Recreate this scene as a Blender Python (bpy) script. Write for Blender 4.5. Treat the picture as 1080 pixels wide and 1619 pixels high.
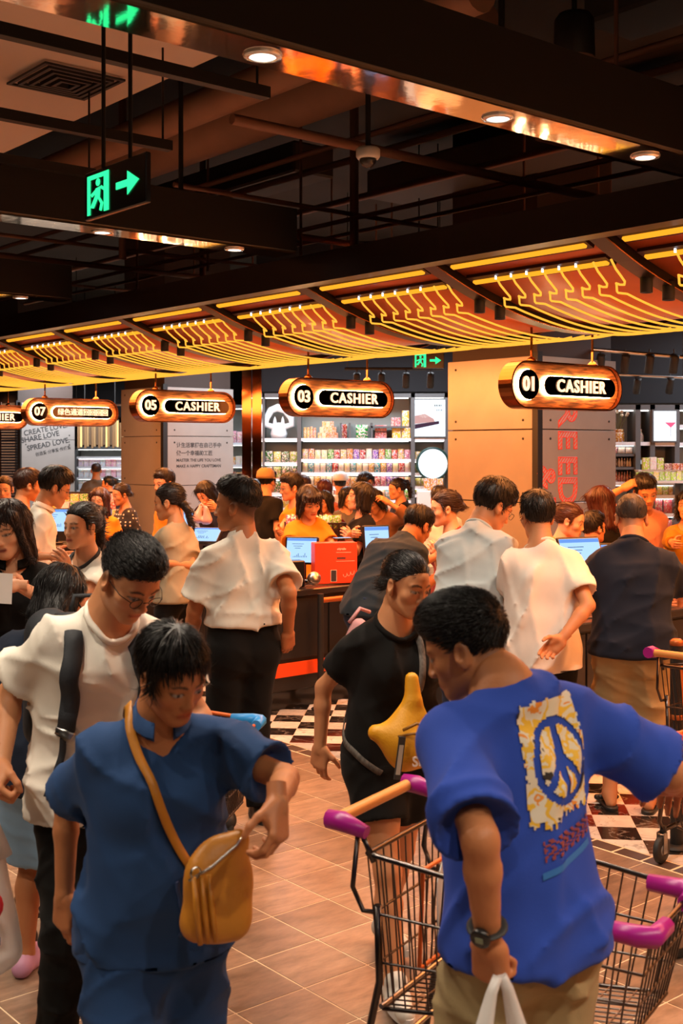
import bpy, bmesh, math, random
import numpy as np
from mathutils import Vector, Matrix
from mathutils.bvhtree import BVHTree

# ------------------------------------------------------------------ scene, camera, light
sc = bpy.context.scene
COL = sc.collection
for o in list(bpy.data.objects):
    bpy.data.objects.remove(o)

IW, IH, FPX, HOR, CH = 1080.0, 1619.0, 1880.0, 712.0, 1.93   # frame, focal length in px, horizon row, camera height
cam_d = bpy.data.cameras.new('camera')
cam = bpy.data.objects.new('camera', cam_d)
COL.objects.link(cam)
cam.location = (0, 0, CH)
cam.rotation_euler = (math.pi / 2, 0, 0)
cam_d.sensor_fit = 'VERTICAL'
cam_d.sensor_height = 36.0
cam_d.sensor_width = 24.0
cam_d.lens = 36.0 * FPX / IH
cam_d.shift_y = -((IH / 2 - HOR) / IH)
cam_d.clip_start = 0.05
cam_d.clip_end = 120
cam_d.dof.use_dof = True
cam_d.dof.focus_distance = 6.6
cam_d.dof.aperture_fstop = 6.0
sc.camera = cam

world = bpy.data.worlds.new('world')
sc.world = world
world.use_nodes = True
world.node_tree.nodes['Background'].inputs[0].default_value = (0.9, 0.72, 0.6, 1)
world.node_tree.nodes['Background'].inputs[1].default_value = 0.005
sc.view_settings.view_transform = 'Standard'
sc.view_settings.look = 'None'
sc.view_settings.gamma = 1.0
sc.view_settings.use_curve_mapping = False
sc.view_settings.exposure = 0.0

LAMPS = []
def lamp(name, kind, loc, power, color, size=0.1, rot=None, aim=None, spot=None, blend=0.6, size_y=None, label=None):
    d = bpy.data.lights.new(name, kind)
    d.energy = power
    d.color = color
    if kind == 'AREA':
        d.size = size
        if size_y:
            d.shape = 'RECTANGLE'; d.size_y = size_y
    else:
        d.shadow_soft_size = size
    if kind == 'SPOT':
        d.spot_size = math.radians(spot or 70); d.spot_blend = blend
    o = bpy.data.objects.new(name, d)
    COL.objects.link(o)
    o.location = loc
    if rot is not None:
        o.rotation_euler = rot
    if aim is not None:
        v = Vector(aim) - Vector(loc)
        o.rotation_euler = v.to_track_quat('-Z', 'Y').to_euler()
    LAMPS.append(o)
    return o

# lane frame: D2 runs along the counters (to the right and away), D1 along the row of lanes (to the left and away)
ANG = math.atan2(0.6422, 0.7665)
D2 = np.array([math.cos(ANG), math.sin(ANG)])
D1 = np.array([-math.sin(ANG), math.cos(ANG)])
def LN(p, t, z=0.0):
    q = p * D2 + t * D1
    return (float(q[0]), float(q[1]), float(z))
def PX(px, py, Y):
    """point seen at pixel px,py at depth Y"""
    return np.array([(px - 540.0) / FPX * Y, Y, CH + (HOR - py) / FPX * Y])
def GR(px, py, z=0.0):
    """point seen at px,py lying on the level plane z"""
    Y = (CH - z) * FPX / (py - HOR)
    return np.array([(px - 540.0) / FPX * Y, Y, z])
LANE_T = [5.40 + 2.46 * i for i in range(-1, 5)]         # signs and counters, one every 2.46 m
WARMW, AMBER, COOL = (1.0, .84, .66), (1.0, .31, .075), (.86, .92, 1.0)
# the ceiling downlights of the mirrored beams (unseen rows behind the camera are added for frontal light)
for _te in (-6.4, -3.3, -.16, 2.96, 6.08, 9.21):
    for _p in (-1.0, .1, 1.2, 2.28, 3.40, 4.34):
        lamp('downlight', 'SPOT', LN(_p, _te + .16, 3.17), 112, WARMW, .045, rot=(0, 0, 0), spot=125, blend=.8)
# unseen area lamps added for the canopy's amber neon glow, two per panel, one under each half of the swag
for _k in range(-4, 9):
    for _p, _tilt, _w in ((5.7, -.12, 42), (7.1, .35, 60)):
        _o = lamp('canopy_glow', 'AREA', LN(_p, 5.07 + 1.23 * _k - .61, 2.68 if _p < 6 else 2.72), _w, AMBER, .9, rot=(0, 0, ANG), size_y=1.0)
        _o.rotation_euler = (Matrix.Rotation(ANG, 3, 'Z') @ Matrix.Rotation(-_tilt, 3, 'Y')).to_euler()
    lamp('panel_fill', 'AREA', LN(5.75, 5.07 + 1.23 * _k - .61, 2.70), 2.2, AMBER, 1.3, rot=(math.pi, 0, ANG), size_y=1.0)  # unseen upward lamp added to brighten the canopy panels as the neon would
# small canopy spots on counters and columns
for _k in range(-2, 8):
    lamp('canopy_spot', 'SPOT', LN(5.45, 5.07 + 1.23 * _k, 2.66), 60, (1.0, .92, .82), .03, aim=LN(6.5, 5.07 + 1.23 * _k + .2, .8), spot=75, blend=.7)
for _px, _Y in ((845, 11.4), (259, 17.0), (27, 22.6)):
    _c = PX(_px, HOR, _Y)
    lamp('column_spot', 'SPOT', (_c[0] - 1.5, _c[1] - .9, 3.0), 230, (1.0, .50, .26), .04, aim=(_c[0] - .35, _c[1] + .3, 2.0), spot=65, blend=.8)
    lamp('column_spot', 'SPOT', (_c[0] + 1.2, _c[1] - 1.6, 3.2), 90, (1.0, .92, .85), .04, aim=(_c[0] + .4, _c[1] + .3, 1.9), spot=65, blend=.8)
# shop lighting behind the checkouts
for _x, _y, _w in ((1.2, 16.6, 110), (-.9, 16.4, 110), (5.2, 13.4, 110), (-5.0, 22.5, 150), (-2.6, 19.0, 70)):
    lamp('shop_light', 'AREA', (_x, _y, 3.6), _w, COOL, 1.2, rot=(0, 0, 0))


# ------------------------------------------------------------------ materials
MATS = {}
def lin(c):
    return tuple(((v / 12.92) if v <= 0.04045 else ((v + 0.055) / 1.055) ** 2.4) for v in c)
def hexc(h):
    h = h.lstrip('#')
    return lin(tuple(int(h[i:i + 2], 16) / 255 for i in (0, 2, 4)))
def mat(name, color=(0.5, 0.5, 0.5), rough=0.6, metal=0.0, emit=None, estr=0.0, bump=0.0, bscale=40.0, var=0.0, vscale=8.0,
        trans=0.0, alpha=1.0, spec=0.5, coat=0.0, stretch=None, sheen=0.0, attr=None, sss=0.0):
    if name in MATS:
        return MATS[name]
    m = bpy.data.materials.new(name)
    m.use_nodes = True
    nt = m.node_tree
    N, L = nt.nodes, nt.links
    b = N['Principled BSDF']
    b.inputs['Base Color'].default_value = (*color, 1)
    b.inputs['Roughness'].default_value = rough
    b.inputs['Metallic'].default_value = metal
    b.inputs['Specular IOR Level'].default_value = spec
    b.inputs['Transmission Weight'].default_value = trans
    b.inputs['Alpha'].default_value = alpha
    b.inputs['Coat Weight'].default_value = coat
    if sheen:
        b.inputs['Sheen Weight'].default_value = sheen
    if sss:
        b.inputs['Subsurface Weight'].default_value = sss
        b.inputs['Subsurface Radius'].default_value = (0.012, 0.005, 0.003)
        b.inputs['Subsurface Scale'].default_value = 1.0
    if emit is not None:
        b.inputs['Emission Color'].default_value = (*emit, 1)
        b.inputs['Emission Strength'].default_value = estr
    src = None
    if var or bump:
        tc = N.new('ShaderNodeTexCoord')
        mp = N.new('ShaderNodeMapping')
        L.new(tc.outputs['Object'], mp.inputs[0])
        if stretch:
            mp.inputs['Scale'].default_value = stretch
        src = mp.outputs[0]
    base = None
    if attr:
        a = N.new('ShaderNodeAttribute'); a.attribute_name = attr
        base = a.outputs['Color']
        L.new(base, b.inputs['Base Color'])
    if var:
        n1 = N.new('ShaderNodeTexNoise'); n1.inputs['Scale'].default_value = vscale; n1.inputs['Detail'].default_value = 5
        L.new(src, n1.inputs['Vector'])
        r = N.new('ShaderNodeMapRange')
        r.inputs['From Min'].default_value = 0.3; r.inputs['From Max'].default_value = 0.7
        r.inputs['To Min'].default_value = 1 - var; r.inputs['To Max'].default_value = 1 + var
        L.new(n1.outputs['Fac'], r.inputs['Value'])
        mx = N.new('ShaderNodeMix'); mx.data_type = 'RGBA'; mx.blend_type = 'MULTIPLY'; mx.inputs[0].default_value = 1
        if base is not None:
            L.new(base, mx.inputs[6])
        else:
            mx.inputs[6].default_value = (*color, 1)
        L.new(r.outputs[0], mx.inputs[7])
        L.new(mx.outputs[2], b.inputs['Base Color'])
    if bump:
        n2 = N.new('ShaderNodeTexNoise'); n2.inputs['Scale'].default_value = bscale; n2.inputs['Detail'].default_value = 4
        L.new(src, n2.inputs['Vector'])
        bp = N.new('ShaderNodeBump'); bp.inputs['Strength'].default_value = bump; bp.inputs['Distance'].default_value = 0.01
        L.new(n2.outputs['Fac'], bp.inputs['Height'])
        L.new(bp.outputs[0], b.inputs['Normal'])
    MATS[name] = m
    return m
def glow(name, color, strength):
    return mat(name, color=(0, 0, 0), rough=1.0, emit=color, estr=strength, spec=0.0)

# ------------------------------------------------------------------ object helpers
def tag(o, label=None, cat=None, group=None, kind=None):
    if label: o['label'] = label
    if cat: o['category'] = cat
    if group: o['group'] = group
    if kind: o['kind'] = kind
    return o
def thing(name, label, cat, loc=(0, 0, 0), rz=0.0, group=None):
    o = bpy.data.objects.new(name, None)
    COL.objects.link(o)
    o.location = loc
    o.rotation_euler = (0, 0, rz)
    o.empty_display_size = 0.1
    return tag(o, label, cat, group)
def link(name, me, parent=None, m=None, loc=None, rz=None, mtx=None):
    o = bpy.data.objects.new(name, me)
    COL.objects.link(o)
    if m is not None and len(me.materials) == 0:
        for mm in (m if isinstance(m, (list, tuple)) else [m]):
            me.materials.append(mm)
    if parent is not None:
        o.parent = parent
    if mtx is not None:
        o.matrix_local = mtx
    if loc is not None:
        o.location = loc
    if rz is not None:
        o.rotation_euler = (0, 0, rz)
    return o
def relink(name, me, m, **k):
    """an object that shares mesh data but has its own material"""
    o = link(name, me, **k)
    o.material_slots[0].link = 'OBJECT'
    o.material_slots[0].material = m
    return o
def mesh_np(name, V, Fq, smooth=False):
    me = bpy.data.meshes.new(name)
    me.from_pydata([tuple(map(float, v)) for v in V], [], [tuple(int(i) for i in f) for f in Fq])
    if smooth:
        me.polygons.foreach_set('use_smooth', np.ones(len(me.polygons), bool))
    return me
def mesh_quads(name, V, Q, smooth=True):
    me = bpy.data.meshes.new(name)
    V = np.asarray(V, np.float32); Q = np.asarray(Q, np.int32)
    k = Q.shape[1]
    me.vertices.add(len(V)); me.vertices.foreach_set('co', V.ravel())
    me.loops.add(Q.size); me.loops.foreach_set('vertex_index', Q.ravel())
    me.polygons.add(len(Q))
    me.polygons.foreach_set('loop_start', np.arange(len(Q), dtype=np.int32) * k)
    if smooth:
        me.polygons.foreach_set('use_smooth', np.ones(len(Q), bool))
    me.update(calc_edges=True)
    return me

class MB:
    """collects simple shapes into one mesh"""
    def __init__(s):
        s.v = []; s.f = []; s.sm = []
    def _add(s, V, F, smooth=False):
        n = len(s.v)
        s.v += [tuple(map(float, v)) for v in V]
        s.f += [tuple(int(i) + n for i in f) for f in F]
        s.sm += [smooth] * len(F)
        return s
    def box(s, c, d, bev=0.0, rz=0.0, R=None):
        x, y, z = (k / 2 for k in d)
        if bev > 0:
            b = min(bev, x * .98, y * .98, z * .98)
            V = []
            for sx in (-1, 1):
                for sy in (-1, 1):
                    for sz in (-1, 1):
                        V += [(sx * x, sy * (y - b), sz * (z - b)), (sx * (x - b), sy * y, sz * (z - b)), (sx * (x - b), sy * (y - b), sz * z)]
            idx = lambda sx, sy, sz, k: ((sx > 0) * 4 + (sy > 0) * 2 + (sz > 0)) * 3 + k
            F = []
            for k, (a, bb) in enumerate(((1, 2), (0, 2), (0, 1))):
                for sg in (-1, 1):
                    q = []
                    for u, w in ((-1, -1), (1, -1), (1, 1), (-1, 1)):
                        sgn = [0, 0, 0]; sgn[k] = sg; sgn[a] = u; sgn[bb] = w
                        q.append(idx(*sgn, k))
                    F.append(q if (sg > 0) == (k != 1) else q[::-1])
            for k in range(3):            # edges parallel to axis k
                a, bb = [i for i in range(3) if i != k]
                for u in (-1, 1):
                    for w in (-1, 1):
                        q = []
                        for e, kk in ((-1, a), (1, a), (1, bb), (-1, bb)):
                            sgn = [0, 0, 0]; sgn[k] = e; sgn[a] = u; sgn[bb] = w
                            q.append(idx(*sgn, kk))
                        F.append(q)
            for sx in (-1, 1):
                for sy in (-1, 1):
                    for sz in (-1, 1):
                        F.append([idx(sx, sy, sz, 0), idx(sx, sy, sz, 1), idx(sx, sy, sz, 2)])
        else:
            V = [(i * x, j * y, k * z) for i in (-1, 1) for j in (-1, 1) for k in (-1, 1)]
            F = [(0, 1, 3, 2), (4, 6, 7, 5), (0, 4, 5, 1), (2, 3, 7, 6), (0, 2, 6, 4), (1, 5, 7, 3)]
        V = np.array(V)
        if R is not None:
            V = V @ np.array(R).T
        elif rz:
            ca, sa = math.cos(rz), math.sin(rz)
            V = V @ np.array([[ca, -sa, 0], [sa, ca, 0], [0, 0, 1]]).T
        return s._add(V + np.array(c), F)
    def tube(s, pts, r, n=8, cap=True, closed=False, flat=None, smooth=True):
        """swept tube; r a number or one per point; flat=(w,h) for a ribbon section"""
        P = [np.array(p, float) for p in pts]
        m = len(P)
        rs = r if isinstance(r, (list, tuple, np.ndarray)) else [r] * m
        up = None
        V = []
        for i in range(m):
            if closed:
                t = P[(i + 1) % m] - P[i - 1]
            else:
                t = P[min(i + 1, m - 1)] - P[max(i - 1, 0)]
            t = t / (np.linalg.norm(t) + 1e-9)
            if up is None:
                a = np.array([0, 0, 1.0]) if abs(t[2]) < 0.9 else np.array([1.0, 0, 0])
                up = np.cross(np.cross(t, a), t)
            up = up - t * np.dot(up, t)
            up = up / (np.linalg.norm(up) + 1e-9)
            sd = np.cross(t, up)
            for k in range(n):
                an = 2 * math.pi * (k + .5) / n
                if flat:
                    V.append(P[i] + sd * math.cos(an) * flat[0] + up * math.sin(an) * flat[1])
                else:
                    V.append(P[i] + (sd * math.cos(an) + up * math.sin(an)) * rs[i])
        F = []
        for i in range(m if closed else m - 1):
            j = (i + 1) % m
            for k in range(n):
                k2 = (k + 1) % n
                F.append((i * n + k, i * n + k2, j * n + k2, j * n + k))
        s._add(V, F, smooth)
        if cap and not closed:
            b = len(s.v) - len(V)
            s.f.append(tuple(b + k for k in range(n))[::-1]); s.sm.append(False)
            s.f.append(tuple(b + (m - 1) * n + k for k in range(n))); s.sm.append(False)
        return s
    def lathe(s, prof, c=(0, 0, 0), n=20, R=None, smooth=True, cap=True):
        V = []
        for (r, z) in prof:
            for k in range(n):
                a = 2 * math.pi * k / n
                V.append((r * math.cos(a), r * math.sin(a), z))
        V = np.array(V)
        if R is not None:
            V = V @ np.array(R).T
        V = V + np.array(c)
        F = []
        for i in range(len(prof) - 1):
            for k in range(n):
                k2 = (k + 1) % n
                F.append((i * n + k, i * n + k2, (i + 1) * n + k2, (i + 1) * n + k))
        s._add(V, F, smooth)
        b = len(s.v) - len(V)
        if cap:
            if prof[0][0] > 1e-4:
                s.f.append(tuple(b + k for k in range(n))[::-1]); s.sm.append(False)
            if prof[-1][0] > 1e-4:
                s.f.append(tuple(b + (len(prof) - 1) * n + k for k in range(n))); s.sm.append(False)
        return s
    def prism(s, poly, axis_pts, smooth=False):
        """extrude closed polygon (list of 3d) by vector"""
        A = np.array(poly, float); B = A + np.array(axis_pts, float)
        n = len(A)
        F = [tuple(range(n))[::-1], tuple(range(n, 2 * n))]
        s._add(np.vstack([A, B]), F, False)
        b = len(s.v) - 2 * n
        for k in range(n):
            k2 = (k + 1) % n
            s.f.append((b + k, b + k2, b + n + k2, b + n + k)); s.sm.append(smooth)
        return s
    def mesh(s, name):
        me = bpy.data.meshes.new(name)
        me.from_pydata(s.v, [], s.f)
        me.polygons.foreach_set('use_smooth', np.array(s.sm, bool))
        bm = bmesh.new(); bm.from_mesh(me)
        bmesh.ops.recalc_face_normals(bm, faces=bm.faces)
        bm.to_mesh(me); bm.free()
        return me
    def obj(s, name, m, parent=None, **k):
        return link(name, s.mesh(name), parent, m, **k)

_unit = {}
def unit_rod(n=8):
    if n not in _unit:
        _unit[n] = MB().tube([(0, 0, 0), (0, 0, 1)], 1.0, n=n).mesh('rod')
    return _unit[n]
def rod(name, a, b, r, m, parent=None, n=8):
    """a straight rod from a to b that shares one unit mesh"""
    a = Vector(tuple(map(float, a))); b = Vector(tuple(map(float, b)))
    d = b - a
    q = d.to_track_quat('Z', 'Y').to_matrix().to_4x4()
    M = Matrix.Translation(a) @ q @ Matrix.Diagonal((r, r, d.length, 1))
    me = unit_rod(n)
    if len(me.materials) == 0:
        me.materials.append(m)
    o = bpy.data.objects.new(name, me)
    COL.objects.link(o)
    if parent is not None:
        o.parent = parent
    o.matrix_local = M
    o.material_slots[0].link = 'OBJECT'
    o.material_slots[0].material = m
    return o
_ubox = {}
def slab(name, c, d, m, parent=None, bev=0.0, rz=0.0):
    """a box part; alike sizes share one mesh"""
    key = tuple(round(x, 4) for x in d) + (round(bev, 4),)
    if key not in _ubox:
        me = MB().box((0, 0, 0), d, bev).mesh(name)
        me.materials.append(m)
        _ubox[key] = me
    return relink(name, _ubox[key], m, parent=parent, loc=c, rz=rz)
def text_mesh(name, s, size, depth=0.0, align='CENTER', space=1.0, shear=0.0, bold=0.0):
    cu = bpy.data.curves.new(name, 'FONT')
    cu.body = s; cu.size = size; cu.extrude = depth; cu.align_x = align; cu.align_y = 'CENTER'
    cu.space_character = space; cu.shear = shear; cu.offset = bold
    cu.resolution_u = 3
    o = bpy.data.objects.new(name, cu)
    COL.objects.link(o)
    dg = bpy.context.evaluated_depsgraph_get()
    me = bpy.data.meshes.new_from_object(o.evaluated_get(dg))
    me.name = name
    bpy.data.objects.remove(o)
    bpy.data.curves.remove(cu)
    return me
def wall_mtx(loc, face):
    """local x along the face, local y up, local z out of it: face = outward direction (x,y)"""
    z = Vector((face[0], face[1], 0)).normalized(); y = Vector((0, 0, 1)); x = y.cross(z)
    M = Matrix((x, y, z)).transposed().to_4x4()
    M.translation = Vector(loc)
    return M

# ------------------------------------------------------------------ figures: smooth implicit bodies turned into one continuous mesh
def rotx(a): c, s = math.cos(a), math.sin(a); return np.array([[1, 0, 0], [0, c, -s], [0, s, c]])
def roty(a): c, s = math.cos(a), math.sin(a); return np.array([[c, 0, s], [0, 1, 0], [-s, 0, c]])
def rotz(a): c, s = math.cos(a), math.sin(a); return np.array([[c, -s, 0], [s, c, 0], [0, 0, 1]])
def nrm(v):
    v = np.array(v, float); return v / (np.linalg.norm(v) + 1e-9)
rad = math.radians

class Field:
    def __init__(s, lo, hi, h):
        s.h = h
        s.lo = np.array(lo, float)
        n = np.ceil((np.array(hi, float) - s.lo) / h).astype(int) + 1
        s.n = n
        s.ax = [(s.lo[i] + h * np.arange(n[i])).astype(np.float32) for i in range(3)]
        s.d = np.full(tuple(n), 1.0, np.float32)
        s.planes = []
    def sub(s, lo, hi):
        i0 = np.clip(np.floor((np.array(lo) - s.lo) / s.h).astype(int), 0, s.n)
        i1 = np.clip(np.ceil((np.array(hi) - s.lo) / s.h).astype(int) + 1, 0, s.n)
        if np.any(i1 - i0 < 1):
            return None
        sl = tuple(slice(a, b) for a, b in zip(i0, i1))
        X = s.ax[0][sl[0]][:, None, None]; Y = s.ax[1][sl[1]][None, :, None]; Z = s.ax[2][sl[2]][None, None, :]
        return sl, X, Y, Z
    def blend(s, sl, d, k, cut=False):
        a = s.d[sl]
        if cut:
            d = -d
            if k > 0:
                h = np.maximum(k - np.abs(a - d), 0) / k
                s.d[sl] = np.maximum(a, d) + h * h * k * .25
            else:
                s.d[sl] = np.maximum(a, d)
        else:
            if k > 0:
                h = np.maximum(k - np.abs(a - d), 0) / k
                s.d[sl] = np.minimum(a, d) - h * h * k * .25
            else:
                s.d[sl] = np.minimum(a, d)
    def cap(s, a, b, ra, rb=None, k=0.02, clip=None, cut=False):
        rb = ra if rb is None else rb
        a = np.array(a, float); b = np.array(b, float)
        R = max(ra, rb) + k + 3 * s.h
        g = s.sub(np.minimum(a, b) - R, np.maximum(a, b) + R)
        if g is None:
            return
        sl, X, Y, Z = g
        v = b - a; L2 = max(float(v @ v), 1e-9)
        px, py, pz = X - a[0], Y - a[1], Z - a[2]
        t = np.clip((px * v[0] + py * v[1] + pz * v[2]) / L2, 0, 1)
        d = np.sqrt((px - t * v[0]) ** 2 + (py - t * v[1]) ** 2 + (pz - t * v[2]) ** 2) - (ra + (rb - ra) * t)
        if clip is not None:
            for (c, n) in (clip if isinstance(clip, list) else [clip]):
                pd = (X - c[0]) * n[0] + (Y - c[1]) * n[1] + (Z - c[2]) * n[2]
                d = np.maximum(d, pd)
        s.blend(sl, d.astype(np.float32), k, cut)
    def ell(s, c, r, R=None, k=0.02, cut=False, clip=None):
        c = np.array(c, float); r = np.array(r, float)
        R = np.eye(3) if R is None else R
        ext = np.abs(R) @ r + k + 3 * s.h
        g = s.sub(c - ext, c + ext)
        if g is None:
            return
        sl, X, Y, Z = g
        px, py, pz = X - c[0], Y - c[1], Z - c[2]
        q = [px * R[0, i] + py * R[1, i] + pz * R[2, i] for i in range(3)]
        k0 = np.sqrt(sum((q[i] / r[i]) ** 2 for i in range(3)))
        k1 = np.sqrt(sum((q[i] / (r[i] * r[i])) ** 2 for i in range(3))) + 1e-6
        d = k0 * (k0 - 1) / k1
        if clip is not None:
            for (cc, n) in (clip if isinstance(clip, list) else [clip]):
                d = np.maximum(d, (X - cc[0]) * n[0] + (Y - cc[1]) * n[1] + (Z - cc[2]) * n[2])
        s.blend(sl, d.astype(np.float32), k, cut)
    def clipall(s, c, n, k=0.0):
        X = s.ax[0][:, None, None]; Y = s.ax[1][None, :, None]; Z = s.ax[2][None, None, :]
        b = ((X - c[0]) * n[0] + (Y - c[1]) * n[1] + (Z - c[2]) * n[2]).astype(np.float32)
        if k > 0:
            h = np.maximum(k - np.abs(s.d - b), 0) / k
            s.d = np.maximum(s.d, b) + h * h * k * .25
        else:
            s.d = np.maximum(s.d, b)
    def folds(s, amp, seed, waves):
        """waves: list of (kx,ky,kz); gives the cloth soft creases"""
        rg = np.random.RandomState(seed)
        m = np.abs(s.d) < 0.06
        I = np.argwhere(m)
        P = s.lo + I * s.h
        w1 = np.sin(P @ np.array([5.1, 4.3, 6.7]) + rg.rand() * 6) + np.sin(P @ np.array([-7.3, 3.9, 5.2]) + rg.rand() * 6)
        w2 = np.sin(P @ np.array([9.1, -6.3, 3.7]) + rg.rand() * 6) + np.sin(P @ np.array([4.3, 8.9, -5.2]) + rg.rand() * 6)
        t = np.zeros(len(P))
        for i, kv in enumerate(waves):
            ph = rg.rand() * 6.28
            x = P @ np.array(kv) + (1.3 * w1 if i % 2 else 1.3 * w2) + ph
            f = 1 - np.abs(np.sin(x * .5)) * 2
            t += np.where(f > 0, f * f * (1 if i % 3 else .8), f * .3) * (0.55 + 0.45 * np.sin(w1 * 1.3 + w2 + i))
        t = np.clip(t, -1.0, 1.5)
        for (c, n, r) in [p[:3] for p in s.planes]:
            n = nrm(n); dd = P - np.array(c)
            nearp = (dd * dd).sum(1) < r * r
            w = np.clip((np.abs(dd @ n) - .006) / .03, 0, 1)
            t = np.where(nearp, t * w, t)
        s.d[m] += (-amp * t).astype(np.float32)
    def nets(s):
        d = s.d
        sg = d < 0
        c = np.zeros(tuple(np.array(d.shape) - 1), np.int8)
        offs = [(i, j, k) for i in (0, 1) for j in (0, 1) for k in (0, 1)]
        nx, ny, nz = d.shape
        for (i, j, k) in offs:
            c += sg[i:nx - 1 + i, j:ny - 1 + j, k:nz - 1 + k]
        m = (c > 0) & (c < 8)
        idx = np.argwhere(m)
        vid = np.full(m.shape, -1, np.int32)
        vid[m] = np.arange(len(idx))
        acc = np.zeros((len(idx), 3)); cnt = np.zeros(len(idx))
        val = {o: d[idx[:, 0] + o[0], idx[:, 1] + o[1], idx[:, 2] + o[2]] for o in offs}
        for o in offs:
            for axx in range(3):
                if o[axx] == 0:
                    o2 = tuple(o[i] + (1 if i == axx else 0) for i in range(3))
                    a, b = val[o], val[o2]
                    mm = (a < 0) != (b < 0)
                    t = np.where(mm, a / np.where(mm, a - b, 1), 0)
                    p = np.array(o, float) + t[:, None] * (np.array(o2) - np.array(o))
                    acc[mm] += p[mm]; cnt[mm] += 1
        V = s.lo + (idx + acc / np.maximum(cnt, 1)[:, None]) * s.h
        Q = []
        for axx in range(3):
            o1, o2 = [(1, 2), (2, 0), (0, 1)][axx]
            a = np.take(sg, range(0, d.shape[axx] - 1), axx); b = np.take(sg, range(1, d.shape[axx]), axx)
            e = np.argwhere(a != b)
            ok = (e[:, o1] > 0) & (e[:, o2] > 0) & (e[:, o1] < d.shape[o1] - 1) & (e[:, o2] < d.shape[o2] - 1)
            e = e[ok]
            fl = a[e[:, 0], e[:, 1], e[:, 2]]
            def cell(du, dv):
                x = e.copy(); x[:, o1] -= du; x[:, o2] -= dv
                return vid[x[:, 0], x[:, 1], x[:, 2]]
            q = np.stack([cell(1, 1), cell(0, 1), cell(0, 0), cell(1, 0)], 1)
            q[~fl] = q[~fl][:, ::-1]
            Q.append(q)
        Q = np.vstack(Q)
        return V, Q[(Q >= 0).all(1)]

def drop_caps(V, Q, planes, h):
    """take away the flat lids that clip planes leave, so that cloth ends in open hems"""
    keep = np.ones(len(Q), bool)
    for pl in planes:
        c, n, r = pl[:3]
        n = nrm(n)
        if len(pl) > 3:          # a cuff: sink the lid up the sleeve instead, so that it reads as an opening
            R_ = pl[3]
            dd = V - np.array(c); ax_ = dd @ n
            rr = np.linalg.norm(dd - ax_[:, None] * n, axis=1)
            on = (np.abs(ax_) < .6 * h) & (rr < R_ - .9 * h)
            V[on] -= np.outer(.035 * np.clip((R_ - .9 * h - rr[on]) / (.35 * R_), 0, 1), n)
            continue
        dv = np.abs((V - np.array(c)) @ n) < 0.45 * h
        near = ((V - np.array(c)) ** 2).sum(1) < r * r
        on = dv & near
        keep &= ~(on[Q].all(1))
    return Q[keep]
def smooth_mesh(V, Q, it=1, w=0.5):
    for _ in range(it):
        a = np.zeros_like(V); c = np.zeros(len(V))
        for i in range(4):
            np.add.at(a, Q[:, i], V[Q[:, (i + 1) % 4]] + V[Q[:, (i + 3) % 4]])
            np.add.at(c, Q[:, i], 2)
        m = c > 0
        V = V.copy()
        V[m] = V[m] * (1 - w) + w * a[m] / c[m][:, None]
    return V
def vnormals(V, Q):
    fn = np.cross(V[Q[:, 2]] - V[Q[:, 0]], V[Q[:, 3]] - V[Q[:, 1]])
    N = np.zeros_like(V)
    for i in range(4):
        np.add.at(N, Q[:, i], fn)
    return N / (np.linalg.norm(N, axis=1)[:, None] + 1e-9)

def ik(S, T, l1, l2, pole):
    S = np.array(S, float); T = np.array(T, float)
    v = T - S; L = np.linalg.norm(v)
    mx = (l1 + l2) * 0.995
    if L > mx:
        T = S + v / L * mx; v = T - S; L = mx
    u = v / L
    a = (l1 * l1 - l2 * l2 + L * L) / (2 * L)
    hh = math.sqrt(max(l1 * l1 - a * a, 0))
    p = np.array(pole, float); p = p - u * (p @ u); p = nrm(p)
    return S + u * a + p * hh, T

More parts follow.
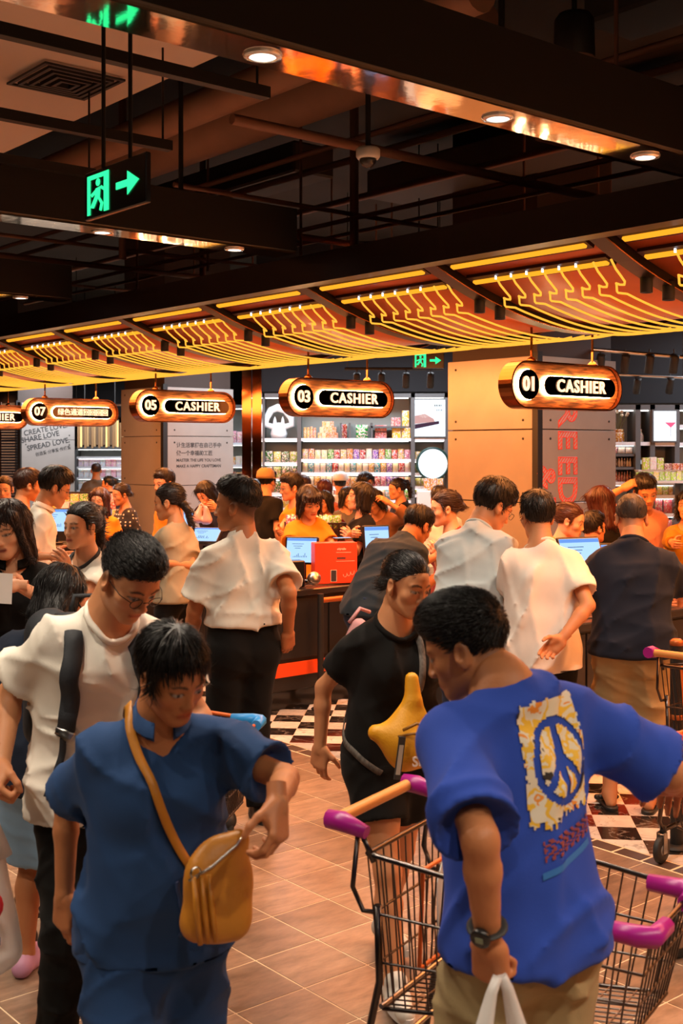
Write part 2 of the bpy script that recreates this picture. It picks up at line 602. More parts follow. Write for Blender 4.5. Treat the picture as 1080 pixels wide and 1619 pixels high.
# ---- hands
_hands = {}
HAND_POSES = {  # per finger (index..little): curl at the three joints, degrees; thumb spread/curl
    'relax': ([18, 24, 30, 36], [28, 32, 36, 40], [18, 20, 22, 24], 30, 15),
    'open': ([6, 8, 10, 14], [10, 12, 14, 16], [6, 8, 8, 10], 42, 6),
    'grip': ([62, 66, 70, 74], [82, 84, 86, 86], [48, 48, 48, 48], 20, 42),
    'pinch': ([48, 52, 56, 60], [48, 52, 60, 64], [24, 28, 30, 30], 24, 30),
    'hold': ([38, 42, 46, 52], [42, 46, 50, 56], [26, 28, 30, 34], 34, 24),
}
def hand_mesh(pose, h):
    key = (pose, round(h, 4))
    if key in _hands:
        return _hands[key]
    F = Field((-.075, -.05, -.11), (.105, .215, .05), h)
    c1, c2, c3, ts, tcu = HAND_POSES[pose]
    xs = [.031, .010, -.011, -.031]; ys = [.088, .092, .086, .076]; ln = [.95, 1.06, .98, .78]
    F.cap((0, -.05, 0), (0, .012, 0), .0255, .026, k=.01)
    for i in range(4):
        F.cap((xs[i] * .62, .012, 0), (xs[i], ys[i], .002), .0155, .0125, k=.018)
    F.cap((.022, .025, -.012), (.03, .055, -.012), .016, .012, k=.02)     # ball of the thumb
    F.cap((-.024, .02, -.008), (-.026, .06, -.006), .013, .011, k=.02)
    for i in range(4):
        p = np.array([xs[i], ys[i], .001]); a = 0
        spread = xs[i] * 1.6
        for L, cc, r0, r1 in ((.043, c1[i], .0100, .0094), (.026, c2[i], .0093, .0086), (.021, c3[i], .0086, .0068)):
            a += rad(cc)
            q = p + L * ln[i] * np.array([spread * math.cos(a) * .35, math.cos(a), -math.sin(a)])
            F.cap(p, q, r0 * (.9 if i == 3 else 1), r1 * (.9 if i == 3 else 1), k=.004)
            p = q
    a = rad(ts)
    p = np.array([.026, .022, -.010])
    u = np.array([math.sin(a + .35), math.cos(a + .35), -.35]); u = nrm(u)
    q = p + u * .042; F.cap(p, q, .0145, .012, k=.012)
    u2 = nrm(u + np.array([-math.sin(rad(tcu)) * .9, .35, -.25 - math.sin(rad(tcu)) * .5])); q2 = q + u2 * .032; F.cap(q, q2, .0112, .0102, k=.004)
    u3 = nrm(u2 + np.array([-math.sin(rad(tcu)) * .8, .2, -.1])); F.cap(q2, q2 + u3 * .024, .0102, .0078, k=.004)
    V, Q = F.nets()
    _hands[key] = (V, Q)
    return V, Q

# ---- heads
def lock_mesh(V, N, crown, n, L, lift, r, seed, dirf=None, sel=None):
    """short tapered locks that follow the scalp, so that hair does not read as a helmet"""
    rg = np.random.RandomState(seed)
    ids = np.arange(len(V)) if sel is None else np.where(sel)[0]
    if len(ids) == 0:
        return np.zeros((0, 3)), np.zeros((0, 4), int)
    pick = rg.choice(ids, n)
    P = V[pick]; Nn = N[pick]
    g = P - crown
    if dirf is not None:
        g = g * .4 + dirf
    g = g + rg.randn(n, 3) * .11 * np.linalg.norm(g, axis=1)[:, None]
    g = g - Nn * (g * Nn).sum(1)[:, None]
    g = g / (np.linalg.norm(g, axis=1)[:, None] + 1e-9)
    sd = np.cross(g, Nn)
    Ls = L * (.6 + .8 * rg.rand(n))
    lf = lift * (.3 + 1.2 * rg.rand(n))
    rows = []
    for t, rr, up in ((0, 1.0, -.25), (.4, .9, .7), (.75, .6, .9), (1.0, .08, .55)):
        c = P + g * (Ls * t)[:, None] + Nn * (lf * up)[:, None] - Nn * (Ls * Ls * t * t * 2.2)[:, None]
        rr = r * rr
        rows.append(np.stack([c + sd * rr, c + Nn * rr * .8, c - sd * rr], 1))
    A = np.stack(rows, 1)             # n,4,3,3
    Vn = A.reshape(-1, 3)
    Q = []
    base = np.arange(n) * 12
    for i in range(3):
        for k in range(3):
            k2 = (k + 1) % 3
            Q.append(np.stack([base + i * 3 + k, base + i * 3 + k2, base + (i + 1) * 3 + k2, base + (i + 1) * 3 + k], 1))
    return Vn, np.vstack(Q)

def head_field(O, R, s, h, neck, female, chin=1.0, jaw=1.0):
    """skull, face and neck; neck = (bottom point, radius)"""
    T = lambda x, y, z: O + R @ (np.array([x, y, z]) * s)
    nb, nr = neck
    lo = np.minimum(O - .16 * s, nb - .10); hi = np.maximum(O + .16 * s, nb + .10)
    F = Field(lo, hi, h)
    e = lambda c, r, k, cut=False, RR=None: F.ell(T(*c), np.array(r) * s, R if RR is None else R @ RR, k * s, cut)
    cp = lambda a, b, ra, rb, k, cut=False: F.cap(T(*a), T(*b), ra * s, rb * s, k * s, cut=cut)
    w = .93 if female else 1.0
    bf = .004 if female else 0.0; nf = .86 if female else 1.0
    e((0, -.016, .036), (.073, .094, .083), .0)                       # cranium
    e((0, .040, .020), (.062 * w, .050, .062), .03)                   # forehead and mid face
    e((0, .034, -.042), (.055 * w * jaw, .060, .066), .03)            # lower face
    cp((-.040 * jaw * w, .008, -.062), (-.018, .068 * chin, -.096), .020, .016, .03)   # jaw line
    cp((.040 * jaw * w, .008, -.062), (.018, .068 * chin, -.096), .020, .016, .03)
    e((0, .074 * chin, -.094), (.021 * w, .018, .017), .02)           # chin
    for q in (-1, 1):
        e((q * .039, .058, -.026), (.024, .022, .022), .02)           # cheekbone
        e((q * .033, .102, .000), (.020, .016, .013), .012, True)     # eye socket
        e((q * .033, .0775, -.001), (.0135, .0125, .0115), .006)      # lidded eye
        cp((q * .014, .088 - bf, .021), (q * .046, .079 - bf, .022), .008, .006, .014)   # brow
        e((q * .0135 * nf, .101 - bf, -.037), (.0095 * nf, .0105 * nf, .0080 * nf), .006)      # nostril wing
        e((q * .079, -.006, -.010), (.011, .021, .033), .006, False, rotx(rad(12)) @ rotz(rad(q * -22)))   # ear
        e((q * .087, -.002, -.006), (.007, .011, .017), .005, True, rotx(rad(12)))
        e((q * .077, .004, -.036), (.008, .009, .010), .005)
    cp((0, .088, .012), (0, .105 - bf, -.030), .0075 * nf, .0105 * nf, .010)         # nose
    e((0, .107 - bf, -.033), (.0100 * nf, .0095 * nf, .0090 * nf), .007)
    e((0, .080, -.064), (.027, .018, .017), .012)                     # mouth bulge
    cp((-.018, .0920, -.0605), (.018, .0920, -.0605), .0050, .0050, .004)
    cp((-.015, .0920, -.0705), (.015, .0920, -.0705), .0055, .0055, .004)
    cp((-.023, .101, -.0658), (.023, .101, -.0658), .0026, .0026, .003, True)
    up = T(0, -.028, -.055)
    F.cap(nb, up, nr, nr * .92, k=.03)                                # neck
    F.cap(nb + np.array([0, 0, .0]), nb, nr * 1.1, nr * 1.1, k=.02)
    return F, T

SKIN = {'light': hexc('#dca27c'), 'mid': hexc('#c98a60'), 'tan': hexc('#b3734a'), 'deep': hexc('#98593a')}
def head_colors(V, T, O, R, s, skin, hairc, lips, lidded=True, fade=0.0, brow=1.0):
    L = (V - O) @ R / s
    C = np.tile(np.array(skin, float), (len(V), 1))
    def mixin(mask, col):
        nonlocal C
        C = C * (1 - mask[:, None]) + np.array(col) * mask[:, None]
    sm = lambda d, w: np.clip(1 - d / w, 0, 1)
    ax = np.abs(L[:, 0])
    front = L[:, 1] > .055
    dl = np.abs(L[:, 2] + .0655 + .006 * (ax / .024) ** 2 * 0)
    lip = np.clip((.0095 - dl) / .004, 0, 1) * np.clip((.026 - ax) / .006, 0, 1) * (L[:, 1] > .075)
    mixin(lip * .85, lips)
    mixin(np.clip((.0026 - np.abs(L[:, 2] + .0658)) / .002, 0, 1) * np.clip((.026 - ax) / .004, 0, 1) * (L[:, 1] > .07) * .7, np.array(lips) * .25)
    zb = .0215 + .005 * np.sin(np.clip((ax - .012) / .04, 0, 1) * 3.1)
    mixin(np.clip((.0052 - np.abs(L[:, 2] - zb)) / .003, 0, 1) * np.clip((.023 - np.abs(ax - .032)) / .005, 0, 1) * front * .9 * brow, hairc)
    ex, ez = (ax - .0325) / .0155, (L[:, 2] + .0015) / .0068
    rr = ex * ex + ez * ez
    mixin(np.clip((1.0 - rr) / .3, 0, 1) * front, (.34, .29, .26))
    mixin(np.clip((.0065 - np.sqrt((ax - .0325) ** 2 + (L[:, 2] + .002) ** 2)) / .002, 0, 1) * front, (.015, .010, .008))
    mixin(np.clip(1 - np.abs(np.sqrt(rr) - 1.05) / .28, 0, 1) * (ez > -.2) * front, (.02, .013, .01))
    mixin(np.clip((.012 - np.sqrt((ax - .05) ** 2 + (L[:, 1] - .07) ** 2 + (L[:, 2] + .032) ** 2) * .35) / .02, 0, 1) * .25, np.array(skin) * np.array([1.1, .72, .66]))
    if fade:
        zl = .012 + L[:, 1] * 1.05
        f = np.clip((L[:, 2] - zl + .03) / .05, 0, 1) * (L[:, 1] < .07) * fade
        mixin(f, np.array(hairc) * 1.6)
    return C

def hair_field(T, R, O, s, h, st):
    """hair as a shell grown off the skull; st holds the style"""
    ext = np.array([.17, .2, .2]) * s + st.get('drop', 0)
    F = Field(O - ext, O + np.array([.17, .2, .2]) * s, h)
    t = st.get('t', .012)
    lift = st.get('lift', 0)
    e = lambda c, r, k, cut=False, RR=None: F.ell(T(*c), np.array(r) * s, R if RR is None else R @ RR, k * s, cut)
    cp = lambda a, b, ra, rb, k, cut=False: F.cap(T(*a), T(*b), ra * s, rb * s, k * s, cut=cut)
    e((0, -.018, .038 + lift * .35), (.074 + t * .9, .096 + t, .083 + t + lift * .4), 0)
    if lift:
        e((0, .02, .085 + lift * .5), (.062 + t * .5, .072, .035 + lift), .03)
    # front hairline and nape
    fy, fz = st.get('front', (.088, .066)); ny, nz = st.get('nape', (-.085, -.070))
    d = nrm((fy - ny, fz - nz, 0)); n = np.array([0, d[1], -d[0]])      # local normal pointing to the face side
    c = T(0, fy, fz) + R @ n * .008; F.clipall(c, R @ n, st.get('taper', .034))
    if st.get('ears', True):
        for q in (-1, 1):
            e((q * .085, -.004, -.018), (.03, .026, .040), .006, True)
    if st.get('burn', True):
        for q in (-1, 1):
            cp((q * .071, .026, .035), (q * .070, .022, -.012), .010, .006, .01)
    if st.get('fringe'):
        fr = st['fringe']
        cp((-.05, .072, .075), (.05, .072, .075), .024, .024, .02)
        for i in range(-3, 4):
            cp((i * .017, .086 - abs(i) * .006, .075), (i * .019, .096 - abs(i) * .009, .075 - fr), .013, .009, .008)
    if st.get('tail'):
        pts = st['tail']; rs = st.get('tail_r', .03)
        for i in range(len(pts) - 1):
            f0, f1 = 1 - .55 * i / len(pts), 1 - .55 * (i + 1) / len(pts)
            cp(pts[i], pts[i + 1], rs * f0, rs * f1, .012)
    if st.get('bun'):
        by, bz, br = st['bun']
        e((0, by, bz), (br, br * .8, br), .01)
    if st.get('curtain'):
        ln, w0, back = st['curtain']         # length below the eyes, side reach, back only?
        for q in (-1, 1):
            cp((q * .068, -.012, .045), (q * w0, -.018, -ln), .030, .024, .02)
            cp((q * .045, -.065, .03), (q * w0 * .7, -.062, -ln), .042, .032, .03)
            if not back:
                cp((q * .060, .048, .075), (q * (w0 + .006), .030, -ln * .8), .022, .014, .02)
        cp((0, -.08, .02), (0, -.07, -ln), .045, .035, .03)
    F.h0 = h
    return F

# ------------------------------------------------------------------ the room
BLACK = mat('black_paint', (.012, .010, .009), rough=.55)
BLACKG = mat('black_gloss', (.012, .011, .011), rough=.22)
DARKCEIL = mat('dark_ceiling', (.030, .022, .018), rough=.85, var=.25, vscale=1.5)
STEEL = mat('brushed_steel', (.45, .43, .41), rough=.3, metal=1)
COPPER = mat('copper_rim', (.32, .12, .045), rough=.25, metal=1)
WHITE = mat('white_plastic', (.75, .74, .72), rough=.4)
GREYP = mat('shelf_grey', (.10, .105, .11), rough=.5)

def struct(name, mb, m, label=None):
    o = mb.obj(name, m)
    return tag(o, label, None, None, 'structure')
floor = struct('floor', MB().box((-1, 12, -.0515), (40, 44, .1)), mat('grout', hexc('#e2c9a8'), rough=.85, var=.15, vscale=9))
struct('ceiling', MB().box((-1, 12, 5.25), (40, 44, .1)), DARKCEIL)
WALLM = mat('dark_wall', (.015, .015, .018), rough=.8)
struct('wall_back', MB().box((-1, 34, 2.6), (40, .2, 5.3)), WALLM)
struct('wall_front', MB().box((-1, -10, 2.6), (40, .2, 5.3)), WALLM)
struct('wall_left', MB().box((-21, 12, 2.6), (.2, 44, 5.3)), WALLM)
struct('wall_right', MB().box((19, 12, 2.6), (.2, 44, 5.3)), WALLM)

# floor tiles: stone squares in the aisle, black and white marble in front of the counters
def tile_mat(name, cols, rough, streak, veins=None):
    m = bpy.data.materials.new(name); m.use_nodes = True
    N, L = m.node_tree.nodes, m.node_tree.links
    b = N['Principled BSDF']; b.inputs['Roughness'].default_value = rough
    oi = N.new('ShaderNodeObjectInfo')
    tc = N.new('ShaderNodeTexCoord'); ad = N.new('ShaderNodeVectorMath'); ad.operation = 'MULTIPLY_ADD'
    cmb = N.new('ShaderNodeCombineXYZ'); mu = N.new('ShaderNodeMath'); mu.operation = 'MULTIPLY'; mu.inputs[1].default_value = 37.0
    L.new(oi.outputs['Random'], mu.inputs[0]); L.new(mu.outputs[0], cmb.inputs[0]); L.new(mu.outputs[0], cmb.inputs[1])
    ad.inputs[1].default_value = (1, 1, 1)
    L.new(tc.outputs['Object'], ad.inputs[0]); L.new(cmb.outputs[0], ad.inputs[2])
    mp = N.new('ShaderNodeMapping'); mp.inputs['Scale'].default_value = streak; mp.inputs['Rotation'].default_value = (0, 0, .5)
    L.new(ad.outputs[0], mp.inputs[0])
    n = N.new('ShaderNodeTexNoise'); n.inputs['Scale'].default_value = 6; n.inputs['Detail'].default_value = 8; n.inputs['Roughness'].default_value = .65
    L.new(mp.outputs[0], n.inputs['Vector'])
    r1 = N.new('ShaderNodeValToRGB'); L.new(n.outputs['Fac'], r1.inputs[0])
    els = r1.color_ramp.elements
    els[0].position = .3; els[1].position = .7
    els[0].color = (*cols[0], 1); els[1].color = (*cols[1], 1)
    hs = N.new('ShaderNodeHueSaturation')
    mr = N.new('ShaderNodeMapRange'); mr.inputs['To Min'].default_value = .72; mr.inputs['To Max'].default_value = 1.22
    L.new(oi.outputs['Random'], mr.inputs['Value']); L.new(mr.outputs[0], hs.inputs['Value']); L.new(r1.outputs[0], hs.inputs['Color'])
    out = hs.outputs[0]
    if veins:
        n2 = N.new('ShaderNodeTexNoise'); n2.inputs['Scale'].default_value = 5; n2.inputs['Detail'].default_value = 6; n2.inputs['Distortion'].default_value = 1.5
        L.new(ad.outputs[0], n2.inputs['Vector'])
        ab = N.new('ShaderNodeMath'); ab.operation = 'SUBTRACT'; ab.inputs[1].default_value = .5; L.new(n2.outputs['Fac'], ab.inputs[0])
        a2 = N.new('ShaderNodeMath'); a2.operation = 'ABSOLUTE'; L.new(ab.outputs[0], a2.inputs[0])
        m3 = N.new('ShaderNodeMapRange'); m3.inputs['From Max'].default_value = .022; m3.inputs['To Min'].default_value = .7; m3.inputs['To Max'].default_value = 0
        L.new(a2.outputs[0], m3.inputs['Value'])
        mx = N.new('ShaderNodeMix'); mx.data_type = 'RGBA'; L.new(m3.outputs[0], mx.inputs[0]); L.new(out, mx.inputs[6]); mx.inputs[7].default_value = (*veins, 1)
        out = mx.outputs[2]
    L.new(out, b.inputs['Base Color'])
    bp = N.new('ShaderNodeBump'); bp.inputs['Strength'].default_value = .12; bp.inputs['Distance'].default_value = .004
    L.new(n.outputs['Fac'], bp.inputs['Height']); L.new(bp.outputs[0], b.inputs['Normal'])
    MATS[name] = m
    return m
STONE = tile_mat('stone_tile', (hexc('#66503f'), hexc('#9c7d66')), .42, (1, 3, 1))
MWHITE = tile_mat('white_marble', (hexc('#cfcac2'), hexc('#efece6')), .16, (1, 1, 1), hexc('#8f8a84'))
MBLACK = tile_mat('black_marble', (hexc('#181615'), hexc('#2b2725')), .14, (1, 1, 1), hexc('#8a8078'))

def in_frame(x, y, z=0.0, pad=60):
    if y < .6: return False
    px = 540 + x / y * FPX; py = HOR + (CH - z) * FPX / y
    return -pad < px < IW + pad and -pad < py < IH + pad
TS = .30
q0 = np.array([-.0955, 4.692]); gp, gt = float(q0 @ D2), float(q0 @ D1)
BORD = 4.66
def tile_piece(name, poly, m, parent, z1=0.0, z0=-.012, stuff=None):
    mb = MB(); mb.prism([(x, y, z0) for x, y in poly], (0, 0, z1 - z0))
    return mb
def clip_poly(poly, n, d):
    out = []
    for i in range(len(poly)):
        a, b = np.array(poly[i]), np.array(poly[(i + 1) % len(poly)])
        fa, fb = a @ n - d, b @ n - d
        if fa <= 0: out.append(tuple(a))
        if (fa < 0) != (fb < 0):
            out.append(tuple(a + (b - a) * fa / (fa - fb)))
    return out
whole = MB().box((0, 0, -.006), (TS - .007, TS - .007, .012)).mesh('tile'); whole.materials.append(STONE)
cells = []
for i in range(-60, 40):
    for j in range(-60, 90):
        p0, t0 = gp + i * TS, gt + j * TS
        if p0 > BORD - .01: continue
        c = (p0 + TS / 2) * D2 + (t0 + TS / 2) * D1
        if -14 < c[0] < 12 and -2.5 < c[1] < 20 and p0 > -9 and t0 < 24:
            cells.append((c[1] if in_frame(c[0], c[1]) else c[1] + 100, p0, t0, c))
cells.sort(key=lambda a: a[0])
rest = MB()
for k, (dd, p0, t0, c) in enumerate(cells):
    full = p0 + TS <= BORD
    if k < 290 and dd < 90:
        if full:
            link('tile', whole, floor, loc=(c[0], c[1], 0), rz=ANG)
        else:
            h = (BORD - p0)
            mb = MB().box((0, 0, -.006), (h - .007, TS - .007, .012))
            cc = (p0 + h / 2) * D2 + (t0 + TS / 2) * D1
            mb.obj('tile', STONE, floor, loc=(cc[0], cc[1], 0), rz=ANG)
    else:
        h = min(TS, BORD - p0)
        cc = (p0 + h / 2) * D2 + (t0 + TS / 2) * D1
        rest.box((cc[0], cc[1], -.006), (h - .007, TS - .007, .012), rz=ANG)
tag(rest.obj('tile_field', STONE, floor), kind='stuff')
# border of small dark tiles
bt = MB().box((0, 0, -.006), (.085, .150, .012)).mesh('border_tile'); bt.materials.append(mat('border_brown', hexc('#4a3c36'), rough=.4, var=.25))
strip = MB(); k = 0
for j in range(-40, 110):
    t0 = j * .165
    c = (BORD + .055) * D2 + t0 * D1
    if in_frame(c[0], c[1]):
        link('border_tile', bt, floor, loc=(c[0], c[1], 0), rz=ANG)
# checker field
CKA = ANG - math.pi / 4
e1 = np.array([math.cos(CKA), math.sin(CKA)]); e2 = np.array([-e1[1], e1[0]])
CK = .20
o0 = GR(987.5, 1271.7)[:2]
squares = []
cw = MB().box((0, 0, -.006), (CK - .002, CK - .002, .012)).mesh('checker_tile'); cw.materials.append(MWHITE)
for i in range(-60, 60):
    for j in range(-40, 70):
        a = o0 + i * CK * e1 + j * CK * e2
        poly = [a, a + CK * e1, a + CK * (e1 + e2), a + CK * e2]
        c = a + CK * .5 * (e1 + e2)
        pp, tt = c @ D2, c @ D1
        if pp < BORD or pp > 9.2 or tt > 13 or tt < .5: continue
        squares.append((c[1] if in_frame(c[0], c[1]) else c[1] + 100, i, j, c, poly))
squares.sort(key=lambda a: a[0])
restw, restb = MB(), MB()
for k, (dd, i, j, c, poly) in enumerate(squares):
    m = MWHITE if (i + j) % 2 else MBLACK
    pl_ = clip_poly(poly, -D2, -(BORD + .11))
    if len(pl_) < 3: continue
    cut = min(float(np.array(v) @ D2) for v in poly) < BORD + .11
    if k < 280 and dd < 90:
        if cut:
            pl_ = [tuple(np.array(v) - c) for v in pl_]
            tile_piece('checker_tile', pl_, m, floor).obj('checker_tile', m, floor, loc=(c[0], c[1], 0))
        else:
            relink('checker_tile', cw, m, parent=floor, loc=(c[0], c[1], 0), rz=CKA)
    else:
        (restw if m is MWHITE else restb).prism([(x, y, -.012) for x, y in pl_], (0, 0, .012))
tag(restw.obj('checker_field_white', MWHITE, floor), kind='stuff')
tag(restb.obj('checker_field_black', MBLACK, floor), kind='stuff')
far = MB().box((-1, 22.5, -.003), (38, 21, .004))

# columns clad with bolted panels
PANEL = mat('column_panel', hexc('#a9a29d'), rough=.34, metal=.35, var=.05, vscale=3)
SEAM = mat('seam_black', (.01, .009, .009), rough=.5)
CORE = mat('column_core', hexc('#3a2a22'), rough=.6)
COLS = []
def column(px, Y, n, label):
    c = PX(px, HOR, Y)[:2]; W = 1.2
    root = thing('column', label, 'column', (c[0], c[1], 0), ANG)
    # local x = D2 (right face), local y = D1 (left face); body fills x,y > 0
    slab('core', (W / 2, W / 2, 2.6), (W - .06, W - .06, 5.2), CORE, root)
    slab('corner_post', (.012, .012, 1.44), (.07, .07, 2.88), SEAM, root)
    pit = .711
    bolt = MB().lathe([(.013, 0), (.013, .004), (.008, .006), (.0, .006)], n=8).mesh('bolt'); bolt.materials.append(SEAM)
    for r in range(4):
        z = r * pit + pit / 2
        slab('panel', (.05 + (W - .05) / 2, .0, z), (W - .06, .03, pit - .010), PANEL, root, bev=.003)
        slab('panel', (.0, .05 + (W - .05) / 2, z), (.03, W - .06, pit - .010), PANEL, root, bev=.003)
        for zz in (z - pit / 2 + .09, z + pit / 2 - .09):
            for u in (.17, W - .12):
                M1 = Matrix.Translation((u, -.015, zz)) @ Matrix.Rotation(rad(90), 4, 'X')
                link('bolt', bolt, root, mtx=M1)
                M2 = Matrix.Translation((-.015, u, zz)) @ Matrix.Rotation(rad(-90), 4, 'Y')
                link('bolt', bolt, root, mtx=M2)
    COLS.append((root, c))
    return root
rad = math.radians
col1 = column(850, 11.4, 1, 'large column clad in grey bolted panels with red hatched lettering')
col2 = column(259, 17.0, 2, 'panelled column with small dark lettering behind the sign numbered 05')
col3 = column(27, 22.6, 3, 'panelled column with slanted dark capitals behind the sign numbered 07')
# lettering on the columns (local frames: right face normal is -y)
RED = None
def hatch_mat():
    m = bpy.data.materials.new('red_hatch'); m.use_nodes = True
    N, L = m.node_tree.nodes, m.node_tree.links
    b = N['Principled BSDF']; b.inputs['Roughness'].default_value = .5
    tc = N.new('ShaderNodeTexCoord'); w = N.new('ShaderNodeTexWave'); w.inputs['Scale'].default_value = 16; w.bands_direction = 'DIAGONAL'
    L.new(tc.outputs['Object'], w.inputs['Vector'])
    gt_ = N.new('ShaderNodeMath'); gt_.operation = 'GREATER_THAN'; gt_.inputs[1].default_value = .5; L.new(w.outputs['Fac'], gt_.inputs[0])
    mx = N.new('ShaderNodeMix'); mx.data_type = 'RGBA'; L.new(gt_.outputs[0], mx.inputs[0])
    mx.inputs[6].default_value = (*hexc('#d8412c'), 1); mx.inputs[7].default_value = (*hexc('#a9a29d'), 1)
    L.new(mx.outputs[2], b.inputs['Base Color'])
    return m
HATCH = hatch_mat(); REDL = mat('red_line', hexc('#d8412c'), rough=.5)
def outline_text(name, s, size, bevel):
    cu = bpy.data.curves.new(name, 'FONT'); cu.body = s; cu.size = size; cu.fill_mode = 'NONE'; cu.bevel_depth = bevel; cu.bevel_resolution = 0
    cu.align_x = 'CENTER'; cu.align_y = 'CENTER'; cu.resolution_u = 3; cu.offset = .007
    o = bpy.data.objects.new(name, cu); COL.objects.link(o)
    me = bpy.data.meshes.new_from_object(o.evaluated_get(bpy.context.evaluated_depsgraph_get()))
    bpy.data.objects.remove(o); bpy.data.curves.remove(cu)
    return me
def face_mtx(x, z, rot=0.0, face='R'):
    if face == 'R':   # right face: local x along +x, up z, normal -y
        M = Matrix(((1, 0, 0, x), (0, 0, -1, -.0165), (0, 1, 0, z), (0, 0, 0, 1)))
    else:             # left face: normal -x, text reads towards -y
        M = Matrix(((0, 0, -1, -.0165), (-1, 0, 0, x), (0, 1, 0, z), (0, 0, 0, 1)))
    return M @ Matrix.Rotation(rot, 4, 'Z')
zl = 2.536
for ch in 'FREEDOM':
    me = text_mesh('letter', ch, .39, .0005, bold=.007)
    lo_ = link('letter', me, col1, HATCH, mtx=face_mtx(.415, zl, rad(-90)))
    link('letter_outline', outline_text('outline', ch, .39, .006), lo_, REDL)
    zl -= .25
for ch, zz in (('&', 1.67), ('L', 1.40)):
    me = text_mesh('letter', ch, .36, .0005, bold=.006)
    lo_ = link('letter', me, col1, HATCH, mtx=face_mtx(.10, zz, rad(-90)))
    link('letter_outline', outline_text('outline', ch, .36, .006), lo_, REDL)
INK = mat('dark_ink', (.03, .03, .032), rough=.6)
for s_, z, sz in (('让生活掌握在自己手中', 2.0, .078), ('做一个幸福的工匠', 1.885, .078), ('MASTER THE LIFE YOU LOVE', 1.785, .060), ('MAKE A HAPPY CRAFTSMAN', 1.70, .060)):
    link('lettering', text_mesh('lettering', s_, sz, .0004, 'LEFT', bold=.0015), col2, INK, mtx=face_mtx(.20, z))
for s_, x, z, sz, b_ in (('CREATE LOVE.', .58, 2.335, .142, .003), ('SHARE LOVE', .47, 2.185, .142, .003), ('SPREAD LOVE.', .64, 2.045, .142, .003), ('创造爱·分享爱·传播爱', .74, 1.915, .080, .001)):
    link('lettering', text_mesh('lettering', s_, sz, .0004, bold=b_), col3, INK, mtx=face_mtx(x, z, rad(11)))

# mirror-clad copper column between the shelves
t_ = thing('mirror_column', 'narrow mirror-polished copper column beside the lit snack wall', 'column', tuple(PX(399, HOR, 16.5)[:2]) + (0,), 0)
MIRC = mat('copper_mirror', (.30, .13, .06), rough=.08, metal=1)
slab('panel', (-.07, 0, 1.75), (.128, .22, 3.5), MIRC, t_); slab('panel', (.07, 0, 1.75), (.128, .22, 3.5), MIRC, t_)

# ------------------------------------------------------------------ ceiling services
def lane_box(name, p0, p1, t0, t1, z0, z1, m, parent=None, bev=0.0):
    c = LN((p0 + p1) / 2, (t0 + t1) / 2, (z0 + z1) / 2)
    return slab(name, c, (p1 - p0, t1 - t0, z1 - z0), m, parent, bev, rz=ANG)
MIRROR = mat('mirror_strip', (.75, .68, .62), rough=.06, metal=1, bump=.06, bscale=6)
LED = glow('downlight_glow', (1.0, .93, .82), 3.0)
DOWN = []
for i, (te, nm) in enumerate(((2.96, 'nearest dark ceiling beam with a mirrored underside, running under the air vents'), (6.08, 'second dark ceiling beam with a mirrored underside, below the exit sign'),
                              (9.21, 'third dark ceiling beam with a mirrored underside at the left edge'), (-.2, None))):
    if nm is None: continue
    p1 = 4.75; p0 = -3.0; z = 3.21
    b = thing('ceiling_beam', nm, 'beam', LN((p0 + p1) / 2, te + .16, z), ANG, 'mirrored beams')
    slab('beam_box', (0, 0, .155), (p1 - p0, .24, .275), BLACK, b)
    slab('mirror_strip', (0, 0, .010), (p1 - p0, .20, .016), MIRROR, b)
    ring = MB().lathe([(.044, -.008), (.062, -.006), (.066, .002), (.044, .004)], n=20, cap=False).mesh('lamp_ring'); ring.materials.append(mat('lamp_ring', (.8, .78, .75), rough=.2, metal=.7))
    disc = MB().lathe([(.046, -.004), (0, -.005)], n=20, cap=False).mesh('lamp_lens'); disc.materials.append(LED)
    for p in (-1.0, .1, 1.2, 2.28, 3.40, 4.34):
        x = p - (p0 + p1) / 2
        r_ = link('lamp_ring', ring, b, loc=(x, 0, 0)); link('lamp_lens', disc, r_)
        DOWN.append(LN(p, te + .16, z - .02))

# canopy over the counters
CT0, CP0, PITCH = 5.07, 4.93, 1.23
def prof(s): return 2.725 + .155 * (1.4 - s) ** 2
canopy = thing('neon_canopy', 'long swagged canopy with glowing orange neon lines above the checkouts', 'canopy', (0, 0, 0), ANG)
PANELM = mat('canopy_panel', hexc('#a8481a'), rough=.38, metal=.1, var=.12, vscale=3)
RIBM = mat('canopy_rib', hexc('#1a0f0b'), rough=.4)
NEON = glow('neon_amber', (1.0, .43, .04), 1.35)
BAR = glow('light_bar_amber', (1.0, .36, .018), 1.35)
TIP = glow('led_tip', (.8, .85, 1.0), 4.0)
kmin, kmax = -4, 9
slab('front_beam', (CP0 - .07, CT0 + (kmin + kmax) / 2 * PITCH, 3.11), (.12, (kmax - kmin) * PITCH, .19), RIBM, canopy)
S_ = np.linspace(0, 2.8, 25)
pan = MB()
Vp = []
for s_ in S_:
    for tt in (0.055, PITCH - .055):
        Vp.append((s_, -tt, prof(s_) + .045))
for s_ in S_:
    for tt in (0.055, PITCH - .055):
        Vp.append((s_, -tt, prof(s_) + .075))
n_ = len(S_) * 2
Fp = []
for i in range(len(S_) - 1):
    a = i * 2
    Fp += [(a, a + 1, a + 3, a + 2), (n_ + a, n_ + a + 2, n_ + a + 3, n_ + a + 1), (a, a + 2, n_ + a + 2, n_ + a), (a + 1, n_ + a + 1, n_ + a + 3, a + 3)]
pan._add(Vp, Fp, True); pan = pan.mesh('panel'); pan.materials.append(PANELM)
rb = MB(); Vr = []
for s_ in S_:
    for tt in (-.05, .05):
        for dz in (0, .16):
            Vr.append((s_, tt, prof(s_) + dz - .012))
Fr = []
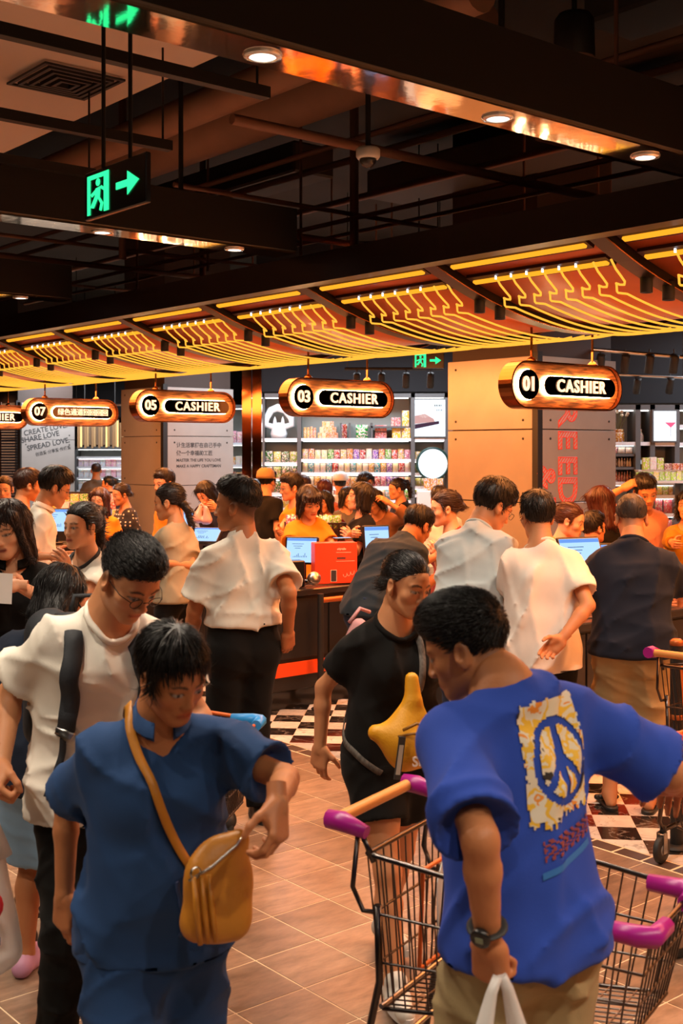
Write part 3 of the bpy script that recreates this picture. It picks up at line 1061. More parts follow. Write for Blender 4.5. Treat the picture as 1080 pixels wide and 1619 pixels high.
for i in range(len(S_) - 1):
    a = i * 4; b = a + 4
    Fr += [(a, b, b + 1, a + 1), (a + 2, a + 3, b + 3, b + 2), (a, a + 2, b + 2, b), (a + 1, b + 1, b + 3, a + 3)]
Fr += [(0, 1, 3, 2), (len(Vr) - 4, len(Vr) - 2, len(Vr) - 1, len(Vr) - 3)]
rb._add(Vr, Fr, False); rb = rb.mesh('rib'); rb.materials.append(RIBM)
edge = MB().tube([(s_, -.055, prof(s_) - .008) for s_ in S_], .006, n=5).mesh('rib_trim'); edge.materials.append(COPPER)
bar = MB().box((0, -PITCH / 2 + .02, 0), (.035, .99, .02), .006).mesh('light_bar'); bar.materials.append(BAR)
slot = MB().box((0, -PITCH / 2 + .02, 0), (.10, 1.03, .02)).mesh('light_slot'); slot.materials.append(mat('slot_dark', hexc('#2a0d05'), rough=.5))
neon = MB()
sl_ = [.55 + .085 * i for i in range(20)]
pts = [(.25, -.118, prof(.25) + .02), (.29, -.118, prof(.29) - .012), (.34, -.116, prof(.34) - .03), (.39, -.104, prof(.39) - .038), (.425, -.075, prof(.425) - .038), (.44, -.035, prof(.44) - .028), (.45, 0, prof(.45) - .012), (.456, 0, prof(.45) - .020), (.460, 0, prof(.45) - .056), (.468, 0, prof(.46) - .060)]
pts += [(s_, 0, prof(s_) - .030 - .02 * max(0, .75 - s_)) for s_ in sl_]
neon = MB().tube(pts, .0068, n=5, cap=True).mesh('neon_tube'); neon.materials.append(NEON)
tip = MB().lathe([(.006, -.02), (.007, .01), (.003, .013), (0, .013)], n=7).mesh('led_tip'); tip.materials.append(TIP)
can = MB().lathe([(.0, .11), (.030, .11), (.034, .10), (.034, 0), (.029, 0), (.027, .010), (0, .012)], n=14).mesh('spot_can'); can.materials.append(BLACK)
cl = MB().lathe([(.031, .010), (0, .011)], n=12, cap=False).mesh('spot_lens'); cl.materials.append(glow('spot_glow', (.8, .86, 1.0), 14))
SPOTS = []
for k in range(kmin, kmax):
    t0 = CT0 + k * PITCH
    link('panel', pan, canopy, loc=(CP0, t0, 0))
    link('rib', rb, canopy, loc=(CP0, t0, 0)); link('rib_trim', edge, canopy, loc=(CP0, t0, 0))
    for s_ in (.085, .275):
        tilt = math.atan(.31 * (1.4 - s_))
        for nm, me, dz in (('light_slot', slot, .034), ('light_bar', bar, .018)):
            link(nm, me, canopy, mtx=Matrix.Translation((CP0 + s_, t0, prof(s_) + dz)) @ Matrix.Rotation(tilt, 4, 'Y'))
    for i in range(8):
        tt = t0 - .18 - .1185 * i
        nt_ = link('neon_tube', neon, canopy, loc=(CP0, tt, 0))
        if i < 6:
            link('led_tip', tip, nt_, loc=(.25, -.118, prof(.25) + .025))
    for dt, sx in ((.02, .45), (-.03, .58)):
        c_ = link('spot_can', can, canopy, loc=(CP0 + sx, t0 + dt, prof(sx) - .085)); link('spot_lens', cl, c_)
        SPOTS.append(LN(CP0 + sx, t0 + dt, prof(sx) - .16))

# hanging cashier signs
def wood_mat():
    m = bpy.data.materials.new('sign_wood'); m.use_nodes = True
    N, L = m.node_tree.nodes, m.node_tree.links
    b = N['Principled BSDF']; b.inputs['Roughness'].default_value = .38
    tc = N.new('ShaderNodeTexCoord'); mp = N.new('ShaderNodeMapping'); mp.inputs['Scale'].default_value = (1.4, 1, 14)
    L.new(tc.outputs['Object'], mp.inputs[0])
    n = N.new('ShaderNodeTexNoise'); n.inputs['Scale'].default_value = 5; n.inputs['Detail'].default_value = 7; n.inputs['Distortion'].default_value = .6
    L.new(mp.outputs[0], n.inputs['Vector'])
    r = N.new('ShaderNodeValToRGB'); L.new(n.outputs['Fac'], r.inputs[0])
    r.color_ramp.elements[0].position = .35; r.color_ramp.elements[0].color = (*hexc('#3a1c0c'), 1)
    r.color_ramp.elements[1].position = .68; r.color_ramp.elements[1].color = (*hexc('#a5693a'), 1)
    L.new(r.outputs[0], b.inputs['Base Color'])
    bp = N.new('ShaderNodeBump'); bp.inputs['Strength'].default_value = .3; bp.inputs['Distance'].default_value = .004
    L.new(n.outputs['Fac'], bp.inputs['Height']); L.new(bp.outputs[0], b.inputs['Normal'])
    return m
WOOD = wood_mat()
HALO = glow('sign_halo', (1.0, .72, .38), 55.0)
PLATE = mat('sign_mirror_plate', (.16, .13, .11), rough=.06, metal=1)
LETT = glow('sign_letters', (1.0, .80, .55), 1.15)
LETT.node_tree.nodes['Principled BSDF'].inputs['Base Color'].default_value = (.8, .7, .55, 1)
def stadium(w, h, n=14):
    r = h / 2; out = []
    for i in range(n + 1):
        a = -math.pi / 2 + math.pi * i / n; out.append((w / 2 - r + r * math.cos(a), r * math.sin(a)))
    for i in range(n + 1):
        a = math.pi / 2 + math.pi * i / n; out.append((-w / 2 + r + r * math.cos(a), r * math.sin(a)))
    return out
def ring_mesh(outer, inner, y0, y1):
    mb = MB(); n = len(outer)
    V = [(x, y0, z) for x, z in outer] + [(x, y0, z) for x, z in inner] + [(x, y1, z) for x, z in outer] + [(x, y1, z) for x, z in inner]
    Fc = []
    for k in range(n):
        k2 = (k + 1) % n
        Fc += [(k, k2, n + k2, n + k), (2 * n + k, 3 * n + k, 3 * n + k2, 2 * n + k2), (k, 2 * n + k, 2 * n + k2, k2), (n + k, n + k2, 3 * n + k2, 3 * n + k)]
    mb._add(V, Fc); return mb
sign_parts = None
def cashier_sign(t, num, txt, label):
    """local x = D2, local -y faces the shoppers"""
    W_, H_, TH = 1.2, .325, .12
    root = thing('cashier_sign', label, 'sign', LN(6.55, t, 2.375), ANG, 'hanging cashier signs')
    out = stadium(W_, H_, 18); inn = stadium(W_ - .022, H_ - .022, 18); pl_ = stadium(W_ - .03, H_ - .03, 18)
    ring_mesh(out, inn, -TH / 2, TH / 2).obj('rim', COPPER, root)
    MB().prism([(x, -TH / 2 + .030, z) for x, z in pl_], (0, TH - .04, 0)).obj('wood_face', WOOD, root)
    ya = -TH / 2 + .002
    for nm, cx, w, h in (('number_plate', -W_ / 2 + .175, .205, .205), ('name_plate', .125, .78, .132)):
        o_ = stadium(w, h, 14); hl = stadium(w + .008, h + .008, 14); hl2 = stadium(w - .03, h - .03, 14)
        mb = MB().prism([(x + cx, ya - .005, z) for x, z in o_], (0, .006, 0)); pl = mb.obj(nm, PLATE, root)
        mb = ring_mesh([(x + cx, z) for x, z in hl], [(x + cx, z) for x, z in hl2], ya + .010, ya + .016); mb.obj('halo_strip', HALO, pl)
    sz = .128 if len(txt) < 8 else .118
    cn = text_mesh('number', num, .135, .004, bold=.003); cn.materials.clear()
    R_ = Matrix.Rotation(rad(90), 4, 'X')
    link('number', cn, root, LETT, mtx=Matrix.Translation((-W_ / 2 + .175, ya - .010, 0)) @ R_)
    if txt == 'CASHIER':
        tm = text_mesh('lettering', txt, .122, .004, space=1.16, bold=.002)
    else:
        tm = text_mesh('lettering', txt, .083, .003, bold=.001, space=.98)
    link('lettering', tm, root, LETT, mtx=Matrix.Translation((.125, ya - .010, -.002)) @ R_)
    for x in (-.33, .33):
        r_ = prof(6.55 + x - CP0)
        rod('hanger', (x, 0, H_ / 2), (x, 0, r_ - 2.375 + .05), .009, COPPER, root)
        MB().lathe([(.04, 0), (.03, .02), (.012, .035), (0, .035)], (x, 0, H_ / 2 - .003), n=12).obj('hanger_cap', COPPER, root)
    return root
cashier_sign(LANE_T[1], '01', 'CASHIER', 'wood-faced pill sign reading 01 CASHIER, the rightmost, before the big column')
cashier_sign(LANE_T[2], '03', 'CASHIER', 'wood-faced pill sign reading 03 CASHIER, hanging before the snack wall')
cashier_sign(LANE_T[3], '05', 'CASHIER', 'wood-faced pill sign reading 05 CASHIER, before the second column')
cashier_sign(LANE_T[4], '07', '绿色通道回回回回', 'wood-faced pill sign numbered 07 with Chinese characters')
cashier_sign(LANE_T[5], '09', 'CASHIER', 'wood-faced pill sign cut off by the left edge, ending in ER')

# exit signs
EXG = glow('exit_green', (.03, 1.0, .32), 1.5)
def exit_sign(c, w, h, face, ang, rods, label):
    root = thing('exit_sign', label, 'exit sign', tuple(c), ang)
    # local x along the sign, -y faces the viewer
    slab('panel', (0, 0, 0), (w, .022, h), BLACKG, root, bev=.004)
    mb = MB()
    def poly(pts, y=-.0125): mb.prism([(x * w, y, z * h) for x, z in pts], (0, -.0015, 0))
    # door frame
    fx0, fx1, fz0, fz1, tk = -.44, -.08, -.42, .40, .05
    poly([(fx0, fz0), (fx0 + tk, fz0), (fx0 + tk, fz1), (fx0, fz1)]); poly([(fx1 - tk * 1.6, fz0), (fx1, fz0), (fx1, fz1), (fx1 - tk * 1.6, fz1)])
    poly([(fx0 + tk, fz1 - .09), (fx1 - tk * 1.6, fz1 - .09), (fx1 - tk * 1.6, fz1), (fx0 + tk, fz1)])
    mb.obj('door_mark', EXG, root)
    mb = MB()
    poly([(-.26 + .035 * math.cos(a), .22 + .08 * math.sin(a)) for a in np.linspace(0, 6.28, 11)[:-1]])
    poly([(-.30, .10), (-.22, .12), (-.23, -.10), (-.31, -.06)])
    poly([(-.30, .08), (-.30, .0), (-.36, -.06), (-.385, .0)]); poly([(-.23, .10), (-.17, .02), (-.14, .05), (-.20, .13)])
    poly([(-.31, -.06), (-.25, -.08), (-.33, -.30), (-.39, -.27)]); poly([(-.27, -.08), (-.23, -.10), (-.17, -.24), (-.20, -.40), (-.235, -.37), (-.215, -.24)])
    mb.obj('running_figure', EXG, root)
    mb = MB()
    poly([(.04, -.07), (.22, -.07), (.22, -.24), (.40, 0), (.22, .24), (.22, .07), (.04, .07)])
    mb.obj('arrow', EXG, root)
    for x in rods:
        rod('hanger', (x, 0, h / 2), (x, 0, 5.18 - c[2]), .008, BLACK, root)
    return root
c = PX(184.5, 297, 4.42)
exit_sign(c, .46, .182, None, math.atan2(-D1[1], -D1[0]), (-.10, .10), 'large hanging green emergency exit sign with a running figure and arrow')
c = PX(677.5, 570, 12.6)
exit_sign(c, .33, .17, None, 0.0, (-.1, .1), 'small distant green exit sign beside the big column')

# vents, ducts, pipes, trays
CEILB = mat('ceiling_board', hexc('#d2bcae'), rough=.8)
k0 = GR(375, 75, 4.0)
tag(MB().box((-1.6, 3.0, .06), (3.2, 6.0, .12)).obj('ceiling_board', CEILB, loc=tuple(k0), rz=ANG), 'pale dropped ceiling board at the upper left', 'ceiling board')
vent = thing('air_vent', 'square black air vent in the pale ceiling board', 'vent', tuple(GR(104, 128, 3.985)), ANG)
for i in range(5):
    o_ = .24 - i * .045
    if o_ > .05:
        ring_mesh([(-o_, -o_), (o_, -o_), (o_, o_), (-o_, o_)], [(-o_ + .02, -o_ + .02), (o_ - .02, -o_ + .02), (o_ - .02, o_ - .02), (-o_ + .02, o_ - .02)], -.012 - i * .004, .0).obj('louver', BLACK, vent, mtx=Matrix.Rotation(rad(90), 4, 'X'))
DUCTM = mat('duct_brown', hexc('#a87a62'), rough=.7, var=.12, vscale=3)
def pix_pipe(name, a, b, z, r, m, label, cat, n=10, group=None):
    A = np.array(GR(*a, z)); B = np.array(GR(*b, z))
    mb = MB().tube([(0, 0, 0), tuple(B - A)], r, n=n)
    return tag(mb.obj(name, m, loc=tuple(A)), label, cat, group)
pix_pipe('air_duct', (40, 285), (760, -15), 4.25, .11, DUCTM, 'thinner round brown air duct below the ceiling', 'duct', 16)
pix_pipe('air_duct', (60, 310), (760, 45), 4.35, .19, DUCTM, 'thick round brown air duct below the ceiling', 'duct', 18)
for a, b, z, lab in (((-60, 33), (423, 148), 3.5, 'longest black ceiling track rail, crossing the vent'), ((-60, 168), (268, 232), 3.5, 'black ceiling track rail below the air vent'), ((-60, 239), (146, 276), 3.5, 'short black ceiling track rail left of the exit sign')):
    A, B = GR(*a, z), GR(*b, z)
    L_ = float(np.linalg.norm(B - A))
    tr = thing('ceiling_track', lab, 'track', tuple((A + B) / 2), ANG, 'ceiling tracks')
    slab('rail', (0, 0, 0), (L_, .05, .05), BLACK, tr)
    for x in (-L_ * .42, L_ * .46):
        rod('hanger', (x, 0, .02), (x, 0, 5.18 - z), .006, BLACK, tr)
PIPEM = mat('pipe_brown', hexc('#7a5240'), rough=.6)
rg = random.Random(4)
PIPEL = ['thin brown ceiling pipe running above the canopy', 'thin brown ceiling pipe crossing toward the rear of the store']
for i, (p, z, r) in enumerate(((5.4, 4.1, .022), (5.9, 3.7, .018), (6.3, 4.3, .03), (7.0, 3.9, .02), (7.6, 4.4, .035), (8.4, 3.8, .02), (9.2, 4.2, .03), (10.4, 3.9, .022), (5.1, 4.6, .04))):
    A, B = LN(p, -4, z), LN(p, 15, z)
    tag(rod('ceiling_pipe', A, B, r, PIPEM, n=7), PIPEL[0], 'pipe', 'pipes along the lanes')
for i, t in enumerate((1.2, 2.2, 4.3, 5.2, 6.9, 8.1, 9.9, 11.2, 13.0, 15.1)):
    z = 3.55 + (i * 37 % 9) * .045
    A, B = LN(3.6 + (i % 3) * .7, t, z), LN(10.6, t, z)
    tag(rod('ceiling_pipe', A, B, .018 + .012 * (i % 2), PIPEM, n=7), PIPEL[1], 'pipe', 'pipes across the lanes')
for i in range(26):
    p, t = 4.9 + rg.random() * 6, 1.0 + rg.random() * 13
    z = 3.45 + rg.random() * .5
    tag(rod('hanger_rod', LN(p, t, z), LN(p, t, 5.19), .012 + .022 * (i % 4 == 0), PIPEM, n=6), 'dark rod hanging from the black ceiling above the checkouts', 'hanger', 'ceiling hanger rods')
for i, (p, t, w, l) in enumerate(((6.2, 3.0, .5, 3.5), (8.6, 7.5, .6, 4.0), (7.2, 11, .5, 4.0), (11, 4.5, .8, 5))):
    tag(MB().box((0, 0, 0), (w, l, .3), .02).obj('ceiling_duct_box', mat('duct_grey', hexc('#4a4442'), rough=.7), loc=LN(p, t, 4.75), rz=ANG),
        'flat grey duct high under the black ceiling, ' + ('nearest, above the right end of the canopy', 'above the middle of the canopy', 'above the left end of the canopy', 'farthest to the rear right')[i], 'duct', 'rectangular ducts')
def dome_camera(c, label, wht=True, top=5.18):
    root = thing('dome_camera', label, 'camera', tuple(c))
    MB().lathe([(.0, .05), (.055, .05), (.066, .04), (.066, 0), (.058, -.012), (0, -.012)], n=20).obj('housing', WHITE if wht else mat('grey_plastic', (.2, .19, .18), rough=.4), root)
    MB().lathe([(.048 * math.cos(a), -.012 - .048 * math.sin(a)) for a in np.linspace(0, math.pi / 2, 8)], n=18).obj('dome', mat('smoked_dome', (.05, .045, .045), rough=.04), root)
    rod('mount_pole', (0, 0, .05), (0, 0, top - c[2]), .016, BLACK, root)
dome_camera(PX(582, 248, 6.5), 'white dome camera hanging from a pole in mid ceiling')
dome_camera(PX(793, 140, 5.6), 'dome camera in the dark above the nearest mirrored beam', False)
dome_camera(PX(286, 335, 7.6), 'small dome camera right of the large exit sign', False)
c = PX(908, 92, 6.0)
sp = thing('pendant_speaker', 'black pendant speaker with a round mesh grille, upper right', 'speaker', tuple(c))
MB().lathe([(0, .22), (.08, .22), (.10, .19), (.105, .0), (.098, -.006), (.092, .0)], n=24, cap=False).obj('housing', BLACK, sp)
MB().lathe([(.104, -.004), (.095, -.01), (.0, -.012)], n=24, cap=False).obj('grille', mat('grille_brown', hexc('#5a4438'), rough=.6, bump=.4, bscale=200), sp)
rod('mount_pole', (0, 0, .2), (0, 0, 5.18 - c[2]), .014, BLACK, sp)

# ------------------------------------------------------------------ checkout counters and what stands on them
ORANGE = mat('orange_laminate', hexc('#f0521a'), rough=.4)
ORED = mat('orange_red_card', hexc('#f4431f'), rough=.45)
CTOP = mat('counter_top', (.022, .020, .020), rough=.25)
CBODY = mat('counter_body', (.018, .016, .016), rough=.35, var=.2, vscale=4)
SCREEN = glow('screen_glow', (.42, .66, 1.0), 1.25)
SCREENB = glow('screen_header', (.16, .34, .85), 1.1)
SCREENL = glow('screen_lines', (.05, .10, .25), .7)
CF = [t - .84 for t in LANE_T]       # front plane of each counter
def counter(t, label, p0=5.0, p1=8.0):
    root = thing('checkout_counter', label, 'counter', LN(p0, t, 0), ANG)
    L_ = p1 - p0
    slab('plinth', (L_ / 2 + .02, .30, .07), (L_ - .04, .50, .14), mat('plinth', (.02, .02, .022), rough=.15), root)
    slab('body', (L_ / 2, .29, .49), (L_, .56, .70), CBODY, root, bev=.006)
    slab('stripe', (L_ / 2, .002, .30), (L_ - .01, .012, .10), ORANGE, root)
    for i in range(4):
        slab('front_panel', ((i + .5) * L_ / 4, .004, .60), (L_ / 4 - .02, .012, .44), CBODY, root, bev=.002)
    slab('top', (L_ / 2, .29, .865), (L_ + .03, .62, .05), CTOP, root, bev=.008)
    for i in range(3):
        slab('belt_edge', (L_ * (.25 + .25 * i), .10, .893), (L_ * .24, .02, .008), STEEL, root)
    return root
CLAB = ['', 'black checkout counter behind the navy T-shirt and white T-shirt men', 'black checkout counter carrying the orange red cardboard box', 'black checkout counter behind the heavy-set man in the white dress shirt', 'black checkout counter with an upright screen at the far left', 'farthest checkout counter, almost hidden at the left edge']
for i, t in enumerate(CF):
    if i == 0: continue
    counter(t, CLAB[i])
CZ = .898
def monitor(c, yaw, label, w=.25, h=.20, tilt=12, stand=.16, bars=True):
    """screen faces local -y"""
    root = thing('pos_monitor', label, 'monitor', tuple(c), rad(yaw), 'checkout screens')
    MB().box((0, .05, .012), (.16, .16, .024), .006).obj('base', BLACKG, root)
    MB().tube([(0, .06, .02), (0, .06, stand)], .025, n=8).obj('stand', BLACKG, root)
    T_ = Matrix.Translation((0, .02, stand + h / 2 - .02)) @ Matrix.Rotation(rad(-tilt), 4, 'X')
    hd = MB().box((0, 0, 0), (w + .03, .03, h + .03), .008).obj('bezel', BLACKG, root, mtx=T_)
    link('screen', MB().box((0, -.0155, 0), (w, .002, h)).mesh('screen'), hd, SCREEN)
    link('screen_header', MB().box((0, -.0168, h * .44), (w, .001, h * .1)).mesh('hd'), hd, SCREENB)
    if bars:
        rg_ = random.Random(int(c[0] * 100))
        mb = MB()
        for k in range(9):
            hh = h * (.04 + .18 * rg_.random()); mb.box((-w * .25 + k * w * .055, -.0168, -h * .30 + hh / 2), (w * .018, .001, hh))
        for k in range(3):
            mb.box((-w * .12, -.0168, h * (.26 - .09 * k)), (w * (.4 - .1 * k), .001, h * .018))
        link('screen_print', mb.mesh('print'), hd, SCREENL)
    return root
def lane_at(px, i, off):
    """ground point seen in column px lying off metres behind the front plane of counter i"""
    k = (px - 540) / FPX; t = CF[i] + off
    Y = t / (D1[0] * k + D1[1])
    return np.array([k * Y, Y, 0.0])
def on_counter(px, i, off, dz=0):
    c = lane_at(px, i, off); c[2] = CZ + dz; return c
monitor(on_counter(476, 2, .33), -14, 'tilted checkout screen in front of the young cashier in yellow', .24, .19, 14, .17)
monitor(on_counter(597, 2, .42), 24, 'bright blue checkout screen behind the bending man', .22, .27, 8, .14)
monitor(on_counter(922, 1, .34), 22, 'large tilted checkout screen between white shirt and navy shirt', .30, .24, 25, .24)
monitor(on_counter(970, 1, .50), 10, 'small sliver of a screen left of the navy shirt man', .18, .2, 10, .2, False)
monitor(on_counter(88, 4, .10), 8, 'upright checkout screen on the counter at the far left', .29, .24, 6, .16)
monitor(on_counter(163, 4, .02), 38, 'narrow angled checkout screen beside the ponytail girl', .22, .27, 8, .12)
monitor(on_counter(296, 3, .50), -62, 'edge-on checkout screen behind the woman in beige', .24, .24, 4, .2, False)
monitor(on_counter(322, 3, .25), -10, 'nearly flat checkout screen lying beside the white shirt man', .30, .24, 62, .10)
# orange display box
c = on_counter(531, 2, .08)
bx = thing('display_box', 'orange red cardboard box standing on the counter edge', 'box', tuple(c), ANG - .42)
slab('carton', (0, .05, .158), (.34, .12, .315), ORED, bx, bev=.003)
slab('window', (-.02, -.0105, .06), (.042, .003, .085), mat('box_window', (.06, .05, .05), rough=.2), bx)
slab('window_frame', (-.02, -.0100, .06), (.048, .002, .091), mat('cream_line', (.8, .7, .6), rough=.5), bx)
PINKL = mat('pale_pink_print', (.95, .55, .45), rough=.5)
Rx = Matrix.Rotation(rad(90), 4, 'X')
for i in range(7): slab('print_mark', (.012 + i * .0105, -.0105, .265 + .002 * (i % 2)), (.007, .001, .010 + .003 * (i % 3)), PINKL, bx)
for i in range(6): slab('print_mark', (.012 + i * .0115, -.0105, .195), (.0095, .001, .016 + .002 * (i % 2)), INK, bx)
slab('print_line', (.075, -.0105, .172), (.15, .001, .003), PINKL, bx); slab('print_line', (.06, -.0105, .24), (.12, .001, .003), PINKL, bx)
mb = MB().tube([(.05 + .0042 * i + .006 * math.cos(i * .9), -.011, .055 + .014 * math.sin(i * .9) + .0012 * i) for i in range(24)], .0018, n=5); mb.obj('script_print', PINKL, bx)
c = on_counter(470, 2, .05)
t_ = thing('card_terminal', 'black card terminal with silver dial on the counter edge', 'terminal', tuple(c), ANG - .3)
slab('case', (0, .06, .10), (.13, .12, .20), BLACKG, t_, bev=.008)
MB().lathe([(.05, 0), (.05, .04), (.038, .055), (0, .055)], n=18, R=rotx(rad(70))).obj('dial', STEEL, t_, loc=(.12, -.02, .06))
slab('paper', (-.09, .0, .10), (.035, .03, .12), mat('amber_card', hexc('#f0a030'), rough=.5), t_, bev=.003)
# black boxes at the end of counter 05
c = lane_at(300, 3, -.25); zc_ = lambda py: CH - (py - HOR) / FPX * c[1]
for z0, z1, w, lab in ((0.0, zc_(922), .34, 'lower black plastic bin behind the white shirt man'), (zc_(922) + .004, zc_(880), .30, 'upper black plastic bin behind the white shirt man')):
    o = thing('storage_bin', lab, 'bin', (c[0], c[1], z0), ANG)
    MB().box((0, 0, (z1 - z0) / 2), (w, .22, z1 - z0), .01).obj('bin_body', CBODY, o); slab('bin_lip', (0, 0, z1 - z0 - .010), (w + .016, .236, .016), BLACKG, o, bev=.003)
# rails between the lanes
def rail(a, b, h, label, m_rail, r=.028):
    root = thing('lane_rail', label, 'rail', (a[0], a[1], 0))
    d = np.array(b[:2]) - np.array(a[:2])
    rod('post', (0, 0, 0), (0, 0, h), r * .9, BLACK, root); rod('post', (d[0], d[1], 0), (d[0], d[1], h), r * .9, BLACK, root)
    MB().lathe([(.07, 0), (.07, .008), (.03, .014)], n=16).obj('foot_plate', BLACK, root)
    MB().lathe([(.07, 0), (.07, .008), (.03, .014)], n=16).obj('foot_plate', BLACK, root, loc=(d[0], d[1], 0))
    rod('handrail', (0, 0, h - .05), (d[0], d[1], h - .05), r * .75, m_rail, root); rod('low_bar', (0, 0, h * .35), (d[0], d[1], h * .35), r * .55, m_rail, root)
    return root
WRAIL = mat('copper_rail', hexc('#b5622c'), rough=.35, metal=.4)
a = lane_at(507, 2, -.12)
rail(a, a[:2] + D2 * 1.1, .86, 'black rail with a copper bar in front of the 03 counter', WRAIL)
a = GR(1070, 1338)
lp = thing('lane_post', 'thick black lane post with copper bands at the right edge', 'post', (a[0], a[1], 0))
rod('post', (0, 0, 0), (0, 0, .98), .032, BLACK, lp, n=14)
MB().lathe([(.09, 0), (.09, .008), (.034, .016)], n=18).obj('foot_plate', BLACK, lp)
MB().lathe([(.033, .98), (.034, 1.0), (.02, 1.012), (0, 1.012)], n=14).obj('post_cap', WRAIL, lp)
for z in (.30, .62): MB().lathe([(.033, z), (.036, z + .005), (.036, z + .02), (.033, z + .025)], n=14, cap=False).obj('band', WRAIL, lp)
# candy racks
PACK = bpy.data.materials.new('printed_pack'); PACK.use_nodes = True
N, L = PACK.node_tree.nodes, PACK.node_tree.links
b = N['Principled BSDF']; b.inputs['Roughness'].default_value = .3
oi = N.new('ShaderNodeObjectInfo'); tc = N.new('ShaderNodeTexCoord')
cm = N.new('ShaderNodeVectorMath'); cm.operation = 'ADD'; sc_ = N.new('ShaderNodeVectorMath'); sc_.operation = 'SCALE'; sc_.inputs['Scale'].default_value = 21
cx = N.new('ShaderNodeCombineXYZ'); L.new(oi.outputs['Random'], cx.inputs[0]); L.new(oi.outputs['Random'], cx.inputs[2]); L.new(cx.outputs[0], sc_.inputs[0])
L.new(tc.outputs['Object'], cm.inputs[0]); L.new(sc_.outputs[0], cm.inputs[1])
vo = N.new('ShaderNodeTexVoronoi'); vo.inputs['Scale'].default_value = 11; L.new(cm.outputs[0], vo.inputs['Vector'])
hs = N.new('ShaderNodeHueSaturation'); hs.inputs['Saturation'].default_value = 1.1; hs.inputs['Value'].default_value = 1.0
L.new(vo.outputs['Color'], hs.inputs['Color'])
th = N.new('ShaderNodeMath'); th.operation = 'GREATER_THAN'; th.inputs[1].default_value = .62
sx = N.new('ShaderNodeSeparateColor'); L.new(vo.outputs['Color'], sx.inputs[0]); L.new(sx.outputs[0], th.inputs[0])
mx = N.new('ShaderNodeMix'); mx.data_type = 'RGBA'; L.new(th.outputs[0], mx.inputs[0]); L.new(oi.outputs['Color'], mx.inputs[6])
mw = N.new('ShaderNodeMix'); mw.data_type = 'RGBA'; mw.inputs[0].default_value = .45; mw.inputs[6].default_value = (.85, .82, .75, 1); L.new(hs.outputs[0], mw.inputs[7]); L.new(mw.outputs[2], mx.inputs[7])
L.new(mx.outputs[2], b.inputs['Base Color'])
MATS['printed_pack'] = PACK
def bag_mesh():
    V = []; Fc = []; nx, nz = 5, 7
    for sgn in (1, -1):
        for j in range(nz):
            for i in range(nx):
                u, w = i / (nx - 1) * 2 - 1, j / (nz - 1) * 2 - 1
                bul = (1 - u * u) ** .7 * max(0, 1 - abs(w) ** 3.0)
                V.append((u * .5 * (1 - .06 * (1 - abs(w))), sgn * .22 * bul, (w + 1) * .5))
    n = nx * nz
    for s_ in (0, 1):
        for j in range(nz - 1):
            for i in range(nx - 1):
                a = s_ * n + j * nx + i
                q = (a, a + 1, a + nx + 1, a + nx)
                Fc.append(q if s_ else q[::-1])
    mb = MB(); mb._add(V, Fc, True)
    me = mb.mesh('snack_bag'); me.materials.append(PACK); return me
BAG = bag_mesh()
BOXM = MB().box((0, 0, .5), (1, 1, 1), .03).mesh('carton'); BOXM.materials.append(PACK)
BOT = MB().lathe([(.0, 0), (.46, 0), (.5, .04), (.5, .5), (.42, .62), (.2, .75), (.18, .9), (.22, .9), (.22, 1.0), (0, 1.0)], n=10).mesh('bottle'); BOT.materials.append(PACK)
JAR = MB().lathe([(0, 0), (.47, 0), (.5, .05), (.5, .72), (.42, .8), (.45, .8), (.45, 1.0), (0, 1.0)], n=10).mesh('jar'); JAR.materials.append(PACK)
def product(kind, c, dims, col, label, cat, group, rz=0.0, parent=None):
    me = {'bag': BAG, 'box': BOXM, 'bottle': BOT, 'jar': JAR}[kind]
    o = bpy.data.objects.new({'bag': 'snack_bag', 'box': 'food_carton', 'bottle': 'bottle', 'jar': 'jar'}[kind], me)
    COL.objects.link(o)
    o.location = tuple(float(x) for x in c); o.scale = dims; o.rotation_euler = (0, 0, rz)
    o.color = (*col, 1)
    if parent is None: tag(o, label, cat, group)
    return o
PALE = [hexc(x) for x in ('#e8d9a0', '#d9a23a', '#e9e2d0', '#c9482f', '#5aa83c', '#2f9fa8', '#e0b46a', '#c76a8c', '#7d4bb0', '#e8863a', '#f0e6c8', '#b8302a')]
rgp = random.Random(11)
# candy rack by the far-left counter
c = lane_at(125, 4, 1.2)
ck = thing('candy_rack', 'counter rack of bright sweets behind the far-left screen', 'rack', (c[0], c[1], 0), ANG - .5)
slab('cabinet', (0, .2, .55), (.9, .36, 1.1), CBODY, ck, bev=.01)
for i in range(3): slab('tray', (0, .02 - .04 * i + .1, 1.30 - .10 * i), (.9, .12, .02), mat('clear_tray', (.5, .5, .5), rough=.1), ck)
slab('back_board', (0, .22, 1.25), (.9, .02, .34), CBODY, ck)
for i in range(3):
    for j in range(8):
        col = rgp.choice([hexc('#d94b8a'), hexc('#c9a0d0'), hexc('#e03a2a'), hexc('#e8c040'), hexc('#5aa83c'), hexc('#e9d0d8')])
        o = product('box', (0, 0, 0), (.10, .05, .085), col, None, None, None, parent=1)
        M = Matrix.Translation((c[0], c[1], 0)) @ Matrix.Rotation(ANG - .5, 4, 'Z')
        v = M @ Vector((-.39 + j * .111, .02 - .04 * i + .1, 1.31 - .10 * i))
        o.location = v; o.rotation_euler = (0, 0, ANG - .5)
        tag(o, 'small sweet packet on the counter rack at the far left', 'sweets', 'sweets on the left rack')
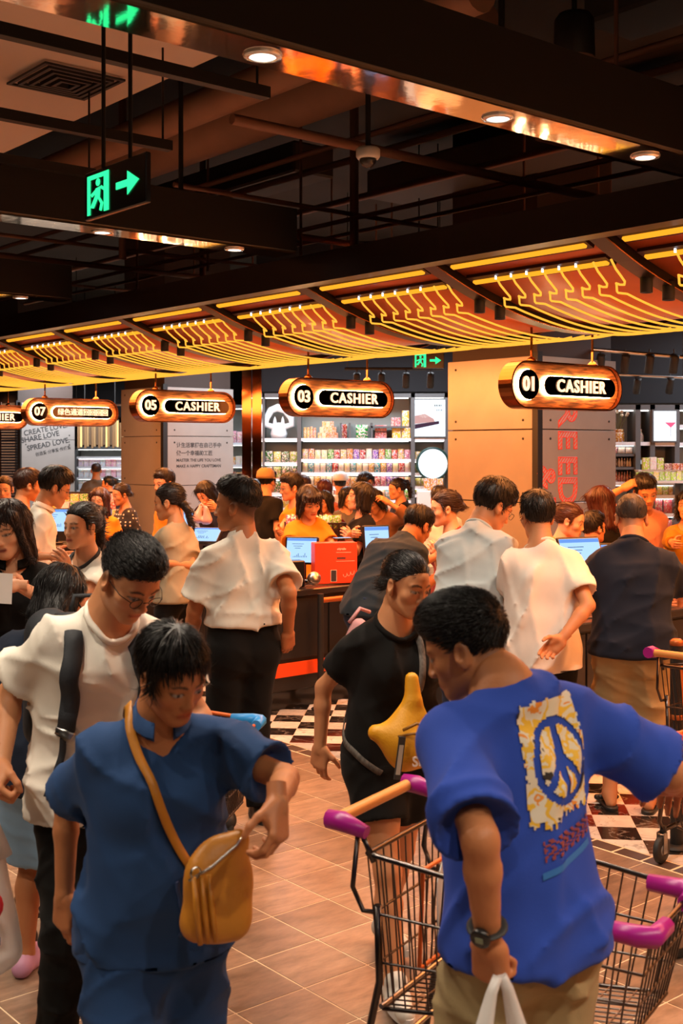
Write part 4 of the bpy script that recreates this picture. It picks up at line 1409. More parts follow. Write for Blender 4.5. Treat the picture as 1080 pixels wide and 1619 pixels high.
# basket of vegetables behind cashier
c = on_counter(507, 2, .9); Y = 11.0
c = PX(498, 845, 10.75)
bk = thing('produce_basket', 'brown perforated plastic crate of green produce behind the cashier', 'basket', (c[0], c[1], 1.0), .2)
mb = MB()
for i in range(10):
    mb.box((-.24 + i * .053, -.17, .14), (.016, .012, .28))
for j in range(6):
    mb.box((0, -.17, .01 + j * .053), (.5, .012, .016))
mb.obj('front_grid', mat('crate_brown', hexc('#3a2018'), rough=.4), bk)
slab('crate_back', (0, .17, .14), (.5, .012, .28), MATS['crate_brown'], bk); slab('crate_side', (-.25, 0, .14), (.012, .34, .28), MATS['crate_brown'], bk); slab('crate_side', (.25, 0, .14), (.012, .34, .28), MATS['crate_brown'], bk)
slab('crate_floor', (0, 0, .008), (.5, .34, .012), MATS['crate_brown'], bk)
slab('stand', (0, 0, -.5), (.46, .3, .98), CBODY, bk)
for i in range(9):
    x, y = -.2 + (i % 5) * .1, -.08 + (i // 5) * .14
    product('bag', (c[0] + x, c[1] + y, 1.22), (.12, .16, .13), rgp.choice([hexc('#7fb84a'), hexc('#a8cc50'), hexc('#4f8a2e'), hexc('#d84a5a')]), 'pack of green produce in the crate behind the cashier', 'produce', 'produce packs in the crate', rz=i)

# ------------------------------------------------------------------ lit shop walls behind the checkouts
SHW = glow('shelf_led', (1.0, .97, .90), 3.5)
BACKP = mat('shelf_back_panel', hexc('#8d9490'), rough=.5)
PRICE = mat('price_strip', (.7, .74, .8), rough=.35)
def shelf_unit(Y, x0, x1, ytop, dividers, bays, label, ybase=None, depth=.45):
    """bays: list of (px0, px1, [(shelf row py, led)]) at depth Y; rows are the board tops"""
    c = PX((x0 + x1) / 2, HOR, Y)
    root = thing('shelf_unit', label, 'shelf', (c[0], Y, 0))
    w = (x1 - x0) / FPX * Y; zt = CH + (HOR - ytop) / FPX * Y
    L_ = lambda px: (px - (x0 + x1) / 2) / FPX * Y
    Zp = lambda py: CH + (HOR - py) / FPX * Y
    slab('back_panel', (0, depth, zt / 2), (w, .03, zt), BACKP, root)
    slab('top_board', (0, depth / 2, zt - .03), (w, depth, .06), GREYP, root)
    for px in dividers:
        slab('upright', (L_(px), depth / 2, zt / 2), (.06, depth, zt), GREYP, root)
    for (a, b, rows) in bays:
        ww = (b - a) / FPX * Y - .06; cx_ = L_((a + b) / 2)
        for (py, led) in rows:
            bd = slab('shelf_board', (cx_, depth / 2 + .02, Zp(py) - .02), (ww, depth - .04, .035), GREYP, root)
            slab('price_strip', (cx_, .012, Zp(py) - .02), (ww, .012, .045), PRICE, root)
            if led: slab('led_strip', (cx_, .10, Zp(py) - .045), (ww * .96, .05, .012), SHW, root)
        slab('led_strip', (cx_, .10, zt - .068), (ww * .96, .05, .012), SHW, root)
    return root, Zp, lambda px: (px - 540) / FPX * Y
YS = 18.0
su, Zs, Xs = shelf_unit(YS, 413, 765, 622, (415, 473, 653, 706, 762),
    [(415, 473, [(693, 1), (731, 1), (755, 1), (779, 1), (803, 0), (830, 0)]), (473, 653, [(693, 1), (726, 1), (747, 1), (769, 1), (791, 1), (815, 0), (840, 0)]),
     (653, 706, [(693, 1), (726, 1), (748, 1), (769, 1), (782, 0), (815, 0)]), (706, 762, [(693, 1), (740, 1), (790, 0)])], 'tall grey lit snack wall filled with coloured packets')
def row(kind, px0, px1, n, py, hpx, cols, label, cat, group, Y=YS, wf=.92, dy=.10, X=None, jit=.15):
    for i in range(n):
        px = px0 + (i + .5) * (px1 - px0) / n
        w = (px1 - px0) / n / FPX * Y * wf; h = hpx / FPX * Y * (1 + jit * (rgp.random() - .5))
        col = cols[i % len(cols)] if isinstance(cols, tuple) else rgp.choice(cols)
        product(kind, ((px - 540) / FPX * Y, Y + dy + .04, CH + (HOR - py) / FPX * Y + .001), (w, min(w * .8, .18), h), col, label, cat, group)
VEG = [hexc(x) for x in ('#9db43a', '#c9c24a', '#3f6a2a', '#1f2a1a')]
for k, py in enumerate((731, 755, 779, 803)):
    row('bag', 418, 470, 4, py, 17, VEG, 'green and black packet on the narrow left bay of the snack wall', 'snack bag', 'packets in the left bay')
ORG = [hexc('#e89a3a'), hexc('#f0b040'), hexc('#e0742a')]
row('jar', 479, 500, 4, 693, 18, ORG, 'orange and white tin on the top display shelf', 'tin', 'orange tins on the display')
for r, (a, b, n) in enumerate(((502, 535, 5), (505, 532, 4), (509, 528, 3))):
    row('box', a, b, n, 693 - r * 9, 9, [hexc('#e9a44a'), hexc('#e8c88a'), hexc('#d97f35')], 'orange carton in the small pyramid on the display shelf', 'carton', 'carton pyramid', jit=0)
row('box', 540, 549, 1, 693, 22, [hexc('#a31f22')], 'tall dark red carton alone on the display shelf', 'carton', None)
row('bag', 562, 583, 1, 693, 23, [hexc('#1f9a3a')], 'big green snack bag standing on the display shelf', 'snack bag', None)
for r in range(2):
    row('box', 593, 612, 4, 693 - r * 11, 10, [hexc('#c02a33'), hexc('#d8434a')], 'small red and white carton stacked on the display shelf', 'carton', 'red cartons on the display', jit=0)
row('box', 619, 634, 3, 674, 14, [hexc('#d2545a')], 'pink red carton high on the right of the display shelf', 'carton', 'pink red cartons', jit=0)
row('box', 620, 650, 2, 693, 16, [hexc('#d9b53a'), hexc('#e6cf60')], 'yellow carton on the right of the display shelf', 'carton', 'yellow cartons', jit=.2)
row('box', 636, 648, 1, 674, 24, [hexc('#e0b030')], 'tall yellow carton topping the display shelf', 'carton', None)
slab('display_board', (Xs(612) - Xs(589), .2, Zs(674) - .01), ((650 - 592) / FPX * YS, .35, .03), GREYP, su)
for px in (539, 553, 588): slab('display_divider', (Xs(px) - Xs(589), .2, Zs(681)), (.03, .35, .24), GREYP, su)
for py, n, nm in ((726, 17, 'second'), (747, 18, 'third'), (769, 18, 'fourth'), (791, 17, 'fifth'), (815, 14, 'sixth')):
    row('bag', 477, 650, n, py, 15.5, PALE, 'bright snack packet on the %s shelf of the wide bay' % nm, 'snack bag', 'packets on the %s shelf' % nm)
for py, nm in ((726, 'upper'), (748, 'middle'), (769, 'third'), (782, 'low')):
    row('bag', 657, 703, 5, py, 13, [hexc('#b9c832'), hexc('#d8d050'), hexc('#e2b43a'), hexc('#8fae3a')], 'yellow green packet on the %s shelf behind the round sign' % nm, 'snack bag', 'packets on the %s right shelf' % nm)
# white ring sculpture
c = (Xs(440), YS + .16, Zs(692))
sc1 = thing('white_sculpture', 'glossy white arched figure in the top left display bay', 'sculpture', c)
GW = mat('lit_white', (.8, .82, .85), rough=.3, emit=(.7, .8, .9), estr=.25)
MB().tube([(-.20 + .0, 0, .20), (-.19, 0, .30), (-.12, 0, .42), (-.02, 0, .46), (.10, 0, .42), (.19, 0, .30), (.20, 0, .20), (.10, 0, .17), (0, 0, .19), (-.10, 0, .17)], [.05, .05, .055, .06, .055, .05, .05, .045, .045, .045], n=10, closed=True).obj('arch', GW, sc1)
MB().lathe([(0, 0), (.11, 0), (.13, .06), (.10, .16), (.06, .22), (0, .23)], n=14).obj('torso', GW, sc1)
for q in (-1, 1): MB().lathe([(.035, 0), (.02, .08), (0, .13)], n=8).obj('horn', GW, sc1, loc=(q * .06, 0, .20))
# light box with a cake picture
LBW = glow('light_box_white', (.82, .92, 1.0), 1.7)
def light_box(px0, px1, py0, py1, Y, label, art):
    w, h = (px1 - px0) / FPX * Y, (py1 - py0) / FPX * Y
    c = PX((px0 + px1) / 2, (py0 + py1) / 2, Y)
    root = thing('light_box', label, 'light box', tuple(c))
    slab('frame', (0, .035, 0), (w + .04, .06, h + .04), GREYP, root); slab('lit_panel', (0, 0, 0), (w, .012, h), LBW, root)
    for nm, pts, col, st in art:
        MB().prism([(x * w, -.0065, z * h) for x, z in pts], (0, -.001, 0)).obj(nm, glow('print_' + nm + label[:6], col, st), root)
    return root
el = lambda cx_, cz, rx, rz_, n=20: [(cx_ + rx * math.cos(a), cz + rz_ * math.sin(a)) for a in np.linspace(0, 2 * math.pi, n + 1)[:-1]]
lb = light_box(656, 704, 632, 690, YS - .02, 'glowing poster of a cake on a dark board, on the snack wall', [
    ('board_print', [(-.5, -.30), (.30, -.16), (.30, -.08), (-.5, -.17)], (.16, .08, .14), .5), ('slice_print', [(-.5, -.16), (-.5, .06), (-.18, .12), (.12, -.02), (.16, -.10)], (.75, .42, .40), 1.0),
    ('cream_print', el(-.2, .06, .16, .05), (.95, .85, .8), 1.3)])
glow('dark_print', (.05, .05, .06), .3)
for i in range(5): slab('print_mark', (.07 + .025 * i, -.008, .19), (.012 + .004 * (i % 2), .001, .030), MATS['dark_print'], lb)
for i in range(4): slab('print_mark', (.10 + .024 * i, -.008, .12), (.008 + .004 * (i % 2), .001, .028), MATS['dark_print'], lb)
c = PX(684, 733, YS - .10)
rs = thing('round_sign', 'round white lamp sign with a dark green ring on the snack wall', 'sign', tuple(c))
RM = rotx(rad(90))
MB().lathe([(0, -.06), (.25, -.06), (.25, .06), (.22, .06), (.22, .03)], n=28, R=RM, cap=False).obj('ring', mat('dark_green', hexc('#0d3b38'), rough=.4), rs)
MB().lathe([(.22, .035), (0, .037)], n=28, R=RM, cap=False).obj('lit_face', LBW, rs)
row('box', 671, 702, 3, 776, 20, [hexc('#e8822f'), hexc('#f0a050')], 'orange carton in front of the round lamp sign', 'carton', 'orange cartons by the round sign', Y=YS - .5)
c = PX(687, 790, YS - .45)
_zz = CH + (HOR - 776) / FPX * (YS - .5)
tag(MB().box((0, 0, _zz / 2), (.5, .3, _zz), .01).obj('display_stand', WHITE, loc=(c[0], YS - .36, 0)), 'white stand carrying orange cartons by the big column', 'stand')

# shelves right of the big column
YR = 14.5
sr, Zr, Xr = shelf_unit(YR, 940, 1180, 640, (942, 1009, 1032, 1071, 1178),
    [(942, 1009, [(699, 1), (762, 1), (800, 0)]), (1009, 1032, [(699, 0), (728, 0)]), (1032, 1071, [(700, 0)]), (1071, 1178, [(672, 1), (700, 1)]),
     (1009, 1178, [(762, 1), (783, 1), (812, 1), (848, 0)])], 'grey lit shelf wall with bottles and cartons at the right edge')
light_box(1034, 1069, 650, 697, YR - .03, 'glowing poster of a pink cocktail at the right edge', [
    ('drink_print', [(-.02, .12), (.5, .12), (.26, -.06)], (.85, .12, .25), 1.2), ('stem_print', [(.235, -.06), (.26, -.06), (.26, -.38), (.235, -.38)], (.5, .4, .45), .9)])
product('jar', (Xr(983), YR + .15, Zr(699)), (.14, .14, .16), hexc('#c98a1a'), 'amber glass jar holding dried flowers on the right shelf', 'jar', None)
fl = thing('dried_flowers', 'bunch of pale dried flowers in the amber jar', 'flowers', (Xr(983), YR + .15, Zr(699) + .15))
for i in range(9):
    a = i * 2.4; r_ = .02 + .018 * (i % 3)
    MB().tube([(0, 0, -.05), (r_ * math.cos(a) * 1.2, r_ * math.sin(a), .10), (r_ * math.cos(a) * 2, r_ * math.sin(a) * 2, .17 + .02 * (i % 4))], .003, n=4).obj('stem', mat('stem', hexc('#6b6a3a'), rough=.7), fl)
    MB().lathe([(0, -.02), (.022, -.005), (.018, .015), (0, .02)], n=7).obj('blossom', mat('blossom', hexc('#d8cfc0'), rough=.7), fl, loc=(r_ * math.cos(a) * 2, r_ * math.sin(a) * 2, .18 + .02 * (i % 4)))
product('bottle', (Xr(1017), YR + .12, Zr(699)), (.075, .075, .16), hexc('#b8c4c0'), 'pale bottle alone in the small shelf cell', 'bottle', None)
row('bag', 969, 1005, 3, 762 - 45, 10, [hexc('#d8cfc0'), hexc('#b5463c')], 'small packet on the upper right shelf cell', 'snack bag', 'packets above the bottles', Y=YR)
slab('shelf_board', (Xr(975) - Xr(1060), .22, Zr(717) - .02), ((1009 - 942) / FPX * YR - .06, .4, .03), GREYP, sr)
slab('shelf_board', (Xr(975) - Xr(1060), .22, Zr(738) - .02), ((1009 - 942) / FPX * YR - .06, .4, .03), GREYP, sr)
row('bottle', 968, 1003, 8, 738, 13, [hexc('#2a2020'), hexc('#e8e2d8')], 'small dark bottle in the upper bottle row', 'bottle', 'upper bottle row', Y=YR)
row('bottle', 968, 1003, 8, 762, 16, [hexc('#8a1f20'), hexc('#6a1518'), hexc('#b03a30')], 'small red bottle in the lower bottle row', 'bottle', 'lower bottle row', Y=YR)
LIME = [hexc('#b5d832'), hexc('#d8e060'), hexc('#e8d24a'), hexc('#9cc92e')]
row('box', 1020, 1054, 3, 743, 20, [hexc('#b5d832'), hexc('#e6e8e0')], 'tall lime carton on the upper right display', 'carton', 'tall lime cartons', Y=YR - .35)
row('box', 1054, 1092, 3, 743, 10, [hexc('#c9622a'), hexc('#8a4a2a')], 'low brown carton beside the lime cartons', 'carton', 'low brown cartons', Y=YR - .35)
row('box', 1010, 1092, 9, 760, 14, LIME, 'lime and yellow carton in the front row of the right display', 'carton', 'front row lime cartons', Y=YR - .35)
row('box', 1022, 1100, 8, 783, 17, LIME + [hexc('#c99a3a')], 'yellow green carton on the middle right shelf', 'carton', 'middle lime cartons', Y=YR - .02)
row('bag', 1022, 1100, 5, 812, 24, [hexc('#d8302f'), hexc('#1f3a34'), hexc('#e86a80')], 'red or dark snack bag on the lower right shelf', 'snack bag', 'bags on the lower right shelf', Y=YR - .02)
row('bag', 1022, 1100, 5, 848, 26, [hexc('#e02a50'), hexc('#3cb43a'), hexc('#e8889a')], 'pink or green snack bag on the bottom right shelf', 'snack bag', 'bags on the bottom right shelf', Y=YR - .02)
dt = thing('display_tier', 'two-step white display ledge carrying the lime cartons', 'stand', (Xr(1051) * (YR - .35) / YR, YR - .19, 0))
_z1, _z2 = CH + (HOR - 760) / FPX * (YR - .35), CH + (HOR - 743) / FPX * (YR - .35)
slab('ledge', (0, 0, _z1 - .016), (.68, .36, .028), WHITE, dt); slab('ledge', (.02, .06, _z2 - .012), (.60, .20, .02), WHITE, dt)
for x in (-.28, .28): slab('bracket', (x, .10, _z1 - .09), (.02, .16, .12), GREYP, dt)
# shops behind the left columns
YL = 25.0
sl2, Zl, Xl = shelf_unit(YL, 118, 205, 706, (119, 204), [(119, 204, [(722, 1), (738, 1), (755, 1), (775, 1)])], 'bright white shelf wall of boxes seen between the left columns', depth=.4)
for py, nm in ((738, 'upper'), (755, 'middle'), (775, 'lower')):
    row('box', 122, 200, 9, py, 13, [hexc('#e4dfe8'), hexc('#d8c8dc'), hexc('#cfe0ea'), hexc('#e8a0b8')], 'pale box on the %s shelf between the left columns' % nm, 'carton', 'pale boxes on the %s shelf' % nm, Y=YL)
slat = thing('slat_sign', 'band of vertical wooden slats with gold strips between the left columns', 'sign', tuple(PX(158, 686, 23.5)))
WB = [mat('slat_a', hexc('#7a5a38'), rough=.6), mat('slat_b', hexc('#56402a'), rough=.6), mat('slat_c', hexc('#8f7048'), rough=.6)]
for i in range(20):
    slab('slat', (-.42 + i * .046, 0, .03 * ((i * 7) % 3 - 1)), (.042, .05 + .01 * (i % 2), .5), WB[(i * 5) % 3], slat)
for x in (-.3, .3): rod('hanger', (x, 0, .25), (x, 0, 5.19 - slat.location[2]), .012, BLACK, slat)
for x in (-.36, .14, .36): slab('gold_strip', (x, -.05, 0), (.03, .03, .52), glow('gold_strip', (1.0, .68, .28), 1.6), slat)
# louvred shutter at the far left
lv = thing('louvre_shutter', 'dark blue grey louvred shutter at the far left edge', 'shutter', tuple(PX(10, HOR, 21.5)[:2]) + (0,))
for i in range(44): slab('slat', (-.15, 0, .4 + i * .05), (.75, .05, .034), mat('shutter_blue', hexc('#2a3140'), rough=.5), lv)
slab('frame_post', (.24, 0, 1.4), (.05, .1, 2.8), SEAM, lv); slab('frame_post', (-.1, -.04, 1.4), (.04, .06, 2.8), COPPER, lv)
# sliver of shop between second column and mirror column
ys = 20.0
s3, Z3, X3 = shelf_unit(ys, 352, 412, 640, (353, 411), [(353, 411, [(700, 1), (735, 1), (760, 1), (790, 1)])], 'narrow lit shelf behind the mirror column', depth=.4)
row('bag', 364, 410, 5, 700, 18, [hexc('#d8809a'), hexc('#e0a0a8')], 'pink packet on the narrow shelf by the mirror column', 'snack bag', 'pink packets', Y=ys)
for py, nm in ((735, 'upper'), (760, 'middle'), (790, 'lower')):
    row('box', 364, 410, 6, py, 13, [hexc('#e8a04a'), hexc('#d8553a'), hexc('#e8e0d0')], 'small orange box on the %s narrow shelf' % nm, 'carton', 'boxes on the %s narrow shelf' % nm, Y=ys)
# dark bulkheads above the shop walls, ceiling tracks with spots
BULK = mat('bulkhead', (.006, .006, .009), rough=.7)
for px0, px1, Y, pt, z1, lab in ((405, 770, 18.5, 620, 5.19, 'black bulkhead above the snack wall'), (938, 1200, 15.0, 638, 5.19, 'dark blue bulkhead above the right shelf wall'), (60, 215, 26, 660, 5.19, 'dark bulkhead above the left shop')):
    w = (px1 - px0) / FPX * Y; z0 = CH + (HOR - pt) / FPX * Y
    c = PX((px0 + px1) / 2, HOR, Y)
    tag(MB().box((0, 0, 0), (w, .5, z1 - z0), .01).obj('bulkhead', BULK, loc=(c[0], Y + .3, (z0 + z1) / 2)), lab, 'bulkhead')
def track(a, b, n, label, rs=.02):
    A, B = np.array(a), np.array(b)
    root = thing('spot_track', label, 'track light', tuple(A))
    rod('rail', (0, 0, 0), tuple(B - A), rs, STEEL if 'grey' in label else BLACK, root)
    for f in (.03, .97): 
        v = (B - A) * f; rod('hanger', tuple(v), (v[0], v[1], 5.18 - A[2]), .007, BLACK, root)
    for i in range(n):
        v = (B - A) * (i + .5) / n
        R_ = rotx(rad(28))
        sp_ = MB().lathe([(0, .10), (.042, .10), (.045, .08), (.045, -.09), (.038, -.09)], n=12, R=R_, cap=False).obj('spot_head', BLACK, root, loc=(v[0], v[1], -.15))
        link('spot_lens', MB().lathe([(.038, -.085), (0, -.086)], n=12, R=R_, cap=False).mesh('lens'), sp_, MATS['spot_glow'])
        rod('stem', (v[0], v[1], 0), (v[0], v[1], -.10), .01, BLACK, root)
track(PX(545, 583, 15.0), PX(700, 583, 15.0), 4, 'black spot track over the snack wall')
track(PX(930, 552, 12.0), PX(1085, 565, 12.0), 4, 'grey spot track at the right above the shelf wall')
track(PX(930, 590, 14.0), PX(1085, 597, 14.0), 3, 'lower grey spot track at the right')
track(PX(118, 640, 20.0), PX(205, 640, 20.0), 2, 'grey spot track between the left columns')

# ------------------------------------------------------------------ shopping carts
WIREM = mat('dark_chrome_wire', (.10, .085, .08), rough=.28, metal=1)
ORW = mat('orange_frame', hexc('#d9631e'), rough=.4)
MAG = mat('magenta_plastic', hexc('#a0157e'), rough=.35)
BLUEP = mat('blue_plastic', hexc('#2f8fd8'), rough=.35)
ORP = mat('orange_plastic', hexc('#e8641a'), rough=.35)
HWOOD = mat('handle_wood', hexc('#d98f4a'), rough=.4, var=.1)
RUB = mat('rubber', (.02, .02, .02), rough=.6)
def cart(loc, yaw, label, corner, handle_m, length=.80, wr=.46, wf=.36, zr=.92, zf=.84, hang=True, kid=True, rim_m=None):
    """local +y is the front; origin under the middle of the handle end"""
    root = thing('shopping_cart', label, 'cart', (loc[0], loc[1], 0), rad(yaw), 'shopping carts')
    rim_m = rim_m or WIREM
    wl = lambda f: wr + (wf - wr) * f           # width along the length
    zt = lambda f: zr + (zf - zr) * f
    zb = lambda f: .42 + .10 * f
    inset = .05
    P = lambda q, f, h: np.array([q * (wl(f) / 2 - inset * (1 - h)), f * length * (1 - .10 * (1 - h)) + .10 * (1 - h) * length * .25, zb(f) + (zt(f) - zb(f)) * h])
    # rims
    for q in (-1, 1):
        rod('top_rim', P(q, 0, 1), P(q, 1, 1), .0075, rim_m, root)
        rod('mid_rim', P(q, 0, .62), P(q, 1, .62), .004, WIREM, root)
        rod('low_rim', P(q, 0, .3), P(q, 1, .3), .0035, WIREM, root)
        rod('base_rim', P(q, 0, 0), P(q, 1, 0), .006, WIREM, root)
        for i in range(21):
            f = i / 20
            rod('side_wire', P(q, f, 0), P(q, f, 1), .0026, WIREM, root, n=5)
    for h, r in ((1, .0075), (.62, .004), (.3, .0035), (0, .006)):
        rod('front_rim', P(-1, 1, h), P(1, 1, h), r, rim_m if h == 1 else WIREM, root)
        rod('rear_rim', P(-1, 0, h), P(1, 0, h), r, rim_m if h in (1, 0) else WIREM, root)
    for i in range(1, 10):
        u = -1 + 2 * i / 10
        rod('front_wire', P(-1, 1, 0) * (1 - i / 10) + P(1, 1, 0) * (i / 10), P(-1, 1, 1) * (1 - i / 10) + P(1, 1, 1) * (i / 10), .0026, WIREM, root, n=5)
        rod('rear_wire', P(-1, 0, 0) * (1 - i / 10) + P(1, 0, 0) * (i / 10), P(-1, 0, 1) * (1 - i / 10) + P(1, 0, 1) * (i / 10), .0026, WIREM, root, n=5)
        rod('floor_wire', P(-1, 0, 0) * (1 - i / 10) + P(1, 0, 0) * (i / 10), P(-1, 1, 0) * (1 - i / 10) + P(1, 1, 0) * (i / 10), .0026, WIREM, root, n=5)
    for i in range(1, 9):
        rod('floor_wire', P(-1, i / 9, 0), P(1, i / 9, 0), .0026, WIREM, root, n=5)
    if kid:   # folding child seat
        for h0, y in ((.35, .16),):
            rod('seat_bar', P(-1, .02, .95) + np.array([.02, .14, 0]), P(1, .02, .95) + np.array([-.02, .14, 0]), .006, ORW, root)
            rod('seat_bar', P(-1, .02, .3) + np.array([.02, .10, 0]), P(1, .02, .3) + np.array([-.02, .10, 0]), .006, ORW, root)
            rod('seat_bar', P(-1, .02, .95) + np.array([.02, .14, 0]), P(-1, .02, .3) + np.array([.02, .10, 0]), .006, ORW, root)
            rod('seat_bar', P(1, .02, .95) + np.array([-.02, .14, 0]), P(1, .02, .3) + np.array([-.02, .10, 0]), .006, ORW, root)
            for i in range(1, 8):
                a = P(-1, .02, .95) * (1 - i / 8) + P(1, .02, .95) * (i / 8) + np.array([0, .14, 0]); b_ = P(-1, .02, .3) * (1 - i / 8) + P(1, .02, .3) * (i / 8) + np.array([0, .10, 0])
                rod('seat_wire', a, b_, .0028, WIREM, root, n=5)
    # handle
    hz_ = zr + .075; hy = -.10
    rod('handle', (-wr / 2 + .02, hy, hz_), (wr / 2 - .02, hy, hz_), .017, handle_m, root, n=14)
    for q in (-1, 1):
        MB().tube([(q * (wr / 2 + .005), hy - .022, hz_), (q * (wr / 2 + .005), hy + .02, hz_), (q * (wr / 2 + .005), hy + .10, hz_ - .018)], [.026, .028, .018], n=10).obj('handle_end', corner, root)
        MB().tube([(q * wr / 2, hy + .08, hz_ - .02), (q * wr / 2, .0, zr + .02), (q * wr / 2, .02, zr - .02)], .009, n=6).obj('handle_arm', WIREM, root)
        MB().tube([(q * wr / 2, hy + .07, hz_ - .03), (q * (wr / 2 - .005), hy + .05, zr - .10), (q * (wr / 2 - .01), -.02, zr - .16), (q * (wr / 2 - .02), .02, zr - .16)], .007, n=6).obj('handle_brace', WIREM, root)
        b_ = P(q, 1, 1)
        MB().tube([b_ + np.array([0, -.12, 0]), b_ + np.array([0, -.03, 0]), b_ + np.array([-q * .012, .005, 0]), b_ + np.array([-q * .10, .008, 0])], [.022, .026, .026, .022], n=8, flat=None).obj('bumper', corner, root)
        # chassis
        MB().tube([(q * (wr / 2 - .02), .02, zr - .14), (q * (wr / 2 - .03), .02, .5), (q * (wr / 2 - .01), -.04, .2), (q * (wr / 2 - .01), .0, .15), (q * (wf / 2 + .0), length * .9, .17)], .011, n=7).obj('chassis_tube', WIREM, root)
        rod('leg_tube', (q * (wf / 2 - .02), length * .62, .44), (q * (wf / 2 + .02), length * .30, .16), .010, WIREM, root)
        for y, w_ in ((.0, wr / 2 - .01), (length * .88, wf / 2)):
            cs = MB().tube([(q * w_, y, .17), (q * w_, y, .135)], .016, n=8)
            cs = cs.obj('caster', RUB, root)
            for dx in (-.018, .018):
                link('fork', MB().box((q * w_ + dx, y - .012, .095), (.005, .035, .10), .002).mesh('fork'), cs, STEEL)
            link('wheel', MB().lathe([(.028, -.014), (.058, -.014), (.064, -.008), (.064, .008), (.058, .014), (.028, .014)], (q * w_, y - .02, .065), n=18, R=roty(rad(90)), cap=False).mesh('wheel'), cs, RUB)
            link('hub', MB().lathe([(0, -.012), (.029, -.012), (.029, .012), (0, .012)], (q * w_, y - .02, .065), n=12, R=roty(rad(90))).mesh('hub'), cs, mat('hub_grey', (.35, .34, .33), rough=.4))
    rod('cross_bar', (-wr / 2 + .02, .02, .30), (wr / 2 - .02, .02, .30), .008, STEEL, root)
    rod('cross_bar', (-wr / 2 + .02, .03, .44), (wr / 2 - .02, .03, .44), .007, STEEL, root)
    return root
# the near cart: handle at lower middle, front beyond the boy in blue
a = GR(575, 1348, .85); b_ = GR(1012, 1488, .78); c_ = GR(700, 1288, .85)
ax = nrm((b_ - a)[:2].tolist() + [0]); yawc = math.degrees(math.atan2(-ax[0], ax[1]))
mid = (a + c_) / 2
cart((mid[0], mid[1]), yawc, 'near shopping cart with magenta corners and a wooden handle bar', MAG, HWOOD, length=float(np.linalg.norm(b_ - a)), wr=float(np.linalg.norm(c_ - a)), wf=.36, zr=.85, zf=.78)
NEARCART = (mid, ax)
# white card hanging in the near cart
ct = thing('price_card', 'white hang card in the child seat of the near cart', 'card', (mid[0] + ax[0] * .13, mid[1] + ax[1] * .13, .72), rad(yawc))
MB().prism([(-.05, 0, -.13), (.05, 0, -.13), (.06, 0, .03), (.02, 0, .09), (-.02, 0, .09), (-.06, 0, .03)], (0, .003, 0)).obj('card', WHITE, ct)
MB().tube([(0, .0015, .085), (-.01, .0015, .11), (0, .0015, .125), (.01, .0015, .11)], .003, n=5, closed=True).obj('hook', BLACK, ct)
# cart behind the woman in blue
f0 = GR(400, 1182, .85); f0[2] = 0
ax2 = nrm([1.0, -.18, 0]); st = f0 - ax2 * .86
st[1] += .30
cart((st[0], st[1]), math.degrees(math.atan2(-ax2[0], ax2[1])), 'shopping cart with sky blue corners behind the woman in blue', BLUEP, ORW, length=.82, rim_m=ORW)
# cart at the right edge with orange corners, and one parked by the navy shirt man
f1 = GR(1066, 1188, .85)
cart((f1[0] + .78, f1[1] + .42), 118, 'shopping cart with orange corners entering at the right edge', ORP, ORW, rim_m=ORW)
f2 = GR(1046, 1042, .99)
cart((f2[0] + .23, f2[1] + .07), math.degrees(ANG) - 90 + 8, 'shopping cart with magenta handle ends beside the khaki shorts', MAG, HWOOD)

def skin_mat(): return mat('skin', rough=.5, attr='tone', bump=.10, bscale=260, sss=.06, spec=.35)
def hair_mat(c='#120c0a', name=None):
    return mat(name or 'hair_' + c, hexc(c), rough=.42, bump=.5, bscale=70, stretch=(1, 1, .16), spec=.45)
RES = {'near': (.0115, .0095, .0046, .0042), 'mid': (.015, .0125, .0068, .0055), 'far': (.019, .0165, .0090, .0075)}
PEOPLE = []
def set_tone(me, C):
    a = me.color_attributes.new('tone', 'FLOAT_COLOR', 'POINT')
    a.data.foreach_set('color', np.hstack([C, np.ones((len(C), 1))]).astype(np.float32).ravel())

